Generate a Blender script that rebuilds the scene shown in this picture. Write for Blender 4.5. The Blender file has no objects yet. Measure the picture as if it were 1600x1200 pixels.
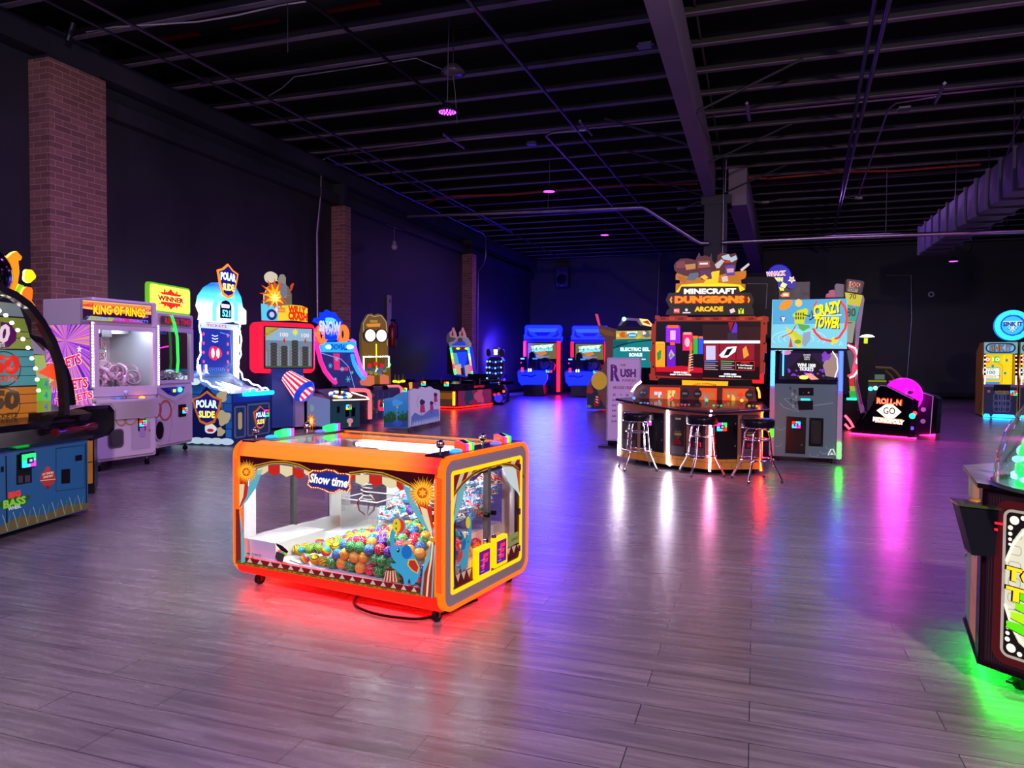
import bpy, math, random
from mathutils import Vector, Matrix
R = math.radians
scn = bpy.context.scene
COL = scn.collection
# ------------------------------------------------ camera
CAM = Vector((0, 0, 1.5)); FPX = 1123.0
yaw, pit, rol = R(18.68), R(-1.70), R(0.407)
fw = Vector((-math.sin(yaw)*math.cos(pit), math.cos(yaw)*math.cos(pit), math.sin(pit)))
rt0 = Vector((math.cos(yaw), math.sin(yaw), 0)); up0 = rt0.cross(fw)
RT = rt0*math.cos(rol) + up0*math.sin(rol)
UP = up0*math.cos(rol) - rt0*math.sin(rol)
cd = bpy.data.cameras.new('camera'); cam = bpy.data.objects.new('camera', cd); COL.objects.link(cam)
cd.sensor_width = 36; cd.lens = 36*FPX/1600; cd.clip_end = 200; cd.clip_start = 0.05
m = Matrix.Identity(4)
for i in range(3): m[i][0] = RT[i]; m[i][1] = UP[i]; m[i][2] = -fw[i]; m[i][3] = CAM[i]
cam.matrix_world = m
scn.camera = cam
# ------------------------------------------------ world, exposure, cycles limits
scn.view_settings.view_transform = 'Standard'; scn.view_settings.look = 'None'
scn.view_settings.exposure = 0.0; scn.view_settings.gamma = 1; scn.view_settings.use_curve_mapping = False
w = bpy.data.worlds.new('world'); scn.world = w; w.use_nodes = True
w.node_tree.nodes['Background'].inputs[0].default_value = (0.02, 0.015, 0.03, 1)
w.node_tree.nodes['Background'].inputs[1].default_value = 0.3
cy = scn.cycles
cy.max_bounces = 8; cy.diffuse_bounces = 3; cy.glossy_bounces = 3; cy.transmission_bounces = 4; cy.transparent_max_bounces = 16
cy.sample_clamp_indirect = 4.0; cy.caustics_reflective = False; cy.caustics_refractive = False
cy.use_denoising = True

def lamp(name, kind, loc, power, color, size=0.3, target=None, spot=None, blend=.5, parent=None):
    d = bpy.data.lights.new(name, kind); d.energy = power; d.color = color
    if kind == 'AREA': d.shape = 'DISK'; d.size = size
    elif kind == 'SPOT': d.spot_size = R(spot); d.spot_blend = blend; d.shadow_soft_size = size
    else: d.shadow_soft_size = size
    o = bpy.data.objects.new(name, d); COL.objects.link(o); o.location = loc
    if target is not None:
        o.rotation_euler = (Vector(target)-Vector(loc)).to_track_quat('-Z', 'Y').to_euler()
    if parent: o.parent = parent
    return o
# house lights of the rest of the hall, hung from the joists behind the camera
lamp('house_light', 'AREA', (3.2, -2.6, 5.4), 800, (1, .76, .76), .5, (0.5, 3.5, 0))
lamp('house_light', 'AREA', (-5, -2.0, 5.6), 420, (.52, .42, 1), .8, (-4.5, 3.5, 0))  # blue tint added in place of glow from the left machines
lamp('house_light', 'AREA', (7, 4.0, 5.6), 340, (.55, .38, 1), .6, (5.0, 7, 0))

def pt(px, py, ax, v):
    d = RT*((px-800)/FPX) - UP*((py-600)/FPX) + fw
    return CAM + d*((v-CAM[ax])/d[ax])

# ------------------------------------------------ materials
def lin(h):
    c = [int(h[i:i+2], 16)/255 for i in (0, 2, 4)]
    return [x/12.92 if x <= .04045 else ((x+.055)/1.055)**2.4 for x in c]
MATS = {}
def mat(key):
    """e:hex:strength emissive | p:hex:rough paint | m:hex:rough metal | or a named special"""
    if key in MATS: return MATS[key]
    t = key.split(':')
    if t[0] in 'epm' and len(t) > 1:
        mt = bpy.data.materials.new({'e': 'lit_', 'p': 'paint_', 'm': 'metal_'}[t[0]]+t[1]); mt.use_nodes = True
        nt = mt.node_tree; b = nt.nodes['Principled BSDF']; c = lin(t[1])+[1]
        b.inputs['Base Color'].default_value = c
        if t[0] == 'e':
            b.inputs['Emission Color'].default_value = c
            b.inputs['Emission Strength'].default_value = float(t[2]) if len(t) > 2 else 1
            b.inputs['Roughness'].default_value = .3
            k_ = .3 if (float(t[2]) if len(t) > 2 else 1) < 1.3 else .06  # weak strengths also give unlit printed art a faint glow
            b.inputs['Base Color'].default_value = [x*k_ for x in c[:3]]+[1]; b.inputs['Specular IOR Level'].default_value = .25
        else:
            r = float(t[2]) if len(t) > 2 else .45
            b.inputs['Metallic'].default_value = 1 if t[0] == 'm' else 0
            if t[0] == 'p' and max(c[:3]) < .02 and r >= .3: b.inputs['Specular IOR Level'].default_value = .12
            n = nt.nodes.new('ShaderNodeTexNoise'); n.inputs['Scale'].default_value = 9; n.inputs['Detail'].default_value = 3
            tc = nt.nodes.new('ShaderNodeTexCoord'); nt.links.new(tc.outputs['Object'], n.inputs['Vector'])
            mr = nt.nodes.new('ShaderNodeMapRange'); mr.inputs['To Min'].default_value = max(.02, r-.06); mr.inputs['To Max'].default_value = min(1, r+.06)
            nt.links.new(n.outputs['Fac'], mr.inputs['Value']); nt.links.new(mr.outputs['Result'], b.inputs['Roughness'])
    else:
        mt = SPECIAL[key]()
    MATS[key] = mt
    return mt
def nodes(name):
    mt = bpy.data.materials.new(name); mt.use_nodes = True
    return mt, mt.node_tree, mt.node_tree.nodes['Principled BSDF'], mt.node_tree.nodes.new, mt.node_tree.links.new
def m_floor():
    mt, nt, b, N, L = nodes('vinyl_plank_floor')
    tc = N('ShaderNodeTexCoord')
    br = N('ShaderNodeTexBrick'); L(tc.outputs['Object'], br.inputs['Vector'])
    br.offset = .37; br.inputs['Scale'].default_value = 1; br.inputs['Brick Width'].default_value = 1.22; br.inputs['Row Height'].default_value = .185
    br.inputs['Mortar Size'].default_value = .0022; br.inputs['Mortar Smooth'].default_value = .1; br.inputs['Bias'].default_value = 0
    br.inputs['Color1'].default_value = (.19, .165, .165, 1); br.inputs['Color2'].default_value = (.25, .218, .212, 1); br.inputs['Mortar'].default_value = (.03, .026, .028, 1)
    mp = N('ShaderNodeMapping'); L(tc.outputs['Object'], mp.inputs['Vector']); mp.inputs['Scale'].default_value = (1.6, 22, 1)
    n1 = N('ShaderNodeTexNoise'); n1.inputs['Scale'].default_value = 1.0; n1.inputs['Detail'].default_value = 6; n1.inputs['Roughness'].default_value = .65; n1.inputs['Distortion'].default_value = .8
    L(mp.outputs['Vector'], n1.inputs['Vector'])
    cr = N('ShaderNodeValToRGB'); cr.color_ramp.elements[0].position = .32; cr.color_ramp.elements[0].color = (.40, .37, .37, 1)
    cr.color_ramp.elements[1].position = .68; cr.color_ramp.elements[1].color = (1.12, 1.1, 1.1, 1); L(n1.outputs['Fac'], cr.inputs['Fac'])
    mx = N('ShaderNodeMix'); mx.data_type = 'RGBA'; mx.blend_type = 'MULTIPLY'; mx.inputs[0].default_value = .85
    L(br.outputs['Color'], mx.inputs[6]); L(cr.outputs['Color'], mx.inputs[7]); L(mx.outputs[2], b.inputs['Base Color'])
    mr = N('ShaderNodeMapRange'); mr.inputs['To Min'].default_value = .34; mr.inputs['To Max'].default_value = .22; L(n1.outputs['Fac'], mr.inputs['Value'])
    L(mr.outputs['Result'], b.inputs['Roughness'])
    b.inputs['Specular IOR Level'].default_value = .75
    bp = N('ShaderNodeBump'); bp.inputs['Strength'].default_value = .16; bp.inputs['Distance'].default_value = .01
    L(n1.outputs['Fac'], bp.inputs['Height']); L(bp.outputs['Normal'], b.inputs['Normal'])
    return mt
def m_brick():
    mt, nt, b, N, L = nodes('painted_brick')
    tc = N('ShaderNodeTexCoord'); sp = N('ShaderNodeSeparateXYZ'); L(tc.outputs['Object'], sp.inputs[0])
    ad = N('ShaderNodeMath'); ad.operation = 'ADD'; L(sp.outputs[0], ad.inputs[0]); L(sp.outputs[1], ad.inputs[1])
    cm = N('ShaderNodeCombineXYZ'); L(ad.outputs[0], cm.inputs[0]); L(sp.outputs[2], cm.inputs[1])
    br = N('ShaderNodeTexBrick'); L(cm.outputs[0], br.inputs['Vector'])
    br.inputs['Scale'].default_value = 1; br.inputs['Brick Width'].default_value = .30; br.inputs['Row Height'].default_value = .10
    br.inputs['Mortar Size'].default_value = .006; br.inputs['Mortar Smooth'].default_value = .3
    br.inputs['Color1'].default_value = (.30, .125, .105, 1); br.inputs['Color2'].default_value = (.19, .075, .07, 1); br.inputs['Mortar'].default_value = (.42, .27, .24, 1)
    L(br.outputs['Color'], b.inputs['Base Color']); b.inputs['Roughness'].default_value = .75
    bp = N('ShaderNodeBump'); bp.inputs['Strength'].default_value = .4; bp.inputs['Distance'].default_value = .01; bp.invert = True
    L(br.outputs['Fac'], bp.inputs['Height']); L(bp.outputs['Normal'], b.inputs['Normal'])
    return mt
def m_wall(name='black_wall_paint', c1=(.010, .011, .017), c2=(.028, .027, .038)):
    mt, nt, b, N, L = nodes(name)
    tc = N('ShaderNodeTexCoord'); n = N('ShaderNodeTexNoise'); n.inputs['Scale'].default_value = .35; n.inputs['Detail'].default_value = 6
    L(tc.outputs['Object'], n.inputs['Vector'])
    cr = N('ShaderNodeValToRGB'); cr.color_ramp.elements[0].position = .35; cr.color_ramp.elements[0].color = c1+(1,)
    cr.color_ramp.elements[1].position = .7; cr.color_ramp.elements[1].color = c2+(1,); L(n.outputs['Fac'], cr.inputs['Fac'])
    L(cr.outputs['Color'], b.inputs['Base Color']); b.inputs['Roughness'].default_value = .6
    return mt
def m_glass(name='clear_glass', tint=(1, 1, 1), rough=.02, fac=.10):
    mt, nt, b, N, L = nodes(name); nt.nodes.remove(b)
    t = N('ShaderNodeBsdfTransparent'); t.inputs[0].default_value = tint+(1,)
    g = N('ShaderNodeBsdfGlossy'); g.inputs['Roughness'].default_value = rough
    lw = N('ShaderNodeLayerWeight'); lw.inputs['Blend'].default_value = .25
    ma = N('ShaderNodeMath'); ma.operation = 'MULTIPLY_ADD'; ma.inputs[1].default_value = .6; ma.inputs[2].default_value = fac*.5; L(lw.outputs['Fresnel'], ma.inputs[0])
    mx = N('ShaderNodeMixShader'); L(ma.outputs[0], mx.inputs[0]); L(t.outputs[0], mx.inputs[1]); L(g.outputs[0], mx.inputs[2])
    L(mx.outputs[0], nt.nodes['Material Output'].inputs[0])
    return mt
def m_ramp(name, axis, stops, strength, scale=1.0, off=0.0):
    """emissive surface whose own colour runs along an object axis (addressable LED strips, printed gradients)"""
    mt, nt, b, N, L = nodes(name)
    tc = N('ShaderNodeTexCoord'); sp = N('ShaderNodeSeparateXYZ'); L(tc.outputs['Object'], sp.inputs[0])
    ma = N('ShaderNodeMath'); ma.operation = 'MULTIPLY_ADD'; ma.inputs[1].default_value = scale; ma.inputs[2].default_value = off
    L(sp.outputs[axis], ma.inputs[0])
    cr = N('ShaderNodeValToRGB'); L(ma.outputs[0], cr.inputs[0])
    while len(cr.color_ramp.elements) < len(stops): cr.color_ramp.elements.new(.5)
    for e, (p, h) in zip(cr.color_ramp.elements, stops): e.position = p; e.color = lin(h)+[1]
    L(cr.outputs[0], b.inputs['Emission Color']); b.inputs['Emission Strength'].default_value = strength
    b.inputs['Base Color'].default_value = (.02, .02, .02, 1); b.inputs['Specular IOR Level'].default_value = .25
    return mt
SPECIAL = {
 'floor': m_floor, 'brick': m_brick, 'wall': m_wall,
 'deck': lambda: m_wall('black_deck', (.004, .004, .006), (.010, .008, .012)),
 'joist': lambda: m_wall('joist_lit_flange', (.10, .085, .11), (.20, .17, .21)),
 'beam': lambda: m_wall('beam_steel', (.16, .14, .17), (.24, .20, .24)),
 'duct': lambda: m_wall('duct_steel', (.06, .06, .09), (.12, .12, .17)),
 'glass': m_glass,
 'smoke': lambda: m_glass('tinted_glass', (.72, .76, .80), .03, .2),
 'toplite': lambda: m_glass('acrylic', (.92, .97, .96), .03, .3),
}
# ------------------------------------------------ mesh building
class Fr:
    """a drawing plane inside a thing: origin O, right U, up V, outward N (all local to the thing)"""
    def __init__(s, O, U, V, T=None):
        s.O, s.U, s.V = Vector(O), Vector(U).normalized(), Vector(V).normalized(); s.N = s.U.cross(s.V); s.T = T; s.su = 1.0
    def p(s, u, v, d=0): return s.O + s.U*u*s.su + s.V*v + s.N*d
    def uv(s, px, py):
        mi = s.T.W.inverted(); o = mi @ CAM
        d = mi.to_3x3() @ (RT*((px-800)/FPX) - UP*((py-600)/FPX) + fw)
        k = (s.O-o).dot(s.N)/d.dot(s.N); h = o+d*k-s.O
        return (h.dot(s.U)/s.su, h.dot(s.V))
    def px(s, pts): return [s.uv(*q) for q in pts]
GL = {}
def glyphs(txt, bold):
    k = (txt, bold)
    if k not in GL:
        c = bpy.data.curves.new('t', 'FONT'); c.body = txt; c.size = 1; c.offset = bold; c.resolution_u = 2; c.align_x = 'CENTER'
        o = bpy.data.objects.new('t', c); COL.objects.link(o)
        dg = bpy.context.evaluated_depsgraph_get(); me = bpy.data.meshes.new_from_object(o.evaluated_get(dg))
        vs = [(v.co.x, v.co.y) for v in me.vertices]; fs = [tuple(p.vertices) for p in me.polygons]
        bpy.data.meshes.remove(me); bpy.data.objects.remove(o); bpy.data.curves.remove(c)
        xs = [a for a, _ in vs] or [0]; ys = [b for _, b in vs] or [0]
        x0, x1, y0, y1 = min(xs), max(xs), min(ys), max(ys)
        vs = [(2*(a-x0)/(x1-x0)-1, 2*(b-y0)/(y1-y0)-1) for a, b in vs]
        GL[k] = (vs, fs, (x1-x0)/(y1-y0))
    return GL[k]
def rrect(u0, v0, u1, v1, r, n=6):
    o = []
    for cx, cy, a in ((u1-r, v0+r, -90), (u1-r, v1-r, 0), (u0+r, v1-r, 90), (u0+r, v0+r, 180)):
        for i in range(n+1): t = R(a+90*i/n); o.append((cx+r*math.cos(t), cy+r*math.sin(t)))
    return o
def ell(cx, cy, rx, ry=None, n=24, a0=0, a1=360):
    ry = rx if ry is None else ry
    k = n if a1-a0 >= 360 else n+1
    return [(cx+rx*math.cos(R(a0+(a1-a0)*i/n)), cy+ry*math.sin(R(a0+(a1-a0)*i/n))) for i in range(k)]
def star(cx, cy, r0, r1, n, ph=90):
    return [(cx+(r0 if i % 2 == 0 else r1)*math.cos(R(ph+180*i/n)), cy+(r0 if i % 2 == 0 else r1)*math.sin(R(ph+180*i/n))) for i in range(2*n)]
class MB:
    def __init__(s): s.v, s.f, s.m, s.sm, s.keys = [], [], [], [], []
    def add(s, vs, fs, key, smooth=False):
        b = len(s.v); s.v += [tuple(q) for q in vs]
        if key not in s.keys: s.keys.append(key)
        k = s.keys.index(key)
        for f in fs: s.f.append(tuple(b+i for i in f)); s.m.append(k); s.sm.append(smooth)
        return s
    def box(s, x0, x1, y0, y1, z0, z1, key, bev=0):
        if bev:
            fr = Fr((0, 0, 0), (1, 0, 0), (0, 0, 1)); fr.O = Vector((0, y1, 0))
            return s.slab(fr, rrect(x0, z0, x1, z1, bev, 3), key, 0, y1-y0, bev*.5)
        v = [(x, y, z) for x in (x0, x1) for y in (y0, y1) for z in (z0, z1)]
        return s.add(v, [(0, 1, 3, 2), (4, 6, 7, 5), (0, 4, 5, 1), (2, 3, 7, 6), (0, 2, 6, 4), (1, 5, 7, 3)], key)
    def slab(s, fr, pts, key, d=0, th=.02, bev=0, side=None):
        """a plate with the outline pts, from offset d to d+th, front edge optionally chamfered"""
        n = len(pts)
        A = sum(pts[i][0]*pts[(i+1) % n][1]-pts[(i+1) % n][0]*pts[i][1] for i in range(n))
        if A < 0: pts = pts[::-1]
        rings = [[fr.p(u, v, d) for u, v in pts]]
        if bev:
            cx = sum(p[0] for p in pts)/n; cy = sum(p[1] for p in pts)/n
            rings.append([fr.p(u, v, d+th-bev) for u, v in pts])
            w_ = max(p[0] for p in pts)-min(p[0] for p in pts); h_ = max(p[1] for p in pts)-min(p[1] for p in pts)
            kx = 1-2*bev/max(w_, 1e-4); ky = 1-2*bev/max(h_, 1e-4)
            rings.append([fr.p(cx+(u-cx)*kx, cy+(v-cy)*ky, d+th) for u, v in pts])
        else: rings.append([fr.p(u, v, d+th) for u, v in pts])
        vs = [q for r_ in rings for q in r_]
        fs = [tuple(range((len(rings)-1)*n, len(rings)*n))]
        bk = [tuple(reversed(range(n)))]
        sd = [(k*n+i, k*n+(i+1) % n, (k+1)*n+(i+1) % n, (k+1)*n+i) for k in range(len(rings)-1) for i in range(n)]
        if side: s.add(vs, fs, key); return s.add(vs, bk+sd, side)
        return s.add(vs, fs+bk+sd, key)
    def flat(s, fr, pts, key, d=.002):
        n = len(pts); A = sum(pts[i][0]*pts[(i+1) % n][1]-pts[(i+1) % n][0]*pts[i][1] for i in range(n))
        if A < 0: pts = pts[::-1]
        return s.add([fr.p(u, v, d) for u, v in pts], [tuple(range(n))], key)
    def rect(s, fr, u0, v0, u1, v1, key, d=.002): return s.flat(fr, [(u0, v0), (u1, v0), (u1, v1), (u0, v1)], key, d)
    def text(s, fr, txt, u, v, h, key, d=.004, w=None, rot=0, shear=0, bold=.02, arc=0):
        vs, fs, asp = glyphs(txt, bold); w = w or h*asp; c, q = math.cos(R(rot)), math.sin(R(rot))
        o = []
        for a, b in vs:
            x = a*w/2+b*h/2*shear; y = b*h/2 + arc*(1-a*a)
            o.append(fr.p(u+x*c-y*q, v+x*q+y*c, d))
        return s.add(o, fs, key)
    def ptext(s, fr, txt, xl, yl, xr, yr, hp, key, d=.004, shear=0, bold=.02, arc=0):
        a, b = fr.uv(xl, yl), fr.uv(xr, yr); c = ((a[0]+b[0])/2, (a[1]+b[1])/2)
        xm, ym = (xl+xr)/2, (yl+yr)/2; h = abs(fr.uv(xm, ym-hp/2)[1]-fr.uv(xm, ym+hp/2)[1])
        return s.text(fr, txt, c[0], c[1], h, key, d, math.hypot(b[0]-a[0], b[1]-a[1]), math.degrees(math.atan2(b[1]-a[1], b[0]-a[0])), shear, bold, arc)
    def tube(s, pts, r, key, n=8, closed=False):
        P = [Vector(p) for p in pts]; k = len(P); vs = []; up = None
        for i, p in enumerate(P):
            t = (P[(i+1) % k]-P[i-1]) if closed else (P[min(i+1, k-1)]-P[max(i-1, 0)])
            t.normalize()
            if up is None: up = Vector((0, 0, 1)) if abs(t.z) < .9 else Vector((1, 0, 0))
            a = t.cross(up).normalized(); b = a.cross(t).normalized(); up = b
            rr = r[i] if isinstance(r, (list, tuple)) else r
            vs += [p+(a*math.cos(2*math.pi*j/n)+b*math.sin(2*math.pi*j/n))*rr for j in range(n)]
        fs = [(i*n+j, ((i+1) % k)*n+j, ((i+1) % k)*n+(j+1) % n, i*n+(j+1) % n) for i in range(k if closed else k-1) for j in range(n)]
        s.add(vs, fs, key, True)
        if not closed: s.add(vs[:n], [tuple(range(n))], key); s.add(vs[-n:], [tuple(reversed(range(n)))], key)
        return s
    def cyl(s, a, b, r, key, n=16, r2=None): return s.tube([a, b], [r, r if r2 is None else r2], key, n)
    def lathe(s, prof, c, key, n=20, axis=2, a1=360):
        vs = []; full = a1 >= 360; K = n if full else n+1
        for r, h in prof:
            for j in range(K):
                t = R(a1*j/n); q = [r*math.cos(t), r*math.sin(t)]; q.insert(axis, h); vs.append((c[0]+q[0], c[1]+q[1], c[2]+q[2]))
        fs = [(i*K+j, i*K+(j+1) % K, (i+1)*K+(j+1) % K, (i+1)*K+j) for i in range(len(prof)-1) for j in range(n)]
        return s.add(vs, fs, key, True)
    def ball(s, c, r, key, n=16, m=10, sx=1, sy=1, sz=1):
        vs = [(c[0]+r*sx*math.sin(math.pi*i/m)*math.cos(2*math.pi*j/n), c[1]+r*sy*math.sin(math.pi*i/m)*math.sin(2*math.pi*j/n), c[2]+r*sz*math.cos(math.pi*i/m)) for i in range(m+1) for j in range(n)]
        fs = [(i*n+j, (i+1)*n+j, (i+1)*n+(j+1) % n, i*n+(j+1) % n) for i in range(m) for j in range(n)]
        return s.add(vs, fs, key, True)
    def ribbon(s, fr, pts, wd, key, d=.003, th=0, closed=False):
        """a stroke of width wd along pts drawn on the plane"""
        n = len(pts); L_, R_ = [], []
        for i in range(n):
            a = pts[i-1] if (i or closed) else pts[0]; b = pts[(i+1) % n] if (i < n-1 or closed) else pts[-1]
            t = Vector((b[0]-a[0], b[1]-a[1])); t = t.normalized() if t.length else Vector((1, 0)); q = Vector((-t.y, t.x))*wd/2
            L_.append((pts[i][0]+q.x, pts[i][1]+q.y)); R_.append((pts[i][0]-q.x, pts[i][1]-q.y))
        k = n if closed else n-1
        vs = [fr.p(u, v, d+th) for u, v in R_]+[fr.p(u, v, d+th) for u, v in L_]
        fs = [(i, (i+1) % n, n+(i+1) % n, n+i) for i in range(k)]
        if th:
            vs += [fr.p(u, v, d) for u, v in R_]+[fr.p(u, v, d) for u, v in L_]
            for i in range(k):
                j = (i+1) % n; fs += [(2*n+i, 2*n+j, j, i), (n+i, n+j, 3*n+j, 3*n+i), (2*n+j, 2*n+i, 3*n+i, 3*n+j)]
            if not closed: fs += [(0, n, 3*n, 2*n), (n-1, 3*n-1, 4*n-1, 2*n-1)]
        return s.add(vs, fs, key)
    def build(s, name, parent=None, label=None):
        me = bpy.data.meshes.new(name); me.from_pydata(s.v, [], s.f)
        for k in s.keys: me.materials.append(mat(k))
        me.polygons.foreach_set('material_index', s.m); me.polygons.foreach_set('use_smooth', s.sm); me.update()
        o = bpy.data.objects.new(name, me); COL.objects.link(o)
        if parent is not None: o.parent = parent.root if isinstance(parent, Thing) else parent
        if label: o['label'] = label
        return o
def smooth(P, k=6):
    P = [Vector(p) for p in P]; o = []
    for i in range(len(P)-1):
        a, b, c, d = P[max(i-1, 0)], P[i], P[i+1], P[min(i+2, len(P)-1)]
        for j in range(k):
            t = j/k; o.append(.5*((2*b)+(c-a)*t+(2*a-5*b+4*c-d)*t*t+(3*b-a-3*c+d)*t**3))
    return o+[P[-1]]
class Thing:
    def __init__(s, name, label, cat, loc, deg=0, group=None):
        o = bpy.data.objects.new(name, None); COL.objects.link(o); s.root = o
        o.location = (loc[0], loc[1], loc[2] if len(loc) > 2 else 0); o.rotation_euler = (0, 0, R(deg)); o.empty_display_size = .1
        s.W = Matrix.Translation(o.location) @ Matrix.Rotation(R(deg), 4, 'Z')
        tag(o, label, cat, group)
    def fr(s, O, U=(1, 0, 0), V=(0, 0, 1)): return Fr(O, U, V, s)
    def front(s, y=0): return s.fr((0, y, 0))
    def right(s, x): return s.fr((x, 0, 0), (0, 1, 0))
    def left(s, x=0): return s.fr((x, 0, 0), (0, -1, 0))
def tag(o, label=None, cat=None, group=None, kind=None):
    if label: o['label'] = label
    if cat: o['category'] = cat
    if group: o['group'] = group
    if kind: o['kind'] = kind
    return o
def struct(name, mb): return tag(mb.build(name), kind='structure')
def dup(o, loc=None, label=None, group=None, deg=None):
    def cp(a, par):
        c = a.copy(); COL.objects.link(c); c.parent = par
        for ch in a.children: cp(ch, c)
        return c
    c = cp(o, None)
    if loc is not None: c.location = loc
    if deg is not None: c.rotation_euler = (0, 0, R(deg))
    if label: c['label'] = label
    if group: c['group'] = group
    return c
WF = Fr((0, 0, 0), (1, 0, 0), (0, 0, 1))
RAIN = ['e:20ff60:2.5', 'e:20c0ff:2.5', 'e:ff30c0:2.5', 'e:ff3018:2.5', 'e:ffc818:2.5']
def card_reader(T, fr, u, v, sz=.09, cols=(0, 1, 2, 3), par=None):
    """a lit swipe reader: black body, glowing coloured bezel, little screen"""
    mb = MB(); c = [RAIN[i] for i in cols]
    mb.slab(fr, rrect(u-sz*.6, v-sz*.55, u+sz*.6, v+sz*.55, sz*.12), 'p:101014:.4', 0, .012)
    q = [((-.5, -.42), (0, -.42), (0, 0), (-.5, 0)), ((0, -.42), (.5, -.42), (.5, 0), (0, 0)), ((0, 0), (.5, 0), (.5, .42), (0, .42)), ((-.5, 0), (0, 0), (0, .42), (-.5, .42))]
    for k, w_ in enumerate(q): mb.slab(fr, [(u+a*sz, v+b*sz) for a, b in w_], c[k], .012, .02)
    mb.slab(fr, rrect(u-sz*.27, v-sz*.2, u+sz*.27, v+sz*.2, sz*.05), 'p:0a0a18:.2', .03, .008)
    mb.flat(fr, [(u-sz*.15, v-sz*.1), (u+sz*.15, v-sz*.1), (u+sz*.15, v+sz*.1), (u-sz*.15, v+sz*.1)], 'e:5080ff:1.5', .040)
    mb.flat(fr, ell(u, v, sz*.07, n=8), 'e:ffd040:1.5', .042)
    return mb.build('card_reader', par or T)
def caster(T, x, y, z1=.11, r=.035):
    mb = MB(); mb.cyl((x-.014, y, r), (x+.014, y, r), r, 'p:15151a:.4', 14)
    mb.cyl((x, y, r+.01), (x, y, z1), .011, 'm:808088:.3', 8); mb.box(x-.022, x+.022, y-.025, y+.025, z1-.012, z1, 'm:808088:.3')
    for q in (-1, 1): mb.box(x+q*.018-.002, x+q*.018+.002, y-.012, y+.012, r-.01, z1-.01, 'm:808088:.3')
    return mb.build('caster', T)
def blob(cx, cy, r, k, seed, n=26, ry=None):
    rn = random.Random(seed); ph = [rn.uniform(0, 6.3) for _ in range(3)]; ry = ry or r
    return [(cx+r*(1+k*math.sin(3*t+ph[0])+k*.7*math.sin(5*t+ph[1]))*math.cos(t), cy+ry*(1+k*math.sin(3*t+ph[0])+k*.7*math.sin(5*t+ph[1]))*math.sin(t)) for t in [2*math.pi*i/n for i in range(n)]]
# ------------------------------------------------ the hall
XL, XR, YB, YF, HC = -11.5, 15.0, 37.0, -8.0, 7.35
struct('floor', MB().box(XL-.3, XR+.3, YF-.3, YB+.3, -.2, 0, 'floor'))
struct('wall_left', MB().box(XL-.3, XL, YF, YB, 0, HC, 'wall'))
struct('wall_back', MB().box(XL-.3, XR+.3, YB, YB+.3, 0, HC, 'wall'))
struct('wall_right', MB().box(XR, XR+.3, YF, YB, 0, HC, 'wall'))
struct('wall_front', MB().box(XL-.3, XR+.3, YF-.3, YF, 0, HC, 'wall'))
struct('ceiling', MB().box(XL-.3, XR+.3, YF-.3, YB+.3, HC, HC+.2, 'deck'))
# steel joists carrying the deck, one every 1.18 m
jb = MB(); jb.box(XL, XR, -.055, .055, 6.98, 7.0, 'joist'); jb.box(XL, XR, -.008, .008, 7.0, HC, 'deck'); jb.box(XL, XR, -.05, .05, HC-.03, HC, 'deck')  # pale lower flange, dark web: light from below put into the colours
for k in range(22): jb.box(XL+.6+k*1.2, XL+.66+k*1.2, -.03, .03, 7.0, 7.05, 'deck')
first = None
for k in range(38):
    y = -7.1+k*1.178
    if y > YB-.3: break
    if first is None: first = struct('trim_joist', jb); o = first
    else: o = first.copy(); COL.objects.link(o)
    o.location = (0, y, 0); o['group'] = 'steel ceiling joists'
# side girder along the left wall, soffit below it
struct('trim_girder', MB().box(XL, XL+.35, YF, YB, 6.55, 6.95, 'wall'))
struct('trim_soffit', MB().box(XL, XL+.22, 10.0, YB, 5.95, 6.25, 'wall'))
# brick pilasters with black steel above
for k, (x1, y0, y1, zt) in enumerate([(-11.05, 8.85, 9.95, 6.46), (-11.05, 17.85, 18.15, 5.9), (-11.05, 27.5, 27.95, 5.95)]):
    struct('trim_brick_pilaster', MB().box(XL, x1, y0, y1, 0, zt, 'brick'))
    struct('trim_steel_post', MB().box(XL, x1-.08, y0+.08, y1-.05, zt, 7.0, 'wall'))
# main girder and the column under it
def girder(x0, y0, x1, y1, zb, w_):
    a, b = Vector((x0, y0, 0)), Vector((x1, y1, 0)); d = (b-a).normalized(); n = Vector((d.y, -d.x, 0))*w_/2
    mb = MB()
    for zz, z2, hw in ((zb, zb+.04, 1), (zb+.04, 6.9, .97), (6.9, 6.98, 1)):
        v = [p+n*s*hw+Vector((0, 0, z)) for p in (a, b) for s in (-1, 1) for z in (zz, z2)]
        mb.add(v, [(0, 1, 3, 2), (4, 6, 7, 5), (0, 4, 5, 1), (2, 3, 7, 6), (0, 2, 6, 4), (1, 5, 7, 3)], 'beam')
    return mb
struct('trim_girder', girder(-1.28, YF, -1.28, 21.0, 6.15, .30))
struct('trim_girder', girder(-.55, 21.2, .05, YB, 5.95, .5))
struct('trim_column', MB().box(-1.42, -.82, 20.9, 21.5, 0, 6.15, 'wall').box(-1.5, -.7, 20.85, 21.6, 5.95, 6.2, 'wall'))
for sx, ys in ((1, (12.4, 16.0, 19.6)), (-1, (14.4, 16.9, 19.4))):
    for y in ys:
        x0 = -1.28+sx*.1
        struct('trim_brace', MB().tube([(x0, y+1.6, 6.2), (x0+sx*1.9, y+1.6, 6.97)], .028, 'wall', 6))
# back-wall conduit line and floor cove
struct('baseboard_back', MB().box(XL, XR, YB-.03, YB, 0, .14, 'p:0c0c10:.5'))
struct('baseboard_left', MB().box(XL, XL+.03, YF, YB, 0, .14, 'p:0c0c10:.5'))

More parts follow.
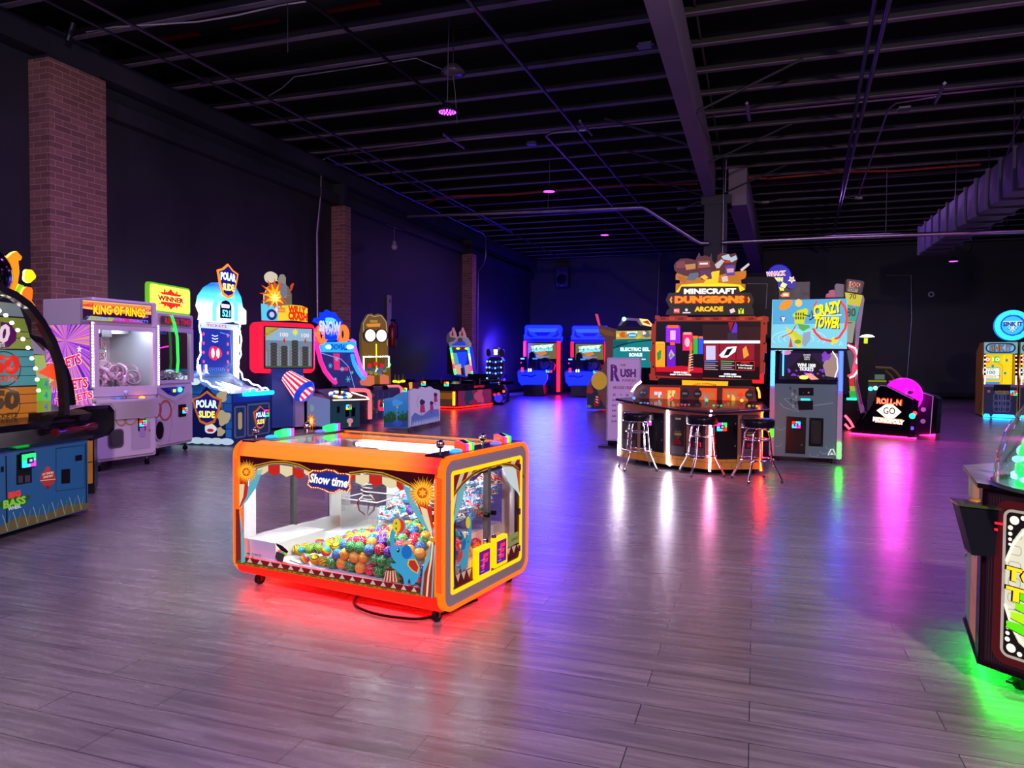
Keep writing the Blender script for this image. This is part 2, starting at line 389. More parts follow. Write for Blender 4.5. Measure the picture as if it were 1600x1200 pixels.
# ------------------------------------------------ things overhead
def run(name, label, cat, pts, r, key, group=None, n=8):
    o = MB().tube(pts, r, key, n).build(name); return tag(o, label, cat, group)
def P3(l, ax, v): return [pt(x, y, ax, v) for x, y in l]
a = pt(510, 243, 0, -11.2); yA = a.y
run('conduit_pipe', 'thick pale conduit crossing the ceiling from left wall to far right', 'pipe',
    [pt(x, y, 0, -11.3) for x, y in ((496, 500), (495, 365), (501, 305), (502, 262), (506, 248))]+P3([(516, 243), (700, 220), (918, 200), (1132, 180), (1600, 133)], 1, yA), .035, 'm:a8a0b0:.4')
run('conduit_pipe', 'thin pale conduit running just above the thick one, right of the girder', 'pipe',
    P3([(1165, 176), (1185, 172), (1197, 164), (1600, 124)], 1, yA), .018, 'm:a8a0b0:.4')
yB = pt(637, 337, 0, -11.2).y
run('sprinkler_main', 'silver sprinkler main dipping down to the black column', 'pipe',
    P3([(637, 338), (800, 332), (1003, 324), (1010, 326), (1088, 376), (1096, 380), (1108, 380)], 1, 20.7), .055, 'm:b0a8b8:.35')
run('sprinkler_main', 'silver sprinkler main running right from the black column', 'pipe',
    P3([(1128, 379), (1300, 371), (1450, 366), (1620, 360)], 1, 20.7), .055, 'm:b0a8b8:.35')
run('conduit_pipe', 'conduit climbing the black column beside its right edge', 'pipe',
    P3([(1129, 400), (1130, 330), (1131, 182)], 1, 20.8) + [Vector((-.98, 20.5, 7.1)), Vector((-.98, 4, 7.1))], .022, 'm:989090:.4')
run('conduit_pipe', 'short conduit slanting from bracket down to the column', 'pipe', P3([(1166, 180), (1162, 192), (1135, 242), (1133, 300)], 1, 20.4), .02, 'm:a8a0b0:.4')
def branch(label, p0, p1, z, r, key='m:706878:.4', extra=()):
    a, b = pt(p0[0], p0[1], 2, z), pt(p1[0], p1[1], 2, z); x = (a.x+b.x)/2
    b.y = min(b.y, 36.9)
    return run('sprinkler_branch', label, 'pipe', [Vector((a.x, a.y-4, z)), a, b]+list(extra), r, key)
branch('double sprinkler line nearest the left wall, crossing above the brick pilasters', (135, 0), (800, 362), 6.75, .03)
branch('second dark pipe beside the leftmost sprinkler line', (70, 0), (900, 415), 6.8, .022, 'p:302c38:.4')
branch('sprinkler line over the middle of the hall ending past the purple lamps', (738, 8), (1000, 320), 6.7, .03)
branch('dark pipe left of the middle sprinkler line', (480, 0), (700, 165), 6.75, .03, 'p:141218:.4')
branch('left pipe of the pair right of the girder', (1367, 0), (1300, 385), 6.8, .035)
branch('right pipe of the pair right of the girder', (1390, 0), (1302, 365), 6.6, .04)
branch('dark pipe running back toward the square duct', (1600, 172), (1420, 445), 6.5, .022)
run('conduit_pipe', 'thin conduit turning off the big conduit and running to the back wall', 'pipe',
    [pt(918, 203, 2, 6.7), pt(862, 207, 2, 6.7), pt(853, 212, 2, 6.7), pt(960, 325, 2, 6.7), pt(1033, 396, 1, 36.8), pt(1030, 400, 1, 36.8), pt(1027, 492, 1, 36.8)], .03, 'm:a8a0b0:.4')
run('conduit_pipe', 'thin conduit dropping from the big conduit to a small junction box on the right', 'pipe',
    P3([(1470, 150), (1400, 161), (1388, 170), (1341, 307)], 2, 6.8), .022, 'm:a890b0:.4')
run('conduit_pipe', 'blue tinted conduit along left wall toward the third pilaster', 'pipe',
    [pt(512, 247, 0, -10.9), pt(640, 310, 0, -10.9), pt(755, 365, 0, -10.9), pt(759, 372, 0, -10.9), pt(759, 400, 0, -10.9), pt(756, 412, 0, -10.98), pt(747, 424, 0, -11.0), pt(746, 600, 0, -11.0)], .025, 'm:8888a8:.4')
run('flexible_hose', 'red flexible hose crossing the ceiling left of the girder', 'hose', P3([(665, 319), (685, 309), (720, 306), (800, 304), (900, 294), (980, 289), (1090, 287)], 2, 6.93), .035, 'p:a03020:.5')
run('flexible_hose', 'red flexible hose crossing the ceiling right of the girder', 'hose', P3([(1155, 278), (1200, 279), (1260, 274), (1320, 268), (1400, 267), (1532, 257)], 2, 6.93), .035, 'p:a03020:.5')
run('flexible_wire', 'pale cable sagging across the top left joists', 'cable', P3([(135, 50), (180, 42), (250, 38), (310, 34), (370, 24), (440, 8), (480, 2)], 2, 6.85), .012, 'p:b0a8b0:.4')
run('flexible_wire', 'thin wire bent between joists toward the near pendant lamp', 'cable', P3([(420, 150), (440, 138), (460, 120), (560, 105), (650, 91), (695, 110), (705, 112)], 2, 6.9), .010, 'p:807888:.4')
run('flexible_wire', 'white wire rising and falling from a junction box near the pipe pair', 'cable', P3([(1170, 311), (1185, 317), (1200, 317), (1220, 311), (1310, 307), (1330, 310), (1341, 310)], 2, 6.85), .014, 'p:908890:.4')
run('flexible_wire', 'white wire between two boxes left of the black column', 'cable', P3([(1062, 326), (1075, 323), (1088, 316), (1100, 315)], 2, 6.85), .014, 'p:908890:.4')
run('hanger_rod', 'thin rod holding the right sprinkler main under the joists', 'rod', [pt(1386, 262, 1, 20.7), pt(1384, 368, 1, 20.7)], .012, 'm:706878:.4')
run('hanger_rod', 'thin rod holding the left sprinkler main under a purple lamp', 'rod', [pt(857, 300, 1, 20.7), pt(856, 330, 1, 20.7)], .012, 'm:706878:.4')
run('hanging_chain', 'loose chain hanging from a joist at the top left', 'chain', [pt(449.5, -10, 2, 7.0)+Vector((0, 0, -.03*k)) for k in range(30)], .008, 'm:706878:.4', None, 4)
run('conduit_pipe', 'vertical conduit down the back wall right of the bowling game', 'pipe', P3([(1383, 430), (1424, 430), (1424.5, 500), (1417, 594)], 1, 36.9), .03, 'm:909098:.4')
run('conduit_pipe', 'level conduit low on the back wall left of the yellow game', 'pipe', P3([(1430, 612), (1530, 616)], 1, 36.9), .03, 'm:606068:.4')
def bracket(p0, p1, z, label):
    a, b = pt(*p0, 2, z), pt(*p1, 2, z); mb = MB(); d = (b-a)
    mb.tube([a, b], .035, 'm:a898b0:.4', 4)
    for k in range(9): c = a+d*((k+.5)/9); mb.tube([c-Vector((0, 0, .037)), c-Vector((0, 0, .034))], .012, 'p:201828:.5', 6)
    tag(mb.build('strut_channel'), label, 'bracket', 'slotted struts holding the big conduit')
bracket((693, 210), (725, 231), 6.62, 'slotted strut holding the conduit above the tall screen game')
bracket((906, 189), (925, 211), 6.62, 'slotted blue lit strut on the conduit at the middle sprinkler line')
bracket((1476, 130), (1461, 161), 6.62, 'slotted pink strut on the conduit at the far right')
bracket((1167, 161), (1171, 188), 6.62, 'slotted strut at the conduit just right of the girder')
for lb, p in (('small metal junction box by the leftmost sprinkler line', (318, 126)), ('small box under the joist left of the girder', (1008, 71)), ('flat junction box where the dropped conduit ends', (1341, 310)),
              ('small box at the white wire left of the column', (1064, 326)), ('box on the white wire right of the column', (1196, 317)), ('dark box hung near the conduit at far right', (1413, 170)), ('blue tinted box under the joist beside the conduit', (831, 224))):
    c = pt(*p, 2, 6.88); o = MB().box(-.11, .11, -.06, .06, -.04, .04, 'm:807888:.4').cyl((-.14, 0, 0), (.14, 0, 0), .018, 'm:807888:.4', 6).build('junction_box'); o.location = c; tag(o, lb, 'box')
# square duct on the right
du = Thing('air_duct', 'big square sheet metal duct hanging at the right of the ceiling', 'duct', (0, 0, 0))
d0, d1 = Vector((4.80, 12.4, 0)), Vector((4.80, 25.5, 0))
dd = (d1-d0).normalized(); dn = Vector((dd.y, -dd.x, 0)); Ld = (d1-d0).length
zb, zt_ = 5.0, 5.80
for k in range(15):
    mb = MB(); s0, s1 = Ld*k/15, Ld*(k+1)/15-.04
    q = [(.0, zb), (.72, zb), (.72, zt_), (0, zt_)]
    ra = [d0+dd*s0+dn*u+Vector((0, 0, z)) for u, z in q]; rb = [d0+dd*s1+dn*u+Vector((0, 0, z)) for u, z in q]
    cs = [sum((ra[i]+ra[(i+1) % 4]+rb[i]+rb[(i+1) % 4] for _ in (0,)), Vector())/4 for i in range(4)]
    out = [Vector((0, 0, -1)), dn, Vector((0, 0, 1)), -dn]
    vs = ra+rb+[cs[i]+out[i]*.035 for i in range(4)]; fs = []
    for i in range(4):
        j = (i+1) % 4; fs += [(i, j, 8+i), (j, 4+j, 8+i), (4+j, 4+i, 8+i), (4+i, i, 8+i)]
    mb.add(vs, fs+[(0, 3, 2, 1), (4, 5, 6, 7)], 'duct')
    e0, e1 = s1-.03, s1+.05; q2 = [(-.05, zb-.05), (.77, zb-.05), (.77, zt_+.05), (-.05, zt_+.05)]
    ra = [d0+dd*e0+dn*u+Vector((0, 0, z)) for u, z in q2]; rb = [d0+dd*e1+dn*u+Vector((0, 0, z)) for u, z in q2]
    mb.add(ra+rb, [(i, (i+1) % 4, 4+(i+1) % 4, 4+i) for i in range(4)]+[(3, 2, 1, 0), (4, 5, 6, 7)], 'duct')
    mb.build('duct_section', du)
c = d0+dd*2.0-dn*.12+Vector((0, 0, 4.95))
mb = MB(); mb.add([c+dd*a+dn*b+Vector((0, 0, z)) for a in (-.45, .45) for b in (-.14, .2) for z in (-.1, .45)], [(0, 1, 3, 2), (4, 6, 7, 5), (0, 4, 5, 1), (2, 3, 7, 6), (0, 2, 6, 4), (1, 5, 7, 3)], 'duct')
for k in range(5): mb.add([c+dd*(-.46)+dn*b+Vector((0, 0, z)) for b, z in ((-.12, -.05+k*.09), (.18, -.05+k*.09), (.18, -.01+k*.09), (-.12, -.01+k*.09))], [(0, 1, 2, 3)], 'p:08080a:.6')
mb.build('air_register', du)
for k in (0, 5, 10): mb = MB(); q = d0+dd*(Ld*k/15+.1); [mb.tube([q+dn*u+Vector((0, 0, zt_)), q+dn*u+Vector((0, 0, 7.0))], .012, 'm:504858:.4', 5) for u in (0, .72)]; mb.build('hanger', du)
# purple pendant LED lamps
PUR = (.50, .10, 1.0)
def pendant(c, label, power, r=.17, drop=.45):
    T = Thing('pendant_lamp', label, 'lamp', c, 0, 'round purple ceiling lamps')
    mb = MB(); mb.lathe([(r*.35, .14), (r*.5, .12), (r*.6, .05), (r, .03), (r, 0), (r*.9, -.01)], (0, 0, 0), 'p:18161c:.4', 24); mb.build('housing', T)
    mb = MB(); mb.lathe([(0, 0), (r*.9, 0)], (0, 0, 0), 'p:2a0848:.3', 24)
    rn = random.Random(3)
    for ring, nn in ((.25, 5), (.5, 10), (.76, 16)):
        for j in range(nn):
            t = 2*math.pi*j/nn; x, y = r*ring*math.cos(t), r*ring*math.sin(t)
            mb.lathe([(0, -.012), (.012, -.008), (.014, 0)], (x, y, 0), 'e:c030ff:14' if j % 3 else 'e:7020ff:14', 6)
    mb.build('led_disc', T)
    mb = MB(); mb.tube([(0, 0, .14), (.01, 0, drop*.6), (.03, 0, drop)], .008, 'p:504858:.4', 5); mb.cyl((.03, 0, drop), (.03, 0, drop+.1), .05, 'p:302c38:.4', 10); mb.build('cord', T)
    lamp('lamp_light', 'AREA', (0, 0, -.03), power, PUR, r*2, (0, 0, -1), parent=T.root)
    return T
for i, (p, z, lb, pw) in enumerate([((699, 175), 5.6, 'nearest purple lamp hanging left of the girder', 60), ((858, 299), 5.9, 'purple lamp in front of the red hose', 60), ((945, 367), 6.2, 'farthest purple lamp left of the black column', 60),
        ((1490, 408), 5.3, 'purple lamp below the duct over the back wall', 60), ((1573, 361), 5.0, 'purple lamp at the right edge touching the sprinkler main', 60)]):
    c = pt(*p, 2, z); pendant(c, lb, pw, .17, HC-.1-z)
for c in [(-6.5, 7.0, 6.2), (3.2, 10.0, 6.4), (9, 13, 6.4), (-7.5, 27, 6.4), (3, 24.5, 6.7)]:  # added area lights without fixtures, filling the hall with purple
    lamp('purple_fill', 'AREA', c, 130, (.48, .20, 1), 2.0, (c[0], c[1], 0))
# bowl lamp with an uplit shade near the first pendant
T = Thing('dome_lamp', 'unlit dark domed lamp hanging beside the nearest purple lamp', 'lamp', pt(708, 115, 2, 6.4))
MB().lathe([(.02, .16), (.1, .14), (.2, .04), (.21, 0), (.12, -.03), (0, -.04)], (0, 0, 0), 'p:403c48:.25', 20).build('shade', T)
MB().tube([(0, 0, .16), (0, 0, .95)], .01, 'p:302c38:.4', 5).tube([(0, 0, -.04), (.03, .02, -.3), (-.05, .3, -.75)], .006, 'p:605868:.4', 5).build('cord', T)
# speaker on the back wall, camera and bulb
T = Thing('wall_speaker', 'dark loudspeaker mounted high on the back wall near the corner', 'speaker', pt(880, 433, 1, 36.6))
MB().box(-.34, .34, -.3, .2, -.55, .5, 'p:2c2c40:.5', .04).build('cabinet', T)
MB().lathe([(0, 0), (.24, -.02), (.26, 0)], (0, -.31, -.15), 'p:14141c:.6', 20, 1).box(-.05, .05, -.32, -.3, -.48, -.44, 'p:b0b0c0:.4').build('grille', T)
MB().box(-.05, .05, .2, .42, -.1, .1, 'p:101014:.5').build('bracket', T)
T = Thing('spot_light', 'small grey spotlight clamped above the near brick pilaster', 'lamp', pt(114, 52, 0, -10.8))
MB().cyl((0, 0, .16), (-.06, -.05, -.14), .05, 'm:606068:.4', 12).build('head', T); MB().tube([(0, 0, .1), (-.1, 0, .26), (-.3, 0, .3)], .015, 'm:404048:.4', 6).build('arm', T)
T = Thing('bare_bulb', 'round white sensor hanging from a cross bar between the pilasters', 'sensor', pt(616, 386, 0, -10.9))
MB().ball((0, 0, 0), .1, 'p:b0a0a8:.3', 12, 8).cyl((0, 0, .08), (0, 0, .18), .06, 'p:807880:.4', 10).build('globe', T); MB().tube([(0, 0, .15), (0, 0, .62)], .012, 'p:605868:.4', 5).tube([(0, -.5, .62), (0, .5, .62)], .012, 'p:605868:.4', 5).build('rod', T)
o = MB().lathe([(.07, 0), (.1, -.03), (.13, 0)], (0, 0, 0), 'p:c0c0c8:.4', 16, 1).build('wall_ring'); o.location = pt(1455, 460, 1, 36.97); tag(o, 'small pale ring fitting alone on the back wall', 'fitting')

# rust red boards laid on the deck between the first joists
for p, w_ in (((292, 65), .9), ((412, 48), 1.0), ((562, 20), 1.0), ((700, 4), 1.2)):
    c = pt(p[0], p[1], 2, HC-.03); struct('ceiling_patch', MB().box(c.x-w_*.5, c.x+w_*.5, c.y-.25, c.y+.25, HC-.04, HC-.001, 'p:701c14:.7'))
# ------------------------------------------------ circus crane cabinet in the foreground
def crop(fr, x0, y0, s): return lambda pts: fr.px([(x0+a/s, y0+b/s) for a, b in pts])
def ring(u0, v0, u1, v1, r): return rrect(u0, v0, u1, v1, r, 7)
def m_dots(name, c):
    mt, nt, b, N, L = nodes(name)
    tc = N('ShaderNodeTexCoord'); v = N('ShaderNodeTexVoronoi'); v.inputs['Scale'].default_value = 125; v.inputs['Randomness'].default_value = .12
    L(tc.outputs['Object'], v.inputs['Vector'])
    cr = N('ShaderNodeValToRGB'); cr.color_ramp.interpolation = 'CONSTANT'; cr.color_ramp.elements[0].color = (.9, .9, .88, 1)
    cr.color_ramp.elements[1].position = .27; cr.color_ramp.elements[1].color = lin(c)+[1]; L(v.outputs['Distance'], cr.inputs['Fac'])
    L(cr.outputs['Color'], b.inputs['Base Color']); b.inputs['Roughness'].default_value = .25
    return mt
def m_bands(name, cols, scale=14, axis='X', dist=0.0, rough=.25):
    mt, nt, b, N, L = nodes(name)
    tc = N('ShaderNodeTexCoord'); wv = N('ShaderNodeTexWave'); wv.wave_profile = 'SAW'; wv.bands_direction = axis; wv.inputs['Scale'].default_value = scale; wv.inputs['Distortion'].default_value = dist
    L(tc.outputs['Object'], wv.inputs['Vector']); cr = N('ShaderNodeValToRGB'); cr.color_ramp.interpolation = 'CONSTANT' if len(cols) < 5 else 'LINEAR'
    while len(cr.color_ramp.elements) < len(cols): cr.color_ramp.elements.new(.5)
    for i, (e, h) in enumerate(zip(cr.color_ramp.elements, cols)): e.position = i/len(cols); e.color = lin(h)+[1]
    L(wv.outputs['Fac'], cr.inputs['Fac']); L(cr.outputs['Color'], b.inputs['Base Color']); b.inputs['Roughness'].default_value = rough
    return mt
def m_foil(name, cols, scale=26):
    mt, nt, b, N, L = nodes(name)
    tc = N('ShaderNodeTexCoord'); v = N('ShaderNodeTexNoise'); v.inputs['Scale'].default_value = scale; v.inputs['Detail'].default_value = 2; L(tc.outputs['Object'], v.inputs['Vector'])
    cr = N('ShaderNodeValToRGB'); cr.color_ramp.interpolation = 'CONSTANT'
    while len(cr.color_ramp.elements) < len(cols): cr.color_ramp.elements.new(.5)
    for i, (e, h) in enumerate(zip(cr.color_ramp.elements, cols)): e.position = .28+.44*i/len(cols); e.color = lin(h)+[1]
    cr.color_ramp.elements[0].position = 0
    L(v.outputs['Fac'], cr.inputs['Fac']); L(cr.outputs['Color'], b.inputs['Base Color']); b.inputs['Roughness'].default_value = .18
    n2 = N('ShaderNodeTexNoise'); n2.inputs['Scale'].default_value = 45; L(tc.outputs['Object'], n2.inputs['Vector'])
    bp = N('ShaderNodeBump'); bp.inputs['Strength'].default_value = .7; bp.inputs['Distance'].default_value = .01; L(n2.outputs['Fac'], bp.inputs['Height']); L(bp.outputs['Normal'], b.inputs['Normal'])
    return mt
for n_, c_ in (('yellow', 'ffb000'), ('red', 'd0102c'), ('green', '28a038'), ('blue', '1878b8'), ('purple', '6428a8'), ('orange', 'ff7a10')):
    SPECIAL['dots_'+n_] = (lambda c=c_, n=n_: m_dots('dotted_'+n, c))
SPECIAL['rainbow'] = lambda: m_bands('rainbow_ball', ['ff3040', 'ff9010', 'ffe010', '30c840', '1090e0', 'ff3040'], 7, 'DIAGONAL')
SPECIAL['tiger'] = lambda: m_bands('striped_ball_green', ['98e030', '206838', 'c8f040', '184830'], 20, 'DIAGONAL', 1.2)
SPECIAL['wasp'] = lambda: m_bands('striped_ball_yellow', ['f8e020', 'e8b010', '302808', 'f8e020'], 22, 'DIAGONAL', 1.5)
SPECIAL['candy_blue'] = lambda: m_foil('candy_wrap_blue', ['1080e0', 'e8f4ff', '30a8f0', 'e8f4ff', 'e02850'])
SPECIAL['candy_red'] = lambda: m_foil('candy_wrap_red', ['f0f4f8', 'd83048', 'f8f8f8', '38b048', '2868c8'])
SPECIAL['topband'] = lambda: m_ramp('lit_top_band', 0, [(0, 'ff2008'), (.06, 'ff6a04'), (.80, 'ff7604'), (.96, 'ff1a08'), (1, 'ff1008')], 1.8, 1/1.665, 0)

ST_W, ST_D, ST_H, ST_B = 1.665, 1.05, .965, .075
T = Thing('crane_game', 'low orange and red glowing circus crane cabinet in the foreground', 'arcade game', (-3.29, 3.94, 0), -9.6)
ST = T; F, FR_, FL_ = T.front(0), T.right(ST_W), T.left(0)
W, D, H, B = ST_W, ST_D, ST_H, ST_B
f0 = T.right(.03)
def arcp(cy, cz, r, a0, a1, n=6): return [(cy+r*math.cos(R(a0+(a1-a0)*i/n)), cz+r*math.sin(R(a0+(a1-a0)*i/n))) for i in range(n+1)]
top_p = [(.0, .845)]+arcp(.085, H-.085, .085, 180, 90)+[(.12, H), (.12, H-.02), (.04, H-.05), (.02, .845)]
MB().slab(f0, top_p, 'topband', 0, W-.06).build('top_light_band', T)
MB().slab(f0, [(D-u, v) for u, v in top_p], 'topband', 0, W-.06).build('top_light_band', T)
bot_p = [(.0, .175)]+arcp(.06, B+.06, .06, 180, 270)+[(.12, B), (.12, B+.02), (.05, B+.03), (.02, .175)]
MB().slab(f0, bot_p, 'e:ff0a04:5', 0, W-.06).build('bottom_light_band', T)
MB().slab(f0, [(D-u, v) for u, v in bot_p], 'e:ff0a04:5', 0, W-.06).build('bottom_light_band', T)
MB().box(.05, W-.05, .1, D-.1, B+.01, B+.03, 'p:281014:.6').build('base_plate', T)
mb = MB(); mb.tube([(.12, .14, B), (W-.12, .14, B), (W-.12, D-.14, B), (.12, D-.14, B)], .012, 'e:ff0a04:34', 6, True); mb.build('underglow_strip', T)
for x, y in ((.14, .09), (W-.09, .09), (.14, D-.09), (W-.09, D-.09)): caster(T, x, y, B+.02)
# end frames (right one seen): glowing trims, grey rim, framed glass doors with curtains
for fr, nm in ((FR_, 'right'), (FL_, 'left')):
    s_ = 1 if nm == 'right' else -1; o_ = (lambda pts: pts) if nm == 'right' else (lambda pts: [(-u, v) for u, v in pts])
    MB().ribbon(fr, o_(ring(.012, B+.012, D-.012, H-.012, .085)), .024, 'e:ff4a04:3', -.05, .06, True).build('outer_light_trim', T)
    MB().ribbon(fr, o_(ring(.055, B+.055, D-.055, H-.055, .055)), .066, 'p:8c8284:.35', -.04, .045, True).build('end_rim', T)
    MB().ribbon(fr, o_(ring(.100, B+.10, D-.10, H-.10, .02)), .022, 'e:ff8c00:3', -.03, .038, True).build('inner_light_trim', T)
    MB().ribbon(fr, o_(ring(.128, B+.128, D-.128, H-.128, .01)), .034, 'p:2a0a0c:.4', -.03, .03, True).box(*( (W-.03, W+.005) if s_ == 1 else (-.005, .03)), D/2-.018, D/2+.018, B+.12, H-.12, 'p:5a5658:.3').build('door_frame', T)
    mb = MB(); mb.flat(fr, o_([(.13, B+.13), (D-.13, B+.13), (D-.13, H-.13), (.13, H-.13)]), 'glass', -.012); mb.build('door_glass', T)
Cc = crop(FR_, 680, 680, 4.1375)
mb = MB(); a_ = FR_
mb.flat(a_, Cc([(88, 250), (560, 108), (572, 255), (480, 190), (380, 185), (270, 225), (160, 320), (92, 430)]), 'p:7a1410:.5', .001)
for k in range(7):
    x0, x1 = 150+k*58, 180+k*58; g = lambda x: 232-(x-90)*.27; q = lambda x: 430-(x-92)*1.05+(max(0, x-92)**2)*.00128
    mb.flat(a_, Cc([(x0+20, g(x0)), (x1+20, g(x1)), (x1-20, q(x1)-20), (x0-20, q(x0)-20)]), 'e:e8dcb0:.5', .002)
mb.ribbon(a_, Cc([(92, 440), (120, 380), (175, 310), (250, 245), (340, 205), (420, 182), (500, 195), (545, 230), (572, 275)]), .022, 'e:c89028:.5', .004)
mb.ribbon(a_, Cc([(92, 440), (120, 380), (175, 310), (250, 245), (340, 205), (420, 182), (500, 195), (545, 230), (572, 275)]), .008, 'e:5a2808:.3', .005)
mb.flat(a_, Cc([(92, 420), (150, 330), (130, 480), (100, 600), (92, 640)]), 'e:c03018:.5', .002).flat(a_, Cc([(112, 400), (140, 370), (120, 480), (98, 590)]), 'e:e8dcc0:.6', .003)
mb.flat(a_, Cc([(150, 335), (200, 290), (165, 460), (110, 590), (94, 640), (118, 520)]), 'e:6ab8c0:.7', .003)
mb.flat(a_, Cc([(92, 640), (98, 680), (125, 870), (120, 985), (92, 1000)]), 'e:8a2818:.4', .002).flat(a_, Cc([(96, 680), (108, 760), (122, 980), (108, 990)]), 'e:70b8b8:.5', .003)
mb.flat(a_, Cc([(430, 200), (520, 205), (545, 300), (562, 430), (530, 370), (470, 300)]), 'e:d8ece8:.6', .002).flat(a_, Cc([(520, 215), (545, 250), (565, 330), (562, 430), (540, 360)]), 'e:c84830:.6', .003)
mb.flat(a_, Cc([(560, 430), (566, 600), (560, 715), (548, 720), (556, 600)]), 'e:6a3018:.4', .002)
mb.flat(a_, Cc([(122, 905), (240, 850), (242, 930), (122, 985)]), 'e:5a1410:.5', .002).flat(a_, Cc([(452, 735), (560, 690), (560, 760), (452, 800)]), 'e:5a1410:.5', .002)
for k in range(3): mb.flat(a_, Cc([(130+k*36, 905-k*16), (160+k*36, 890-k*16), (146+k*36, 950-k*16)]), 'e:e0b8a0:.5', .003); mb.flat(a_, Cc([(458+k*34, 736-k*14), (486+k*34, 724-k*14), (472+k*34, 775-k*14)]), 'e:e0b8a0:.5', .003)
mb.flat(a_, Cc([(450, 660), (535, 620), (540, 690), (452, 735)]), 'e:98a060:.5', .002)
mb.text(a_, 'coolcat' if 0 else 'CIRCUS' if 0 else 'CONCSI', *Cc([(510, 670)])[0], .018, 'p:404018:.5', .004)
# elephant on the door
def elephant(mb, a_, C2, k=0):
    bl, dk = 'e:3aa0c8:.7', 'e:1c6cb0:.7'
    return mb
mb.flat(a_, Cc([(150, 760), (175, 700), (200, 670), (208, 640), (215, 560), (222, 520), (232, 530), (230, 620), (228, 690), (215, 735), (210, 800), (205, 850), (190, 870), (186, 840), (172, 880), (160, 860), (165, 840), (148, 840), (140, 810)]), 'e:3898b8:.7', .005)
mb.flat(a_, Cc([(165, 690), (185, 665), (195, 690), (185, 735), (160, 745)]), 'e:1c60a8:.7', .006).flat(a_, Cc([(150, 760), (172, 735), (170, 790), (145, 830), (138, 800)]), 'e:c83820:.7', .006)
mb.flat(a_, [(u+.0, v) for u, v in Cc(ell(207, 565, 15, 38))], 'e:d8c030:.7', .006).flat(a_, Cc([(165, 625), (195, 640), (190, 665)]), 'e:e0c060:.7', .006).flat(a_, Cc(ell(207, 687, 3, 6)), 'p:101010:.5', .007)
mb.build('door_artwork', T)
mb = MB()
for pts, q in (([(243, 775), (338, 728), (338, 880), (243, 935)], 0), ([(358, 712), (443, 670), (443, 812), (358, 860)], 1)):
    o4 = Cc(pts); cx = sum(p[0] for p in o4)/4; cz = sum(p[1] for p in o4)/4; u0, u1 = o4[0][0], o4[1][0]; v0, v1 = o4[3][1], o4[0][1]
    mb.slab(a_, rrect(u0, v0, u1, v0+.19, .01), 'e:ff8c00:3', 0, .03, .004); mb.slab(a_, rrect(u0+.025, v0+.025, u1-.025, v0+.165, .004), 'e:6a1890:.8', .03, .004)
    mb.text(a_, 'E' if q else 'F', cx, v0+.1, .09, 'e:ff2850:1.2', .036, .06, 0, .2, .05)
    for j in range(3): mb.rect(a_, u0+.035, v0+.04+j*.035, u0+.075, v0+.045+j*.035, 'e:40a0ff:1', .036)
mb.build('prize_door_windows', T)
mb = MB()
for u, v in ((D/2-.05, .56), (D/2+.03, .56)): mb.cyl(a_.p(u, v, 0), a_.p(u, v, .03), .016, 'p:0a0a0a:.3', 10)
for u in (D/2-.05, D/2+.05): mb.cyl(a_.p(u, .40, 0), a_.p(u, .40, .02), .017, 'm:c0c0c0:.2', 10).cyl(a_.p(u, .40, .02), a_.p(u, .40, .022), .008, 'p:101010:.3', 8)
for v in (.25, .5, .8): mb.box(W, W+.012, D-.13, D-.115, v-.02, v+.02, 'p:303034:.4')
mb.build('door_hardware', T)
# front: glass, side posts, printed film
MB().box(0, .035, 0, .03, .2, .85, 'p:5a4a52:.4').build('front_post', T); MB().box(W-.035, W, 0, .03, .2, .85, 'p:5a4a52:.4').build('front_post', T)
mb = MB(); mb.rect(F, .03, .2, W-.03, .85, 'glass', -.012); mb.build('front_glass', T)
mb = MB(); mb.rect(T.fr((0, D, 0), (-1, 0, 0)), -W+.03, .2, -.03, .85, 'smoke', -.012); mb.build('back_glass', T)
C1 = crop(F, 360, 700, 4.615)
mb = MB(); a_ = F
maroon, red, cream, teal, gold = 'e:4a0a14:.35', 'e:c8281c:.75', 'e:e6dca8:.75', 'e:5cb4c4:.75', 'e:c8962a:.7'
aL = [(75, 185), (190, 130), (300, 105), (400, 102), (500, 125), (580, 165)]; aR = [(860, 185), (980, 170), (1100, 185), (1220, 230), (1320, 280), (1400, 340)]
mb.flat(a_, C1([(70, 55), (1478, 190), (1462, 270), (1400, 290), (1400, 340)]+aR[::-1][1:]+[(580, 165)]+aL[::-1][1:]+[(72, 190)]), maroon, .001)
for arc, flip in ((aL, 0), (aR, 1)):
    mb.ribbon(a_, C1(arc), .020, gold, .005); mb.ribbon(a_, C1(arc), .006, 'e:402008:.4', .006)
def tooth(x0, x1, y0, y1, h, key): mb.flat(a_, C1([(x0, y0), (x1, y1), (x1, y1+h*.72), ((x0+x1)/2, (y0+y1)/2+h), (x0, y0+h*.72)]), key, .003)
for x0, x1, y0, y1, h, key in ((195, 275, 150, 125, 55, cream), (275, 360, 125, 122, 75, red), (360, 450, 122, 135, 80, cream), (450, 533, 135, 165, 70, red), (533, 570, 150, 165, 40, cream),
                               (868, 905, 200, 196, 30, red), (905, 1002, 195, 192, 75, cream), (1002, 1097, 192, 205, 78, red), (1097, 1200, 205, 232, 72, cream), (1200, 1255, 232, 255, 62, red)): tooth(x0, x1, y0, y1, h, key)
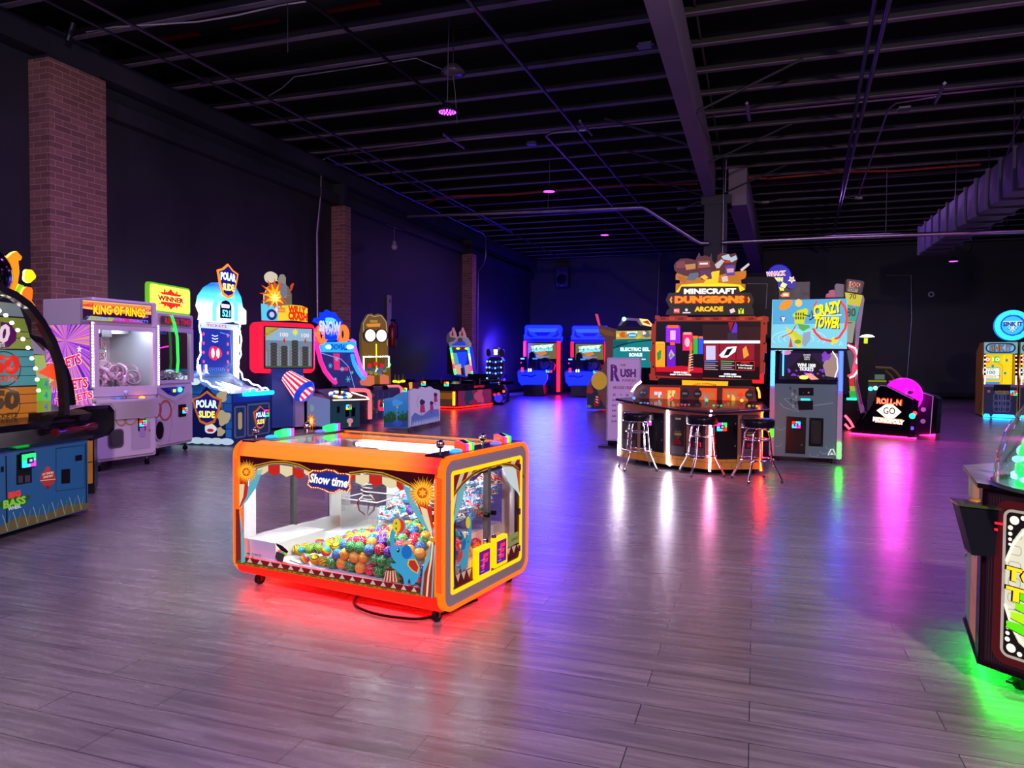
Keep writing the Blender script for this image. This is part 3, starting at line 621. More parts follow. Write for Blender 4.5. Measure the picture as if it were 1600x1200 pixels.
# curtains
mb.flat(a_, C1([(68, 200), (130, 230), (130, 330), (100, 400), (68, 432)]), red, .002).flat(a_, C1([(68, 260), (105, 260), (95, 350), (68, 420)]), cream, .003).flat(a_, C1([(150, 180), (238, 150), (190, 280), (130, 370), (68, 440), (120, 350)]), teal, .003)
mb.flat(a_, C1([(40, 440), (66, 440), (75, 560), (80, 800), (40, 820)]), 'e:8a2c20:.5', .002).flat(a_, C1([(66, 440), (85, 560), (105, 700), (108, 820), (80, 830), (78, 640)]), teal, .003)
mb.flat(a_, C1([(1240, 260), (1300, 290), (1350, 420), (1450, 620), (1390, 560), (1310, 440)]), teal, .003).flat(a_, C1([(1300, 300), (1400, 400), (1455, 430), (1462, 650), (1400, 520)]), red, .002).flat(a_, C1([(1370, 420), (1420, 440), (1458, 600), (1455, 640), (1400, 520)]), cream, .004)
mb.flat(a_, C1([(1455, 660), (1478, 680), (1470, 1090), (1372, 1060), (1400, 860), (1440, 740)]), 'e:a03024:.6', .002).flat(a_, C1([(1448, 680), (1440, 800), (1400, 900), (1385, 1060), (1372, 1055), (1392, 860)]), teal, .003)
mb.ribbon(a_, C1([(1462, 660), (1450, 800), (1430, 920), (1418, 1070)]), .012, cream, .003); mb.ribbon(a_, C1([(1475, 700), (1466, 850), (1455, 1080)]), .010, teal, .003)
mb.ribbon(a_, C1([(1435, 655), (1470, 668)]), .02, gold, .005)
# bottom border
mb.flat(a_, C1([(38, 785), (1400, 1030), (1400, 1075), (38, 835)]), 'e:80641c:.5', .001)
mb.flat(a_, C1([(110, 790), (1375, 1010), (1370, 1050), (112, 826)]), 'e:7a1816:.6', .002)
for k in range(17):
    x = 142+k*74; y = 800+(x-142)*.178; mb.flat(a_, C1([(x-20, y+22), (x+20, y+28), (x, y-8)]), 'e:d8c4ac:.6', .003)
for k in range(40):
    x = 80+k*34; y = 825+(x-80)*.178
    if k % 3: mb.flat(a_, C1([(x, y), (x+22, y+4), (x+22, y+14), (x, y+10)]), 'e:b89028:.5', .003)
# suns
for cx, cy, r0 in ((122, 172, 62), (1392, 322, 82)):
    mb.flat(a_, C1(star(cx, cy, r0*1.5, r0*.62, 22)), 'e:e88a10:.8', .006).flat(a_, C1(star(cx, cy, r0*1.25, r0*.58, 22, 98)), 'e:ffc830:.8', .007)
    mb.flat(a_, C1(ell(cx, cy, r0*.56, r0*.6)), 'e:d05818:.8', .008).flat(a_, C1(star(cx, cy, r0*.42, r0*.2, 6)), 'e:ffb030:.8', .009).ribbon(a_, C1(ell(cx, cy, r0*.5, r0*.54)), .005, 'e:ffd040:.8', .010, closed=True)
# name plate
pl8 = [(572, 175), (600, 155), (660, 160), (700, 148), (760, 158), (790, 178), (850, 180), (878, 190), (875, 225), (868, 250), (878, 290), (862, 318), (800, 302), (760, 325), (720, 322), (690, 305), (640, 288), (590, 285), (565, 262), (575, 220)]
cx = sum(p[0] for p in pl8)/len(pl8); cyy = sum(p[1] for p in pl8)/len(pl8)
mb.slab(a_, C1(pl8), 'e:d86818:.8', .006, .006); mb.flat(a_, C1([(cx+(x-cx)*.94, cyy+(y-cyy)*.88) for x, y in pl8]), 'e:8a2010:.7', .0125); mb.flat(a_, C1([(cx+(x-cx)*.90, cyy+(y-cyy)*.76) for x, y in pl8]), 'e:1c2c8c:.8', .0135)
for i in range(len(pl8)):
    for t in (.0, .33, .66):
        q, q2 = pl8[i], pl8[(i+1) % len(pl8)]; x, y = q[0]+(q2[0]-q[0])*t, q[1]+(q2[1]-q[1])*t
        mb.flat(a_, C1(ell(cx+(x-cx)*.965, cyy+(y-cyy)*.93, 4.5, n=6)), 'e:ffe8b0:1.2', .015)
mb.ptext(a_, 'Show time', 360+588/4.615, 700+212/4.615, 360+862/4.615, 700+252/4.615, 15, 'e:fff8e0:1', .016, .25, .035, 0)
# magician hat, small print
mb.flat(a_, C1([(335, 745), (395, 765), (380, 822), (345, 815), (325, 790)]), 'e:403838:.5', .004).flat(a_, C1([(335, 685), (380, 705), (422, 745), (412, 757), (370, 738), (336, 700)]), 'e:181414:.4', .005).ribbon(a_, C1([(430, 808), (512, 838)]), .005, 'p:0a0a0a:.4', .005)
mb.ptext(a_, 'CONCSI', 360+155/4.615, 700+765/4.615, 360+222/4.615, 700+775/4.615, 4, 'e:105030:.5', .003).flat(a_, C1(ell(130, 765, 11)), 'e:105030:.5', .003).flat(a_, C1([(124, 772), (136, 772), (130, 760)]), 'e:e8f0e8:.6', .004)
# elephant with drum and rattle
mb.flat(a_, C1([(1160, 700), (1152, 640), (1160, 600), (1185, 560), (1215, 555), (1205, 590), (1185, 640), (1190, 700), (1225, 705), (1262, 700), (1300, 720), (1340, 790), (1372, 860), (1375, 900), (1350, 960), (1325, 985), (1305, 985), (1300, 945), (1288, 945), (1282, 985), (1258, 985), (1250, 930), (1215, 890), (1175, 870), (1155, 830), (1200, 830), (1170, 790), (1155, 740)]), 'e:3a9cc4:.8', .006)
mb.flat(a_, C1(ell(1278, 748, 38, 50)), 'e:1d68b4:.8', .008).flat(a_, C1([(1290, 800), (1340, 800), (1370, 860), (1355, 905), (1310, 880), (1280, 840)]), 'e:d8b040:.8', .007).flat(a_, C1([(1298, 808), (1336, 808), (1362, 858), (1350, 895), (1315, 872), (1290, 840)]), 'e:b82c20:.8', .008)
mb.flat(a_, C1(ell(1216, 735, 9, 16)), 'p:101418:.4', .008).flat(a_, C1(ell(1214, 730, 3, 5)), 'e:ffffff:1', .009).flat(a_, C1([(1235, 695), (1305, 690), (1290, 655), (1262, 672)]), 'e:d8a070:.8', .008)
mb.flat(a_, C1(ell(1225, 560, 48, 58)), 'e:3a9cc4:.8', .007).flat(a_, C1(ell(1222, 560, 42, 52)), 'e:d83a20:.8', .008).flat(a_, C1(ell(1205, 558, 30, 50)), 'e:d8c430:.8', .009).flat(a_, C1(ell(1203, 540, 5, 9)), 'p:403010:.5', .010).flat(a_, C1(ell(1203, 578, 5, 9)), 'p:403010:.5', .010)
mb.flat(a_, C1([(1128, 880), (1190, 878), (1208, 965), (1108, 955)]), 'e:e0c8a8:.7', .006)
for k in range(4): mb.flat(a_, C1([(1132+k*16, 880), (1140+k*16, 880), (1128+k*24, 962), (1114+k*24, 960)]), 'e:a83028:.7', .007)
mb.flat(a_, C1(ell(1158, 874, 38, 9)), 'e:702018:.6', .008)
mb.build('front_artwork', T)
# inside: white liner, ledges, windows, light tubes
WH = 'p:eef2f2:.5'
mb = MB(); mb.box(.03, W-.03, .03, D-.03, .185, .2, WH); mb.build('inner_floor', T)
mb = MB(); mb.box(.03, .34, .04, .5, .2, .31, WH).box(.34, .75, .5, .98, .2, .29, WH).box(.75, 1.5, .58, .98, .2, .40, WH).box(W-.30, W-.03, .12, .52, .2, .30, WH); mb.build('inner_ledge', T)
mb = MB()
for x0, x1 in ((.03, .12), (.50, .66), (1.0, 1.12), (1.5, W-.03)): mb.box(x0, x1, D-.06, D-.03, .2, .9, WH)
mb.box(.03, W-.03, D-.07, D-.02, .2, .38, WH).box(.03, W-.03, D-.06, D-.03, .80, .9, WH); mb.build('back_liner', T)
mb = MB(); mb.box(.02, .05, .04, .14, .2, .9, WH).box(.02, .05, D-.16, D-.03, .2, .9, WH).box(.02, .05, .04, D-.04, .2, .3, WH).box(W-.05, W-.02, .04, .10, .2, .88, WH).box(W-.05, W-.02, D-.16, D-.03, .2, .88, WH); mb.build('side_liner', T)
mb = MB()
for x0, x1, y0, y1 in ((.40, .72, .60, .90), (1.15, 1.45, .62, .92)):
    for a, b in (((x0, y0), (x1, y0)), ((x1, y0), (x1, y1)), ((x0, y0), (x0, y1))): mb.add([(a[0], a[1], .3), (b[0], b[1], .3), (b[0], b[1], .52), (a[0], a[1], .52)], [(0, 1, 2, 3)], 'toplite')
    mb.tube([(x0, y0, .52), (x1, y0, .52), (x1, y1, .52), (x0, y1, .52)], .005, 'p:f8ffff:.1', 5, True)
mb.build('acrylic_chute', T)
mb = MB(); mb.box(.14, W-.14, .12, .135, H-.02, H-.005, 'p:3a3034:.4').box(.14, W-.14, D-.135, D-.12, H-.02, H-.005, 'p:3a3034:.4')
mb.build('top_frame', T)
mb = MB(); mb.add([(.15, .12, H-.006), (W-.15, .12, H-.006), (W-.15, D-.12, H-.006), (.15, D-.12, H-.006)], [(0, 1, 2, 3)], 'toplite'); mb.build('top_glass', T)
for y, gl in ((.085, 'e:f0ffff:150'), (D-.14, 'e:f0ffff:45')):  # front tube is added out of sight to brighten the prizes
    mb = MB(); mb.cyl((.28, y, .875), (W-.28, y, .875), .011, gl, 10); mb.cyl((.25, y, .875), (.28, y, .875), .017, 'm:c0c0c0:.3', 10); mb.cyl((W-.28, y, .875), (W-.25, y, .875), .017, 'm:c0c0c0:.3', 10); mb.build('light_tube', T)
for x, y in ((.62, .62), (1.28, .50)):
    mb = MB(); mb.box(x-.06, x+.06, y-.05, y+.05, .80, .89, 'p:404448:.3').cyl((x-.05, y-.07, .84), (x+.05, y-.07, .84), .02, 'm:909090:.3', 10).box(.16, W-.16, y+.055, y+.07, .86, .88, 'm:c0c0c8:.3')
    mb.tube([(x+.035*math.cos(t)*(1+.2*(i % 3)), y+.03*math.sin(t), .8-.003*i) for i, t in enumerate([k*.7 for k in range(95)])], .005, 'p:c8c8cc:.3', 5)
    mb.cyl((x, y, .56), (x, y, .62), .03, 'm:b0b0b8:.2', 12)
    for k in range(3):
        t = 2.1*k; c, s_ = math.cos(t), math.sin(t); mb.tube([(x+c*.02, y+s_*.02, .57), (x+c*.07, y+s_*.07, .52), (x+c*.06, y+s_*.06, .46), (x+c*.015, y+s_*.015, .42)], .006, 'm:c8c8d0:.15', 6)
    mb.build('claw', T)
# player strips on both ends
for x0, x1, sgn in ((.02, .14, -1), (W-.15, W-.02, 1)):
    MB().box(x0, x1, .05, D-.05, H-.012, H+.004, 'p:1c1014:.25').build('control_strip', T)
    xc = (x0+x1)/2
    for j, y in enumerate((.28, .76)):
        fr = T.fr((xc, y, H+.004), (0, 1, 0), (-sgn, 0, .55))
        mb = MB(); mb.cyl((xc, y-.17, H), (xc, y-.17, H+.05), .007, 'm:c0c0c0:.2', 8).ball((xc, y-.17, H+.062), .026, 'm:b8b0b0:.25', 14, 10); mb.build('joystick', T)
        mb = MB(); mb.ball((xc+.01*sgn, y-.02, H+.006), .045, 'e:2090ff:2.5' if j == 0 else 'e:7070ff:1.5', 16, 8, .8, 1, .35); mb.build('drop_button', T)
        mb = MB()
        for k in range(4):
            mb.add([(xc+a*.034+sgn*.0, y+.09+(k*.03-.045)+b*.015, H+.004+(0 if c < 0 else (.055 if a*sgn < 0 else .035))) for a in (-1, 1) for b in (-1, 1) for c in (-1, 1)], [(0, 1, 3, 2), (4, 6, 7, 5), (0, 4, 5, 1), (2, 3, 7, 6), (0, 2, 6, 4), (1, 5, 7, 3)], ([RAIN[3], RAIN[2], RAIN[4], RAIN[0]] if sgn > 0 else [RAIN[0], RAIN[0], RAIN[1], RAIN[2]])[k])
        mb.add([(xc-.02, y+.06, H+.062 if sgn > 0 else H+.045), (xc+.02, y+.06, H+.045 if sgn > 0 else H+.062), (xc+.02, y+.12, H+.045 if sgn > 0 else H+.062), (xc-.02, y+.12, H+.062 if sgn > 0 else H+.045)], [(0, 1, 2, 3)], 'p:101018:.2')
        mb.build('card_reader', T)
mb = MB(); mb.tube(smooth([T.W @ Vector(p) for p in ((.85, .35, .02), (.95, .10, .012), (1.12, .0, .012), (1.35, .0, .012), (1.52, .10, .012), (1.6, .5, .012))]), .008, 'p:0a0a0c:.5', 6); tag(mb.build('power_cord'), 'black power cord lying under the front of the circus crane cabinet', 'cord')
# prizes inside
def tl(x, y, z): return T.W @ Vector((x, y, z))
def hpile(x, y): return .235+.20*max(0, min(1, (x-.45)/.70))**.8*(.75+.25*min(1, y/.35)) - (.08*max(0, (x-1.25)/.3))
rng = random.Random(5); protos = {}
def ball_obj(kind, loc, r, label, group):
    if kind not in protos:
        o = MB().ball((0, 0, 0), .037, kind, 18, 12).build('toy_ball'); protos[kind] = o
    else:
        o = protos[kind].copy(); COL.objects.link(o)
    o.location = loc; o.scale = (r/.037,)*3; o.rotation_euler = (rng.uniform(0, 6), rng.uniform(0, 6), rng.uniform(0, 6)); tag(o, label, 'ball', group)
DN = {'dots_yellow': 'yellow', 'dots_red': 'red', 'dots_green': 'green', 'dots_blue': 'blue', 'dots_purple': 'purple', 'dots_orange': 'orange'}
def dot_ball(x, y, z):
    k = rng.choice(['dots_yellow']*4+['dots_red']*3+['dots_green']*3+['dots_blue']*3+['dots_purple']*2)
    ball_obj(k, tl(x, y, z), .0365, 'round %s ball with white dots in the circus cabinet pile' % DN[k], DN[k]+' dotted balls')
def str_ball(x, y, z):
    k = rng.choice(['rainbow', 'rainbow', 'tiger', 'wasp']); n_ = {'rainbow': 'rainbow coloured', 'tiger': 'green tiger striped', 'wasp': 'yellow black striped'}[k]
    ball_obj(k, tl(x, y, z), .032, '%s ball at the left of the circus cabinet pile' % n_, n_+' balls')
y = .062; row = 0
while y < .56:
    x = .36+(row % 2)*.036
    while x < 1.60:
        zt = hpile(x, y); z = .238 if row == 0 else zt; n_ = 0
        if x < .62 and rng.random() < (.62-x)*2.2: x += .073; continue
        while z <= zt+.01 and n_ < (7 if row == 0 else 1):
            (dot_ball if x > .80 + rng.uniform(-.06, .06) else str_ball)(x+rng.uniform(-.012, .012)+(.036 if n_ % 2 else 0), y+rng.uniform(0, .012), z+rng.uniform(-.004, .012)); z += .062; n_ += 1
        if n_ == 0: (dot_ball if x > .8 else str_ball)(x, y, .237)
        x += .0735
    y += .066; row += 1
def bag(x, y, z, key, label, grp, s=1):
    if key not in protos:
        mb = MB(); n, m_ = 10, 8; vs, fs = [], []
        for side in (1, -1):
            b0 = len(vs)
            for i in range(n+1):
                for j in range(m_+1):
                    u, v = i/n*2-1, j/m_*2-1; h = (1-u**4)*(1-v**4); vs.append((u*.085, v*.06, side*(.026*h+.004*h*math.sin(9*u+7*v))))
            for i in range(n):
                for j in range(m_):
                    q = (b0+i*(m_+1)+j, b0+(i+1)*(m_+1)+j, b0+(i+1)*(m_+1)+j+1, b0+i*(m_+1)+j+1); fs.append(q if side == 1 else q[::-1])
        mb.add(vs, fs, key, True); protos[key] = mb.build('candy_bag'); o = protos[key]
    else: o = protos[key].copy(); COL.objects.link(o)
    o.location = tl(x, y, z); o.rotation_euler = (rng.uniform(-.5, .5), rng.uniform(-.5, .5), rng.uniform(0, 6)); tag(o, label, 'candy bag', grp)
for k in range(95):
    x = .80+rng.random()*.70; y = .60+rng.random()*.33
    if rng.random() < .55: bag(x, y, .43+.03*rng.random()+.24*(y-.56)/.36*rng.uniform(.6,1)+.06*(x-.88), 'candy_blue', 'blue and white candy bag heaped at the back of the circus cabinet', 'blue candy bags')
    else: bag(x, y, .43+.03*rng.random()+.24*(y-.56)/.36*rng.uniform(.6,1)+.06*(x-.88), 'candy_red', 'white and red candy bag heaped at the back of the circus cabinet', 'red and white candy bags')
for k in range(16):
    x = .95+rng.random()*.55; y = .55+rng.random()*.12; q = rng.choice(['dots_orange', 'dots_purple', 'dots_green', 'dots_blue'])
    ball_obj(q, tl(x, y, .50+rng.random()*.12), .034, '%s ball lying among the candy bags of the circus cabinet' % DN[q], DN[q]+' balls among the candy')
# ------------------------------------------------ claw cabinets along the left wall
def m_rays(name, cols, c, strength=1):
    """printed sunburst: rays around a centre in object YZ"""
    mt, nt, b, N, L = nodes(name)
    tc = N('ShaderNodeTexCoord'); sp = N('ShaderNodeSeparateXYZ'); L(tc.outputs['Object'], sp.inputs[0])
    ay, az = N('ShaderNodeMath'), N('ShaderNodeMath'); ay.inputs[1].default_value = -c[0]; az.inputs[1].default_value = -c[1]
    L(sp.outputs[1], ay.inputs[0]); L(sp.outputs[2], az.inputs[0])
    at = N('ShaderNodeMath'); at.operation = 'ARCTAN2'; L(az.outputs[0], at.inputs[0]); L(ay.outputs[0], at.inputs[1])
    ns = N('ShaderNodeTexNoise'); ns.noise_dimensions = '1D'; ns.inputs['Scale'].default_value = 7; ns.inputs['Detail'].default_value = 3; L(at.outputs[0], ns.inputs['W'])
    cr = N('ShaderNodeValToRGB'); L(ns.outputs['Fac'], cr.inputs[0])
    while len(cr.color_ramp.elements) < len(cols): cr.color_ramp.elements.new(.5)
    for i, (e, h) in enumerate(zip(cr.color_ramp.elements, cols)): e.position = .3+.4*i/(len(cols)-1); e.color = lin(h)+[1]
    L(cr.outputs[0], b.inputs['Emission Color']); b.inputs['Emission Strength'].default_value = strength; b.inputs['Base Color'].default_value = (.05, .05, .05, 1)
    return mt
SPECIAL['burst'] = lambda: m_rays('purple_burst_print', ['4a10a0', '8020e0', 'e060ff', 'ffb040', '9030f0'], (.55, 1.75), .85)
SPECIAL['burst_red'] = lambda: m_rays('orange_burst_print', ['a01010', 'e85818', 'ffb030', 'ffe080'], (.4, 2.5), 1.0)
PW, PW2 = 'p:dccdd8:.35', 'p:c4b2c4:.4'
def leds(mb, pts, n, r, key='e:ffe8ff:14'):
    tot = []
    for i in range(n):
        t = (i+.5)/n*(len(pts)-1); k = min(int(t), len(pts)-2); a, b = Vector(pts[k]), Vector(pts[k+1]); mb.ball(a.lerp(b, t-k), r, key, 6, 4)
    return mb
def claw_cabinet(T, W, D, z0, zl, zw0, zw1, zh, ztop):
    """moulded white claw cabinet: lower body, window frame, header; interior with white tray and claw"""
    mb = MB(); mb.slab(T.front(D), rrect(0, z0, W, zl, .03), PW, 0, D-.03, .01); mb.slab(T.front(.03), rrect(.03, z0+.03, W-.03, zl-.05, .05), PW, 0, .03, .015); mb.build('lower_body', T)
    mb = MB()
    for x in (0, W-.07): mb.box(x, x+.07, 0, .07, zl, zh, PW)
    mb.box(.07, W-.07, 0, .05, zl, zw0, PW).box(.07, W-.07, 0, .05, zw1, zh, PW); mb.build('window_frame', T)
    for x in (0, W-.07): MB().box(x, x+.07, D-.07, D, zl, zh, PW).build('corner_post', T)
    mb = MB(); mb.slab(T.front(D), rrect(-.01, zh, W+.01, ztop, .02), PW, 0, D, .02); mb.build('header', T)
    mb = MB(); mb.rect(T.front(.03), .07, zw0, W-.07, zw1, 'glass', 0); mb.build('window_glass', T)
    MB().box(.03, W-.03, .04, D-.04, zl-.02, zl, 'p:f0f0f8:.5').build('prize_floor', T)
    mb = MB(); mb.box(.12, W-.12, D*.42, D*.58, zh-.09, zh-.02, 'm:a0a0a8:.3').box(W*.42, W*.58, D*.4, D*.6, zh-.14, zh-.04, 'p:404048:.4'); mb.cyl((W/2, D/2, zh-.3), (W/2, D/2, zh-.14), .02, 'm:c0c0c8:.2', 8)
    for k in range(3):
        t = 2.1*k+.4; c, s = math.cos(t), math.sin(t); mb.tube([(W/2, D/2, zh-.29), (W/2+c*.09, D/2+s*.09, zh-.33), (W/2+c*.07, D/2+s*.07, zh-.42)], .007, 'm:c8c8d0:.15', 6)
    mb.build('claw', T)
KR = Thing('claw_machine', 'white claw cabinet full of rings under a KING OF RINGS sign', 'arcade game', (-8.25, 7.21, 0), 85)
T = KR; F = T.front(0); C = crop(F, 100, 440, 4); W, D = .97, 1.0
zt = F.uv(111+1, 461)[1]; zw0 = F.uv(178, 604)[1]; zw1 = F.uv(178, 516)[1]; zl = F.uv(180, 619)[1]; zh = zw1+.06
claw_cabinet(T, W, D, .13, zl, zw0, zw1, zh, zt)
mb = MB(); s4 = C([(112, 120), (540, 148), (540, 262), (112, 240)]); u0, u1, v0, v1 = s4[0][0], s4[1][0], (s4[2][1]+s4[3][1])/2, (s4[0][1]+s4[1][1])/2
cu = (u0+u1)/2; cv = (v0+v1)/2; hw, hh = (u1-u0)/2, (v1-v0)/2
mb.slab(F, rrect(u0-.02, v0-.02, u1+.02, v1+.02, .02), 'p:a890a8:.4', 0, .012)
mb.rect(F, u0, v0, u1, v1, 'e:3a1440:.6', .013)
mb.flat(F, [(u0, v1), (u1, v1), (u1, cv), (cu, cv-.02), (u0, cv+.02)], 'burst_red', .014)
for k, (h, a) in enumerate((('e:404848:.6', 0), ('e:787080:.6', .3), ('e:60a0c0:.7', .6), ('e:c8d040:.7', .1), ('e:e040a0:.7', .8))): mb.flat(F, [(u0+a*hw, v0), (u0+a*hw+hw, v0), (u0+a*hw+hw*.8, v0+hh*.35), (u0+a*hw+.05, v0+hh*.45)], h, .015+.0003*k)
mb.text(F, 'KING OF RINGS', cu+.02, cv+.01, hh*1.0, 'e:c02008:1', .018, hw*1.55, 0, 0, .07, .01).text(F, 'KING OF RINGS', cu+.02, cv+.012, hh*.95, 'e:ffd020:1.4', .021, hw*1.52, 0, 0, .035, .01)
mb.text(F, 'MINI', u0+.09, v1-.05, .035, 'e:ff3030:1', .018, .12, 15); mb.text(F, 'RINGS', u1-.10, v0+.09, .03, 'e:d080ff:1', .018, .1, 10).text(F, 'TICKETS   WIN   TICKETS', cu, v0+.03, .035, 'e:6080ff:1', .019, hw*1.8)
mb.ribbon(F, ell(u1-.06, v1-.05, .022), .006, 'e:d8d8d8:.8', .018, closed=True); mb.build('marquee', T)
# left side print, LED strips
S = T.left(0); D_ = D
mb = MB(); mb.rect(S, -D+.04, zw0-.25, -.05, zh+.10, 'burst', .004)
for u, v, r, s in ((-.62, zw0+.30, 12, .20), (-.50, zw0+.02, 6, .20), (-.40, zw0-.16, 10, .14)):
    mb.text(S, 'TICKETS', u, v, s*.75, 'e:fff0ff:1', .007, .78, r, 0, .06).text(S, 'TICKETS', u, v, s*.68, 'e:e81848:1', .009, .76, r, 0, .03)
mb.flat(S, star(-.28, zw0+.5, .05, .02, 5), 'e:fff0ff:1.2', .007).flat(S, star(-.75, zw0+.55, .04, .016, 5), 'e:fff0ff:1.2', .007).text(S, 'WIN', -.8, zw0+.1, .12, 'e:d0f030:1', .008, .2, 15)
mb.build('side_print', T)
MB().box(-.004, .0, .03, D-.02, zh+.12, zt-.01, PW).box(-.006, 0, .02, D-.02, .14, zw0-.26, PW2).build('side_panel', T)
for x, y in ((-.018, .02), (W+.004, -.012)):
    mb = MB(); mb.box(x-.014, x+.014, y-.012, y+.02, zw0-.02, zh+.06 if x > 0 else zt-.03, 'p:c8b8d0:.4'); leds(mb, [(x, y-.014, zw0), (x, y-.014, zh+.04 if x > 0 else zt-.06)], 26, .012, 'e:f8d0ff:16'); mb.build('led_strip', T)
# shelf, joystick, button, logo, ticket slots
mb = MB(); cv_ = [(u, -.035-.12*math.sin(math.pi*min(1, max(0, u/W)))) for u in [W*i/12 for i in range(13)]]
top = Fr((0, 0, zl-.07), (1, 0, 0), (0, 1, 0)); mb.slab(top, [(u, v) for u, v in cv_]+[(W, .05), (0, .05)], PW, 0, .03, .006)
for i in range(12):
    a, b = cv_[i], cv_[i+1]; mb.add([(a[0], a[1], zl-.07), (b[0], b[1], zl-.07), (b[0], b[1]*.25, zl-.32), (a[0], a[1]*.25, zl-.32)], [(0, 3, 2, 1)], PW, True)
mb.build('control_shelf', T)
mb = MB(); mb.box(.25, .72, -.09, .02, zl-.040, zl-.036, 'p:2038a0:.3'); mb.cyl((.42, -.06, zl-.04), (.42, -.06, zl+.03), .008, 'm:c0c0c8:.2', 8).ball((.42, -.06, zl+.05), .028, 'p:d8e0f8:.15', 12, 8); mb.build('joystick', T)
mb = MB(); mb.ball((.66, -.07, zl-.03), .04, 'e:ff7010:5', 14, 8, 1, 1, .5); mb.ball((.30, -.05, zl-.03), .03, 'e:3060ff:2', 12, 8, 1, 1, .5); mb.build('drop_button', T)
mb = MB(); q = C([(358, 862), (415, 845)])
for c_, r in ((q[0], .075), (q[1], .10)): mb.ribbon(F, ell(c_[0], c_[1], r, r*1.05, 28), .022, 'p:b07860:.3', .002, .006, True); mb.ribbon(F, ell(c_[0], c_[1], r*.96, r, 28), .006, 'p:f0c8a0:.3', .009, 0, True)
mb.build('ring_emblem', T)
q = C([(484, 885)])[0]; mb = MB(); mb.slab(F, rrect(q[0]-.06, q[1]-.11, q[0]+.06, q[1]+.13, .008), 'p:101014:.4', 0, .01); mb.build('slot_plate', T); card_reader(T, T.fr((0, -.010, 0)), q[0], q[1], .10, (1, 2, 0, 3))
mb = MB(); mb.slab(F, rrect(u1-.33, .25, u1-.02, zl-.38, .03), PW2, 0, .006); mb.slab(F, rrect(u1-.20, .42, u1-.12, zl-.30, .02), 'p:b898c8:.3', .006, .01).cyl(F.p(q[0]+.12, .5, .006), F.p(q[0]+.12, .5, .014), .012, 'm:c0c0c0:.2', 8)
mb.build('service_door', T)
mb = MB(); mb.slab(F, rrect(.18, .30, .42, .56, .06), 'p:6a5868:.4', 0, .008).slab(F, rrect(.20, .32, .40, .54, .05), 'p:38303c:.3', .008, .004); mb.build('prize_flap', T)
for x in (.12, W-.1): caster(T, x, .1, .13, .04); caster(T, x, D-.1, .13, .04)
# inside
mb = MB(); B_ = T.front(D-.05); mb.rect(B_, .04, zl, W-.04, zh, 'p:d0d8e0:.5', 0)
mb.rect(B_, .45, zl+.05, W-.2, zh-.05, 'e:3c6050:.35', .004).text(B_, 'TICKETS', .66, zh-.22, .12, 'e:c03050:.6', .008, .40, 5).text(B_, 'PRIZES', .66, zh-.42, .10, 'e:c05060:.5', .008, .38, 5).text(B_, 'WIN', .53, zh-.2, .1, 'e:b0d020:.7', .009, .14, 20); mb.build('back_print', T)
SI = Fr((.05, 0, 0), (0, -1, 0), (0, 0, 1)); 
mb = MB(); SI = Fr((W-.05, 0, 0), (0, -1, 0), (0, 0, 1)); mb.rect(SI, -D+.06, zl, -.06, zh, 'p:c8d0dc:.5', 0)
SI = Fr((.05, 0, 0), (0, 1, 0), (0, 0, 1)); mb.rect(SI, .06, zl, D-.06, zh, 'p:dce4f0:.5', 0).text(SI, 'WIN', .50, zh-.25, .14, 'e:f0d818:1', .006, .25, -15, 0, .05).text(SI, 'TICKETS', .45, zh-.46, .14, 'e:e81850:1', .006, .55, 5, 0, .05); mb.build('inner_side', T)
mb = MB(); mb.cyl((.06, .10, zh-.04), (W-.06, .10, zh-.04), .014, 'e:e8f0ff:60', 8); mb.build('light_tube', T)
rg = random.Random(9)
def m_ringtape(): return m_bands('printed_ring_tape', ['f4e4f4', 'e868c8', 'f4e4f4'], 22, 'X', 1.0, .3)
SPECIAL['ringtape'] = m_ringtape
mb = MB(); mb.lathe([(.10, -.022), (.104, -.022), (.104, .022), (.10, .022), (.094, .022), (.094, -.022), (.10, -.022)], (0, 0, 0), 'ringtape', 26)
r0 = mb.build('prize_ring'); first = True
for i in range(34):
    x = .15+.68*((i*5) % 11)/10+rg.uniform(-.02, .02); y = .17+.66*((i*3) % 7)/6; z = zl+.11+.10*rg.random()+.10*(i % 3)
    o = r0 if first else r0.copy()
    if not first: COL.objects.link(o)
    first = False
    o.location = T.W @ Vector((x, y, z)); o.rotation_euler = (rg.uniform(.9, 2.0), rg.uniform(-.6, .6), rg.uniform(0, 6)); tag(o, 'pink and white wide prize ring inside the KING OF RINGS cabinet', 'ring', 'prize rings in the claw cabinet')

# second cabinet, green winner sign
WN = Thing('claw_machine', 'white claw cabinet with a glowing yellow green WINNER sign on top', 'arcade game', (-8.74, 8.76, 0), 102)
T = WN; F = T.front(0); C = crop(F, 100, 440, 4); W, D = 1.0, .95
zt = F.uv(296, 493)[1]; zw0 = F.uv(290, 593)[1]; zw1 = F.uv(290, 520)[1]; zl = F.uv(290, 598)[1]; zh = F.uv(296, 514)[1]
claw_cabinet(T, W, D, .13, zl, zw0, zw1, zh, zt)
g = C([(505, 20), (770, 45), (770, 195), (505, 175)]); mb = MB(); fs = T.fr((0, .12, 0)); Cs = crop(fs, 100, 440, 4); g = Cs([(505, 22), (770, 45), (770, 192), (505, 178)])
u0, u1 = g[0][0], g[1][0]; v0, v1 = zt, g[1][1]; cu, cv = (u0+u1)/2, (v0+v1)/2; hw, hh = (u1-u0)/2, (v1-v0)/2
mb.slab(fs, rrect(u0, v0, u1, v1, .06), 'e:60b020:1.2', 0, .06, .008); mb.flat(fs, rrect(u0+.03, v0+.03, u1-.03, v1-.03, .05), 'e:e8ff40:2.2', .062)
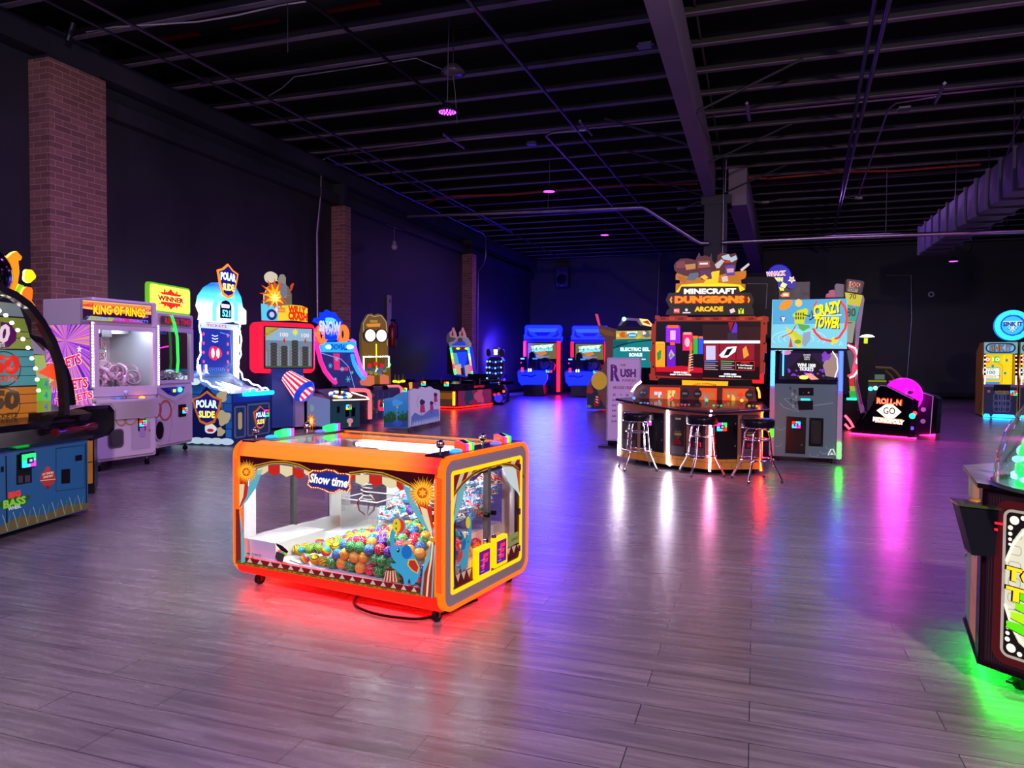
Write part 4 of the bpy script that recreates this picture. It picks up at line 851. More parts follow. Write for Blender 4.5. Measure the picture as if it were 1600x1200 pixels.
mb.flat(fs, [(cu+hw*.74*math.cos(t)*(1 if i % 2 else .72), cv+hh*.74*math.sin(t)*(1 if i % 2 else .72)) for i, t in enumerate([math.pi*2*k/28 for k in range(28)])], 'e:e02808:1.2', .064)
for t in range(8): a = math.pi*(t+.5)/4; mb.flat(fs, star(cu+hw*.55*math.cos(a), cv+hh*.66*math.sin(a), .05, .02, 5), 'e:f8ff50:2', .066)
mb.flat(fs, [(cu-hw*.66, cv-.05), (cu+hw*.66, cv-.05), (cu+hw*.7, cv+.06), (cu-hw*.7, cv+.06)], 'e:f0ff60:2', .068).text(fs, 'WINNER', cu, cv, .085, 'e:c01808:1', .071, hw*1.25, 0, 0, .06); mb.build('winner_sign', T)
mb = MB(); mb.slab(F, rrect(W*.06, zh+.03, W-.08, zt-.05, .05), 'p:907858:.4', 0, .012).flat(F, rrect(W*.08, zh+.045, W-.10, zt-.065, .04), 'e:503828:.5', .013).text(F, 'RINGS TIME!', W*.55, (zh+zt)/2-.01, .10, 'e:c02838:.8', .016, .75, 0, 0, .04)
mb.build('marquee', T)
mb = MB(); mb.tube([(W*.35, -.02, zh+.18), (W*.42, -.025, zh+.05), (W*.48, -.03, zh-.15), (W*.50, -.03, zw0+.3), (W*.47, -.03, zw0+.12)], .022, 'e:20e040:2.5', 6); mb.build('green_neon', T)
mb = MB(); mb.rect(T.front(D-.05), .04, zl, W-.04, zh, 'p:303838:.5', 0).text(T.front(D-.05), 'TICKETS', .6, zh-.25, .12, 'e:206858:.5', .006, .5); mb.tube([(W*.66, .5, zw0+.25), (W*.7, .5, zw0+.5), (W*.92, .4, zw0+.55)], .01, 'e:ff20c0:3', 5); mb.build('back_print', T)
mb = MB(); mb.cyl((.06, .10, zh-.04), (W-.06, .10, zh-.04), .012, 'e:e0f0ff:6', 8); mb.build('light_tube', T)
mb = MB(); fr = T.fr((0, -.02, 0)); q = crop(fr, 100, 440, 4)([(583, 655), (790, 640), (785, 690), (695, 750), (590, 700)])
mb.slab(fr, q, PW, -.02, .02); mb.flat(fr, crop(fr, 100, 440, 4)([(600, 665), (755, 655), (745, 690), (690, 718), (650, 705)]), 'p:1838a0:.3', .002)
for px_, k in (((720, 675), 'e:40c0ff:5'), ((650, 680), 'p:1020a0:.2')): u, v = crop(fr, 100, 440, 4)([px_])[0]; mb.ball(fr.p(u, v, .01), .04, k, 12, 8)
u, v = crop(fr, 100, 440, 4)([(688, 682)])[0]; mb.rect(fr, u-.04, v-.025, u+.04, v+.025, 'e:d0e020:1.5', .006)
mb.build('control_panel', T)
mb = MB()
for c_, r in (((632, 805), .15), ((580, 800), .10)): u, v = C([c_])[0]; mb.ribbon(F, ell(u, v, r, r, 28), .03, 'p:c87818:.25', .002, .008, True); mb.ribbon(F, ell(u, v, r*.95, r*.95, 28), .01, 'p:d02890:.3', .011, 0, True)
mb.build('ring_emblem', T)
u, v = C([(595, 930)])[0]; mb = MB(); mb.slab(F, ell(u, v, .13, .17), PW2, 0, .01).slab(F, ell(u, v, .10, .14), 'p:141014:.3', .01, .003); mb.ribbon(F, C([(690, 760), (672, 800), (668, 900), (650, 1000)]), .02, PW2, .002, .01); mb.build('prize_chute', T)
u, v = C([(745, 805)])[0]; MB().slab(F, rrect(u-.14, v-.1, u+.07, v+.1, .01), 'p:101014:.4', 0, .01).build('slot_plate', T); card_reader(T, T.fr((0, -.01, 0)), u, v, .11, (1, 2, 0, 3))
for x in (.12, W-.1): caster(T, x, .1, .13, .04); caster(T, x, D-.1, .13, .04)
mb = MB(); mb.lathe([(.055, -.015), (.058, 0), (.055, .015), (.045, .015), (.045, -.015), (.055, -.015)], (0, 0, 0), 'p:d8d8d8:.3', 14); r1 = mb.build('prize_ring'); first = True
for i in range(60):
    o = r1 if first else r1.copy()
    if not first: COL.objects.link(o)
    first = False
    o.location = T.W @ Vector((.14+.72*((i*7) % 13)/12, .14+.6*((i*3) % 8)/7, zl+.06+.09*rg.random())); o.rotation_euler = (rg.uniform(0, 3), rg.uniform(0, 3), rg.uniform(0, 6)); tag(o, 'small white prize ring inside the WINNER cabinet', 'ring', 'small white rings in the claw cabinet')

# ------------------------------------------------ prize wheel cabinet cut off by the left edge
BS = Thing('wheel_game', 'big prize wheel game under a black arched dome, cut by the left edge', 'arcade game', (-5.63, 3.24, 0), 102.8)
T = BS; F = T.front(0); W, D = 2.04, .95
C = crop(F, 0, 360, 2.45)
MB().box(0, W, 0, D, .06, .76, 'p:3070a8:.4').build('base_cabinet', T)
mb = MB(); v_ = F.uv(60, 600)
mb.rect(F, 0, .06, W, .70, 'e:2868a8:.32', .003)
for x in (.55, 1.06, W-.025): mb.ribbon(F, [(x, .07), (x, .70)], .014, 'p:101018:.4', .004)
mb.ribbon(F, C([(213, 835), (322, 822), (322, 985), (213, 998), (213, 835)]), .006, 'p:081020:.4', .005)
for pts in ([(60, 860), (118, 850), (120, 965), (60, 975)], ): mb.flat(F, C(pts), 'p:141418:.4', .006)
for pts in ([(232, 915), (266, 912), (266, 968), (232, 970)], [(285, 862), (312, 858), (312, 880), (285, 884)], [(0, 905), (12, 903), (12, 925), (0, 927)]): mb.flat(F, C(pts), 'p:101014:.3', .007)
for pts in ([(66, 940), (84, 938), (84, 965), (66, 967)], [(92, 938), (112, 936), (112, 962), (92, 964)]): mb.flat(F, C(pts), 'p:404048:.3', .008)
mb.flat(F, C(ell(180, 948, 29, 32)), 'e:a83030:.6', .007).flat(F, C([(172, 905), (188, 905), (192, 925), (168, 925)]), 'e:b83838:.6', .008).flat(F, C([(172, 978), (188, 978), (182, 992), (178, 992)]), 'e:802020:.5', .008).ribbon(F, C([(150, 958), (210, 952)]), .006, 'e:e0c0a8:.6', .009)
mb.text(F, 'LET THE BIG', *C([(180, 930)])[0], .018, 'e:f0d0c0:.8', .010).text(F, 'ONES BITE', *C([(180, 942)])[0], .018, 'e:f0d0c0:.8', .010)
u, v = C([(52, 1010)])[0]; mb.text(F, 'BIG', u, v, .055, 'e:d83020:.9', .010, .13, 0, 0, .06); u, v = C([(52, 1040)])[0]; mb.flat(F, blob(u, v, .17, .08, 2, 26, .05), 'e:205028:.6', .008).text(F, 'BASS', u, v, .07, 'e:70b030:.9', .011, .24, 0, 0, .05)
u, v = C([(52, 1060)])[0]; mb.text(F, 'WHEEL', u, v, .03, 'e:d0d8e0:.8', .011, .14)
mb.flat(F, [(0, .065), (W, .065), (W, .12), (1.7, .16), (1.5, .12), (1.2, .17), (.9, .11), (0, .14)], 'e:7a6840:.3', .006)
for k in range(9):
    u = 1.06+k*.11; mb.ribbon(F, [(u, .07), (u-.03, .17), (u-.05, .22)], .008, 'e:a0a890:.4', .008); mb.ribbon(F, [(u, .07), (u+.03, .2)], .008, 'e:688860:.4', .008)
mb.build('cabinet_artwork', T)
u, v = C([(98, 880)])[0]; card_reader(T, T.fr((0, -.01, 0)), u, v, .13, (1, 2, 0, 0))
# console shelf
BK = 'p:0c0c10:.18'
mb = MB(); pr = [(.95, .76), (-.03, .74), (-.08, .78), (-.08, .90), (-.03, .95), (.20, .98), (.95, .98)]; fx = Fr((0, 0, 0), (0, 1, 0), (0, 0, 1)); mb.slab(fx, pr, BK, 0, W+.01, 0); mb.build('console', T)
mb = MB(); mb.slab(fx, [(.15, .93), (-.06, .92), (-.10, .99), (.02, 1.03), (.15, 1.02)], BK, W-.55, .50, .01); mb.build('handle_housing', T)
mb = MB(); y_ = -.15; mb.tube([(W-.62, y_, .86), (W-.58, y_, .86), (W-.56, y_, .86), (W-.40, y_, .865), (W-.22, y_, .87), (W-.2, y_, .87), (W-.10, y_, .87)], [.036, .036, .02, .032, .02, .036, .036], 'p:5a1418:.2', 10); mb.cyl((W-.6, y_, .86), (W-.6, -.07, .86), .015, 'm:404048:.3', 8).cyl((W-.12, y_, .87), (W-.12, -.07, .87), .015, 'm:404048:.3', 8); mb.build('spin_handle', T)
# wheel disc of ticket boards
Wf = T.fr((0, .25, 0)); Cw = crop(Wf, 0, 380, 4)
bd = lambda ya, yb, fn: Cw([(fn(ya), ya), (fn((ya+yb)/2), (ya+yb)/2), (fn(yb), yb)])
ed = lambda y: 228-max(0, (900-y))**2*.00042
mb = MB(); xl = -.15
def band(ya, yb, key, d):
    q = bd(ya, yb, ed); u2 = Cw([(0, ya)])[0][1], Cw([(0, yb)])[0][1]; mb.flat(Wf, q+[(xl, q[2][1]+.02), (xl, q[0][1]+.02)], key, d)
for i, (ya, yb, key) in enumerate(((380, 470, 'e:7a8890:.6'), (470, 560, 'e:7c8c30:.7'), (560, 670, 'e:88943c:.7'), (670, 895, 'e:4c9098:.75'), (895, 1120, 'e:c07020:.75'))): band(ya, yb, key, .002)
for y in (470, 560, 600, 670, 715, 775, 830, 895, 945, 1000, 1060): q = Cw([(0, y), (ed(y), y-4)]); mb.ribbon(Wf, [(xl, q[0][1])]+q[1:], .006 if y not in (670, 895, 470) else .014, 'e:302818:.4', .004)
mb.flat(Wf, Cw([(0, 490), (60, 500), (100, 560), (95, 610), (50, 650), (0, 660)]), 'e:581058:.7', .006); mb.text(Wf, '0', *Cw([(22, 565)])[0], .17, 'e:e0c8d8:.9', .008, .12, 0, .2, .04).text(Wf, '10', *Cw([(-70, 565)])[0], .17, 'e:e0c8d8:.9', .008, .2, 0, .2, .04).text(Wf, 'TICKETS', *Cw([(-20, 635)])[0], .03, 'e:e0c8d8:.9', .008)
for cy, c_, rr in ((785, 'e:d82818:.9', 108), (1010, 'e:4a3828:.8', 104)):
    mb.ribbon(Wf, Cw(ell(18, cy, rr, rr)), .008, 'e:182828:.4', .005, closed=True)
    mb.text(Wf, '50', *Cw([(28, cy-25 if cy < 900 else cy-30)])[0], .18, c_, .008, .33, 0, .1, .07 if cy < 900 else .06).text(Wf, 'TICKETS', *Cw([(18, cy+62 if cy < 900 else cy+70)])[0], .05, c_, .008, .30, 0, 0, .03)
mb.build('prize_wheel', T)
Wb = T.fr((0, .5, 0)); Cb = crop(Wb, 0, 380, 4); mb = MB()
for i, (ya, yb, key) in enumerate(((700, 770, 'e:a8c860:.8'), (770, 845, 'e:b8c890:.7'), (845, 915, 'e:50c040:.8'), (915, 985, 'e:60d040:.8'), (985, 1060, 'e:98a830:.7'))):
    mb.flat(Wb, Cb([(180, ya), (300-(900-ya)**2*.0006 if ya < 900 else 318, ya), (300-(900-yb)**2*.0006 if yb < 900 else 318, yb), (180, yb)]), key, .002)
    if ya > 800: mb.text(Wb, '4', *Cb([(285, (ya+yb)/2)])[0], .07, 'e:3080c0:.8', .004)
mb.flat(Wb, Cb([(160, 560), (300, 700), (190, 690)]), 'e:b0a0c0:.5', .001); mb.build('rear_wheel', T)
mb = MB(); mb.slab(Wf, Cw([(215, 808), (303, 752), (323, 858)]), 'e:e84810:1.2', .03, .02); fr2 = T.fr((0, .45, 0)); mb.slab(fr2, crop(fr2, 0, 380, 4)([(302, 880), (352, 845), (368, 915)]), 'e:e07868:.8', 0, .02); mb.build('pointer', T)
# arched dome frame, glass and bulbs
def arch(y, px_):
    fr = T.fr((0, y, 0)); q = crop(fr, 0, 380, 4)(px_); xc = .88; q = [(u, v) for u, v in q]; q.append((xc, q[-1][1]+.06)); return fr, q+[(2*xc-u, v) for u, v in q[:-1][::-1]]
fr, qa = arch(-.02, [(380, 1090), (382, 1000), (375, 900), (352, 750), (300, 610), (230, 490), (150, 390), (60, 325), (0, 300)])
mb = MB(); mb.ribbon(fr, qa, .065, 'p:101014:.2', 0, .06); mb.build('dome_arch', T)
mb = MB(); mb.flat(fr, qa, 'glass', .01); mb.build('dome_glass', T)
fr2_, qb = arch(.9, [(440, 1010), (425, 900), (395, 800), (330, 680), (250, 610), (180, 590)]); mb = MB(); mb.ribbon(fr2_, qb, .05, 'p:101014:.2', 0, .05); mb.build('rear_arch', T)
mb = MB(); c_ = fr.uv(-5, 440)
for i in range(2, len(qa)-2):
    for t in (0, .5):
        a, b = Vector(qa[i]), Vector(qa[i+1]) if i+1 < len(qa) else Vector(qa[i]); q = a.lerp(b, t); q = q+(Vector((.88, 1.0))-q).normalized()*.09; mb.ball((q.x, .12, q.y), .016, 'e:fff4e8:14', 8, 6)
mb.build('bulbs', T)
mb = MB(); ff = T.fr((0, .1, 0)); Cf = crop(ff, 0, 380, 4)
mb.slab(ff, Cf([(20, 320), (45, 260), (60, 180), (30, 110), (20, 95), (60, 60), (85, 50), (118, 85), (112, 105), (95, 110), (102, 180), (90, 260), (60, 330)]), 'e:ff8c10:1.3', 0, .03, 0, 'e:ffd060:3')
mb.slab(ff, Cf([(80, 325), (78, 290), (100, 255), (130, 265), (130, 300), (110, 340)]), 'e:90c010:1.2', .0, .03, 0, 'e:e8ff60:2').slab(ff, Cf(blob(152, 205, 36, .08, 4, 22, 42)), 'e:ffd810:1.5', .03, .02, 0, 'e:ffff90:3').slab(ff, Cf(blob(140, 320, 34, .07, 5, 22, 50)), 'e:f07010:1.3', .03, .02, 0, 'e:ffc050:3').slab(ff, Cf([(120, 360), (165, 340), (200, 390), (195, 410), (170, 405)]), 'e:ff9010:1.3', .0, .03, 0, 'e:ffd060:3')
mb.build('glowing_topper', T)
mb = MB(); q = Cf([(-70, 190)])[0]; mb.ball((q[0], .1, q[1]), .22, 'p:0a0a0c:.12', 24, 16, 1, .5, 1); mb.build('black_globe', T)
# rear half of the wheel game: dark padded console and orange side
T = Thing('wheel_game', 'black rounded rear console with orange side standing between wheel and ring cabinet', 'arcade game', (-7.15, 5.95, 0), 45)
F = T.front(0); C = crop(F, 0, 360, 2.45)
mb = MB(); q = C([(335, 755), (355, 755), (355, 968), (335, 970)]); x0, x1 = q[0][0], q[1][0]; mb.box(x0-.5, x1+.012, .0, .5, .02, q[0][1]+.03, 'p:101014:.3'); mb.build('base', T)
mb = MB(); mb.flat(F, q, 'e:a86828:.55', .004); mb.ribbon(F, C([(335, 888), (355, 886)]), .01, 'p:101010:.3', .006); mb.build('orange_panel', T)
mb = MB(); q = C([(250, 690), (330, 672), (420, 668), (438, 690), (438, 760), (420, 782), (350, 805), (260, 800)]); mb.slab(T.fr((0, .35, 0)), q, BK, 0, .40, .04); mb.build('padded_console', T)
# ------------------------------------------------ ice slide cabinet (white LEDs, blue igloo top)
SPECIAL['icebrick'] = lambda: m_icebrick()
def m_icebrick():
    mt, nt, b, N, L = nodes('blue_block_print')
    tc = N('ShaderNodeTexCoord'); sp = N('ShaderNodeSeparateXYZ'); L(tc.outputs['Object'], sp.inputs[0]); ad = N('ShaderNodeMath'); ad.operation = 'ADD'; L(sp.outputs[0], ad.inputs[0]); L(sp.outputs[1], ad.inputs[1])
    cm = N('ShaderNodeCombineXYZ'); L(ad.outputs[0], cm.inputs[0]); L(sp.outputs[2], cm.inputs[1]); br = N('ShaderNodeTexBrick'); L(cm.outputs[0], br.inputs['Vector'])
    br.inputs['Scale'].default_value = 1; br.inputs['Brick Width'].default_value = .34; br.inputs['Row Height'].default_value = .15; br.inputs['Mortar Size'].default_value = .007
    br.inputs['Color1'].default_value = lin('2a78b8')+[1]; br.inputs['Color2'].default_value = lin('1858a0')+[1]; br.inputs['Mortar'].default_value = lin('0c2858')+[1]
    L(br.outputs['Color'], b.inputs['Base Color']); L(br.outputs['Color'], b.inputs['Emission Color']); b.inputs['Emission Strength'].default_value = .28; b.inputs['Roughness'].default_value = .3
    return mt
SPECIAL['igloo'] = lambda: m_ramp('lit_igloo', 2, [(0, 'e8ffff'), (.35, '50d8ff'), (.75, '1060e0'), (1, '30a0f8')], 1.9, 1/.62, -2.45/.62)
T = Thing('slide_game', 'ice slide game outlined in white lights with a blue igloo top and shield sign', 'arcade game', (-8.66, 10.32, 0), 95)
W, D = 1.22, 1.35; F = T.front(0); L_ = T.left(0); Cf = crop(F, 290, 410, 4.14); Cl = crop(L_, 290, 410, 4.14)
sp_ = Cl([(300, 850), (240, 825), (160, 795), (110, 740)]); zf = sp_[0][1]
mb = MB(); side = [(0, .05), (D, .05), (D, zf+.42), (.95, zf+.38), (.5, zf+.10), (0, zf)]; fy = Fr((0, 0, 0), (0, 1, 0), (0, 0, 1)); mb.slab(fy, side, 'icebrick', 0, W); mb.build('base_cabinet', T)
mb = MB(); mb.rect(F, .0, .05, W, zf, 'e:182868:.5', .002); mb.rect(F, .03, zf-.16, W-.03, zf-.02, 'e:1830a0:.6', .004)
for u0, u1, v0, v1 in ((.08, .38, .14, zf-.24), (.46, W-.08, .14, zf-.22)): mb.ribbon(F, rrect(u0, v0, u1, v1, .03), .03, 'p:8890a8:.3', .004, .012, True); mb.rect(F, u0+.02, v0+.02, u1-.02, v1-.02, 'e:203868:.5', .004)
mb.flat(F, rrect(.17, .28, .29, zf-.34, .04), 'e:c0a878:.6', .008); mb.build('front_panel', T)
def shield(mb, fr, cu, cv, s, d, gl=1.0, out='e:ff7818:1.6'):
    o = [(-.5, -.02), (-.62, .42), (-.30, .52), (0, .72), (.30, .52), (.62, .42), (.5, -.02), (.30, -.45), (0, -.55), (-.30, -.45)]
    mb.slab(fr, [(cu+a*s, cv+b*s) for a, b in o], out, d, .02); mb.flat(fr, [(cu+a*s*.86, cv+.02*s+b*s*.86) for a, b in o], 'e:1c1478:%.1f' % gl, d+.022)
    mb.text(fr, 'POLAR', cu, cv+.22*s, .30*s, 'e:d8f8ff:%.1f' % (1.6*gl), d+.026, .9*s, 0, 0, .05, .03*s).text(fr, 'SLIDE', cu, cv-.14*s, .26*s, 'e:fff070:%.1f' % (1.6*gl), d+.026, .68*s, 0, 0, .05)
mb = MB(); shield(mb, F, .83, .42, .34, .01, .7, 'e:c86020:.8'); mb.build('small_shield', T)
mb = MB(); mb.flat(L_, [(-u, v) for u, v in [(.12, .10), (.12, .5), (.3, .85), (.5, 1.05), (.62, .92), (.85, .5), (.9, .1)]], 'e:101858:.5', .003)
shield(mb, L_, -.48, .62, .48, .006, .7, 'e:c86820:.8')
for k, (u, v, r) in enumerate(((-.18, .88, .10), (-.16, .50, .13), (-.88, .75, .10), (-.92, .50, .08), (-.22, .25, .08))): mb.flat(L_, blob(u, v, r, .15, k, 20), 'e:c8b890:.6', .008)
mb.flat(L_, blob(-.42, .30, .12, .05, 7, 24, .09), 'e:e0e8f0:.8', .012).flat(L_, ell(-.42, .27, .07, .03), 'e:c02838:.7', .014)
for k in range(6): mb.flat(L_, ell(-.1-.2*k, .08, .14, .06), 'e:c8e0f0:.7', .004)
for k in range(4): mb.flat(L_, ell(-.75-.17*k, zf+.2+.05*k, .12, .06), 'e:e0f4ff:.8', .004)
mb.flat(L_, star(-.95, .98, .07, .02, 6), 'e:a0d8ff:.9', .004); mb.build('side_artwork', T)
u, v = Cf([(515, 975)])[0]; card_reader(T, F, u, v, .16, (1, 0, 3, 2))
mb = MB(); mb.slab(T.fr((0, 0, 0)), rrect(W*.25, zf-.06, W-.02, zf+.02, .03), 'e:10b0ff:3.5', 0, .10, .02); mb.build('tray_light', T)
MB().ball((W*.55, .02, zf+.03), .04, 'e:30ff70:3', 10, 6).ball((W*.72, .02, zf+.03), .03, 'e:ff3050:3', 10, 6).ball((W*.4, .02, zf+.03), .03, 'e:30c0ff:3', 10, 6).build('play_button', T)
# upright play board with its lights
Yb = .95; Bf = T.front(Yb); Cb = crop(Bf, 290, 410, 4.14); zt = T.front(Yb).uv(345, 503)[1]
uL, uR = Bf.uv(311, 545)[0], Bf.uv(374, 545)[0]; Bf.O = Bf.O+Bf.U*uL; Bf.su = (uR-uL)/W
mb = MB(); mb.box(uL, uR, Yb, Yb+.12, zf, zt, 'p:101858:.3'); mb.build('upright', T)
mb = MB(); mb.rect(Bf, .03, zf+.1, W-.03, zt-.02, 'e:2838b0:.8', .003)
ub, vb = .45, zt
mb.rect(Bf, .05, zt-.14, W-.05, zt-.03, 'e:c8d8ff:1.1', .006).text(Bf, 'TICKETS', .5, zt-.08, .05, 'e:d03050:1', .009, .6)
for k in range(8): mb.flat(Bf, [(ub+a*.09, zt-.27-k*.055-(.02 if a == 0 else 0)+.0) for a in (-1, 0, 1)]+[(ub+.09, zt-.29-k*.055+.035), (ub, zt-.31-k*.055+.035), (ub-.09, zt-.29-k*.055+.035)], 'e:f0f4ff:1.6' if k not in (3, 4) else 'e:2030a0:.6', .008)
mb.flat(Bf, blob(ub, zt-.60, .20, .06, 3, 24, .13), 'e:e82850:1.2', .010).flat(Bf, ell(ub-.07, zt-.6, .05, .09), 'e:ffe0f0:1.8', .012).flat(Bf, ell(ub+.08, zt-.6, .05, .09), 'e:ffe0f0:1.8', .012)
for k in range(5): mb.flat(Bf, ell(.12, zt-.25-k*.17, .03), 'e:ff5080:1.2', .008).flat(Bf, ell(.84, zt-.25-k*.17, .035), 'e:ff60a0:1.0', .008)
mb.ribbon(Bf, [(.60, zt-.2), (.92, zt-.25), (.96, zt-.8), (.85, zf+.35), (.65, zf+.28)], .012, 'e:60a0ff:1.5', .010)
for k in range(9): mb.ribbon(Bf, [(.1+k*.1, zf+.15), (.3+k*.05, zf+.45)], .008, 'e:88b8ff:1.0', .006)
mb.build('play_board', T)
mb = MB()
for u in (.40, .58): mb.tube([(u-.02, Yb-.02, zf+.50), (u-.02, Yb-.03, zf+.35), (u+.02, Yb-.2, zf+.2), (u+.08, Yb-.5, zf+.12), (u+.12, .3, zf+.06)], .02, 'e:e8f4ff:5', 6)
mb.build('ramp_light', T)
mb = MB(); mb.box(uR-.20, uR-.10, Yb-.06, Yb, zf+.2, zt-.1, 'e:e0f4ff:4'); mb.build('side_light_column', T)
def wiggle(pts, amp, n):
    out = []
    for i in range(n):
        t = i/(n-1)*(len(pts)-1); k = min(int(t), len(pts)-2); a, b = Vector(pts[k]), Vector(pts[k+1]); q = a.lerp(b, t-k); d = (b-a).normalized(); out.append(q+Vector((0, -d.z, d.y))*amp*math.sin(i*1.35))
    return out
prof = [(0, Yb-.02, zt-.02), (0, Yb-.04, zf+.75), (0, Yb-.1, zf+.48), (0, Yb-.35, zf+.24), (0, .30, zf+.10), (0, .05, zf+.03)]
for x in (.0, W-.0):
    xs = [uL if x == 0 else uR]*2+[(uL if x == 0 else uR)*.5+x*.5]+[x]*3
    mb = MB(); pp = [(xx, a, b) for xx, (_, a, b) in zip(xs, prof)]; mb.tube(wiggle(pp, .016, 34), .013, 'e:f0f4ff:12', 6)
    if x == 0: mb.tube([(uL, Yb-.02, zt-.02), (uL+.3, Yb-.03, zt-.0)], .014, 'e:f0f4ff:12', 6)
    mb.build('edge_light', T)
    fr = Fr((x, 0, 0), (0, 1, 0), (0, 0, 1)); mb = MB(); mb.flat(fr, [(a, b) for _, a, b in prof]+[(Yb, zf)], 'toplite', 0); mb.build('side_fin', T)
# igloo and shield
Ti = T.front(Yb-.05); Ci = crop(Ti, 290, 410, 4.14)
ig = Ci([(112, 380), (120, 330), (100, 280), (112, 215), (150, 160), (200, 130), (260, 130), (320, 160), (350, 220), (362, 290), (385, 315), (385, 400), (365, 402), (340, 380), (240, 392)])
mb = MB(); mb.slab(Ti, ig, 'igloo', -.12, .16, .02); mb.build('igloo_top', T)
q = Ci([(170, 380), (170, 290), (185, 230), (235, 200), (290, 225), (310, 290), (310, 380)]); mb = MB(); mb.ribbon(Ti, q, .10, 'e:60e8ff:2.2', .045, .02); q2 = Ci([(208, 360), (208, 280), (222, 252), (245, 245), (268, 255), (282, 285), (282, 365)]); mb.flat(Ti, q2, 'e:061038:.6', .05)
u, v = Ci([(247, 330)])[0]; mb.text(Ti, '521', u, v, .13, 'e:60f0ff:3', .056, .24, 0, 0, .02); u, v = Ci([(242, 283)])[0]; mb.slab(Ti, rrect(u-.12, v-.035, u+.12, v+.035, .01), 'e:f0e0ff:2', .052, .004); mb.text(Ti, 'BONUS', u, v, .045, 'e:d02050:1', .058, .18); mb.build('score_display', T)
u, v = Ci([(243, 130)])[0]; mb = MB(); shield(mb, Ti, u, v-.02, .52, .09, 1.1, 'e:ff7010:2.5'); mb.build('shield_sign', T)
T_POLAR = T

# ------------------------------------------------ cannon game with red screen
T = Thing('cannon_game', 'cannon game with glowing red screen bezel and a striped red and white barrel', 'arcade game', (-8.62, 13.35, 0), 66)
W, D = 1.05, .95; F = T.front(0); C = crop(F, 400, 410, 4.283); S = T.left(0); Cs = crop(S, 400, 410, 4.283)
z1 = F.uv(513, 626)[1]; z2 = S.uv(475, 612)[1]; W = F.uv(562, 640)[0]
mb = MB(); mb.slab(Fr((0, 0, 0), (0, 1, 0), (0, 0, 1)), [(0, .05), (.95, .05), (.95, z1+.12), (0, z1)], 'p:405878:.35', 0, W); mb.build('console_cabinet', T)
mb = MB(); mb.flat(F, [(0, .06), (W, .06), (W, z1), (0, z1)], 'e:284858:.45', .002)
mb.ribbon(F, rrect(.18, .12, W-.12, z1-.1, .02), .008, 'p:203040:.4', .005, 0, True)
for pts in ([(540, 965), (560, 962), (560, 1005), (540, 1008)], [(597, 975), (622, 972), (622, 1030), (597, 1035)], [(637, 972), (662, 970), (662, 1030), (637, 1032)]): mb.flat(F, C(pts), 'p:0c1014:.3', .007)
mb.flat(F, C(ell(628, 1060, 21, 18)), 'e:e090a0:.7', .006).flat(F, C([(618, 1076), (636, 1076), (634, 1098), (620, 1098)]), 'e:d8c0a0:.6', .006)
mb.build('front_panel', T)
u, v = C([(617, 968)])[0]; card_reader(T, F, u, v, .13, (4, 0, 3, 1))
mb = MB(); q = Cs([(484, 925), (484, 1080), (280, 1110), (300, 960)]); mb.flat(S, [(-.02, z1+.02), (-.02, .08), (-.93, .08), (-.93, z1+.1)], 'e:8090c8:.55', .002)
cx, cy_ = Cs([(372, 1060)])[0]; mb.flat(S, star(cx, cy_, .22, .10, 11), 'e:d85018:.8', .005).flat(S, star(cx, cy_, .16, .07, 9, 60), 'e:f8b828:.9', .007).flat(S, star(cx, cy_, .09, .05, 8), 'e:f8e890:.9', .009); mb.flat(S, blob(cx+.02, cy_+.28, .08, .08, 3), 'e:a0a8b8:.6', .005)
mb.build('side_artwork', T)
fr = T.fr((0, -.14, z1-.02), (1, 0, 0), (0, 1, .32)); mb = MB(); o = [(-.04, 0), (W+.12, -.03), (W+.16, .12), (W-.10, .62), (.28, .72), (-.02, .66)]
mb.slab(fr, o, 'p:584038:.25', 0, .03); mb.ribbon(fr, o[:3]+[o[2]]+[(W-.02, .45)], .02, 'e:fff0e0:4', .03, .012); mb.ribbon(fr, [(W+.15, .12), (W-.02, .5)], .018, 'e:ff3040:4', .03, .01); mb.build('control_deck', T)
mb = MB(); cols = ['e:f8f8ff:4', 'e:2060ff:3', 'e:ffe060:4']
for k in range(14): t = 2*math.pi*k/14; t2 = t+.42; mb.slab(fr, [(W*.48+.27*math.cos(t), .33+.20*math.sin(t)), (W*.48+.27*math.cos(t2), .33+.20*math.sin(t2)), (W*.48+.20*math.cos(t2), .33+.14*math.sin(t2)), (W*.48+.20*math.cos(t), .33+.14*math.sin(t))], cols[k % 3], .03, .02)
mb.build('light_ring', T)
a = fr.p(W*.48, .36, .04); mb = MB(); mb.cyl(a, a+Vector((0, 0, .14)), .03, 'p:101014:.3', 10).box(a.x-.16, a.x+.16, a.y-.05, a.y+.05, a.z+.12, a.z+.17, 'p:141418:.3').cyl(a+Vector((-.2, 0, .145)), a+Vector((.2, 0, .145)), .018, 'p:0a0a0a:.3', 8); mb.build('aiming_handle', T)
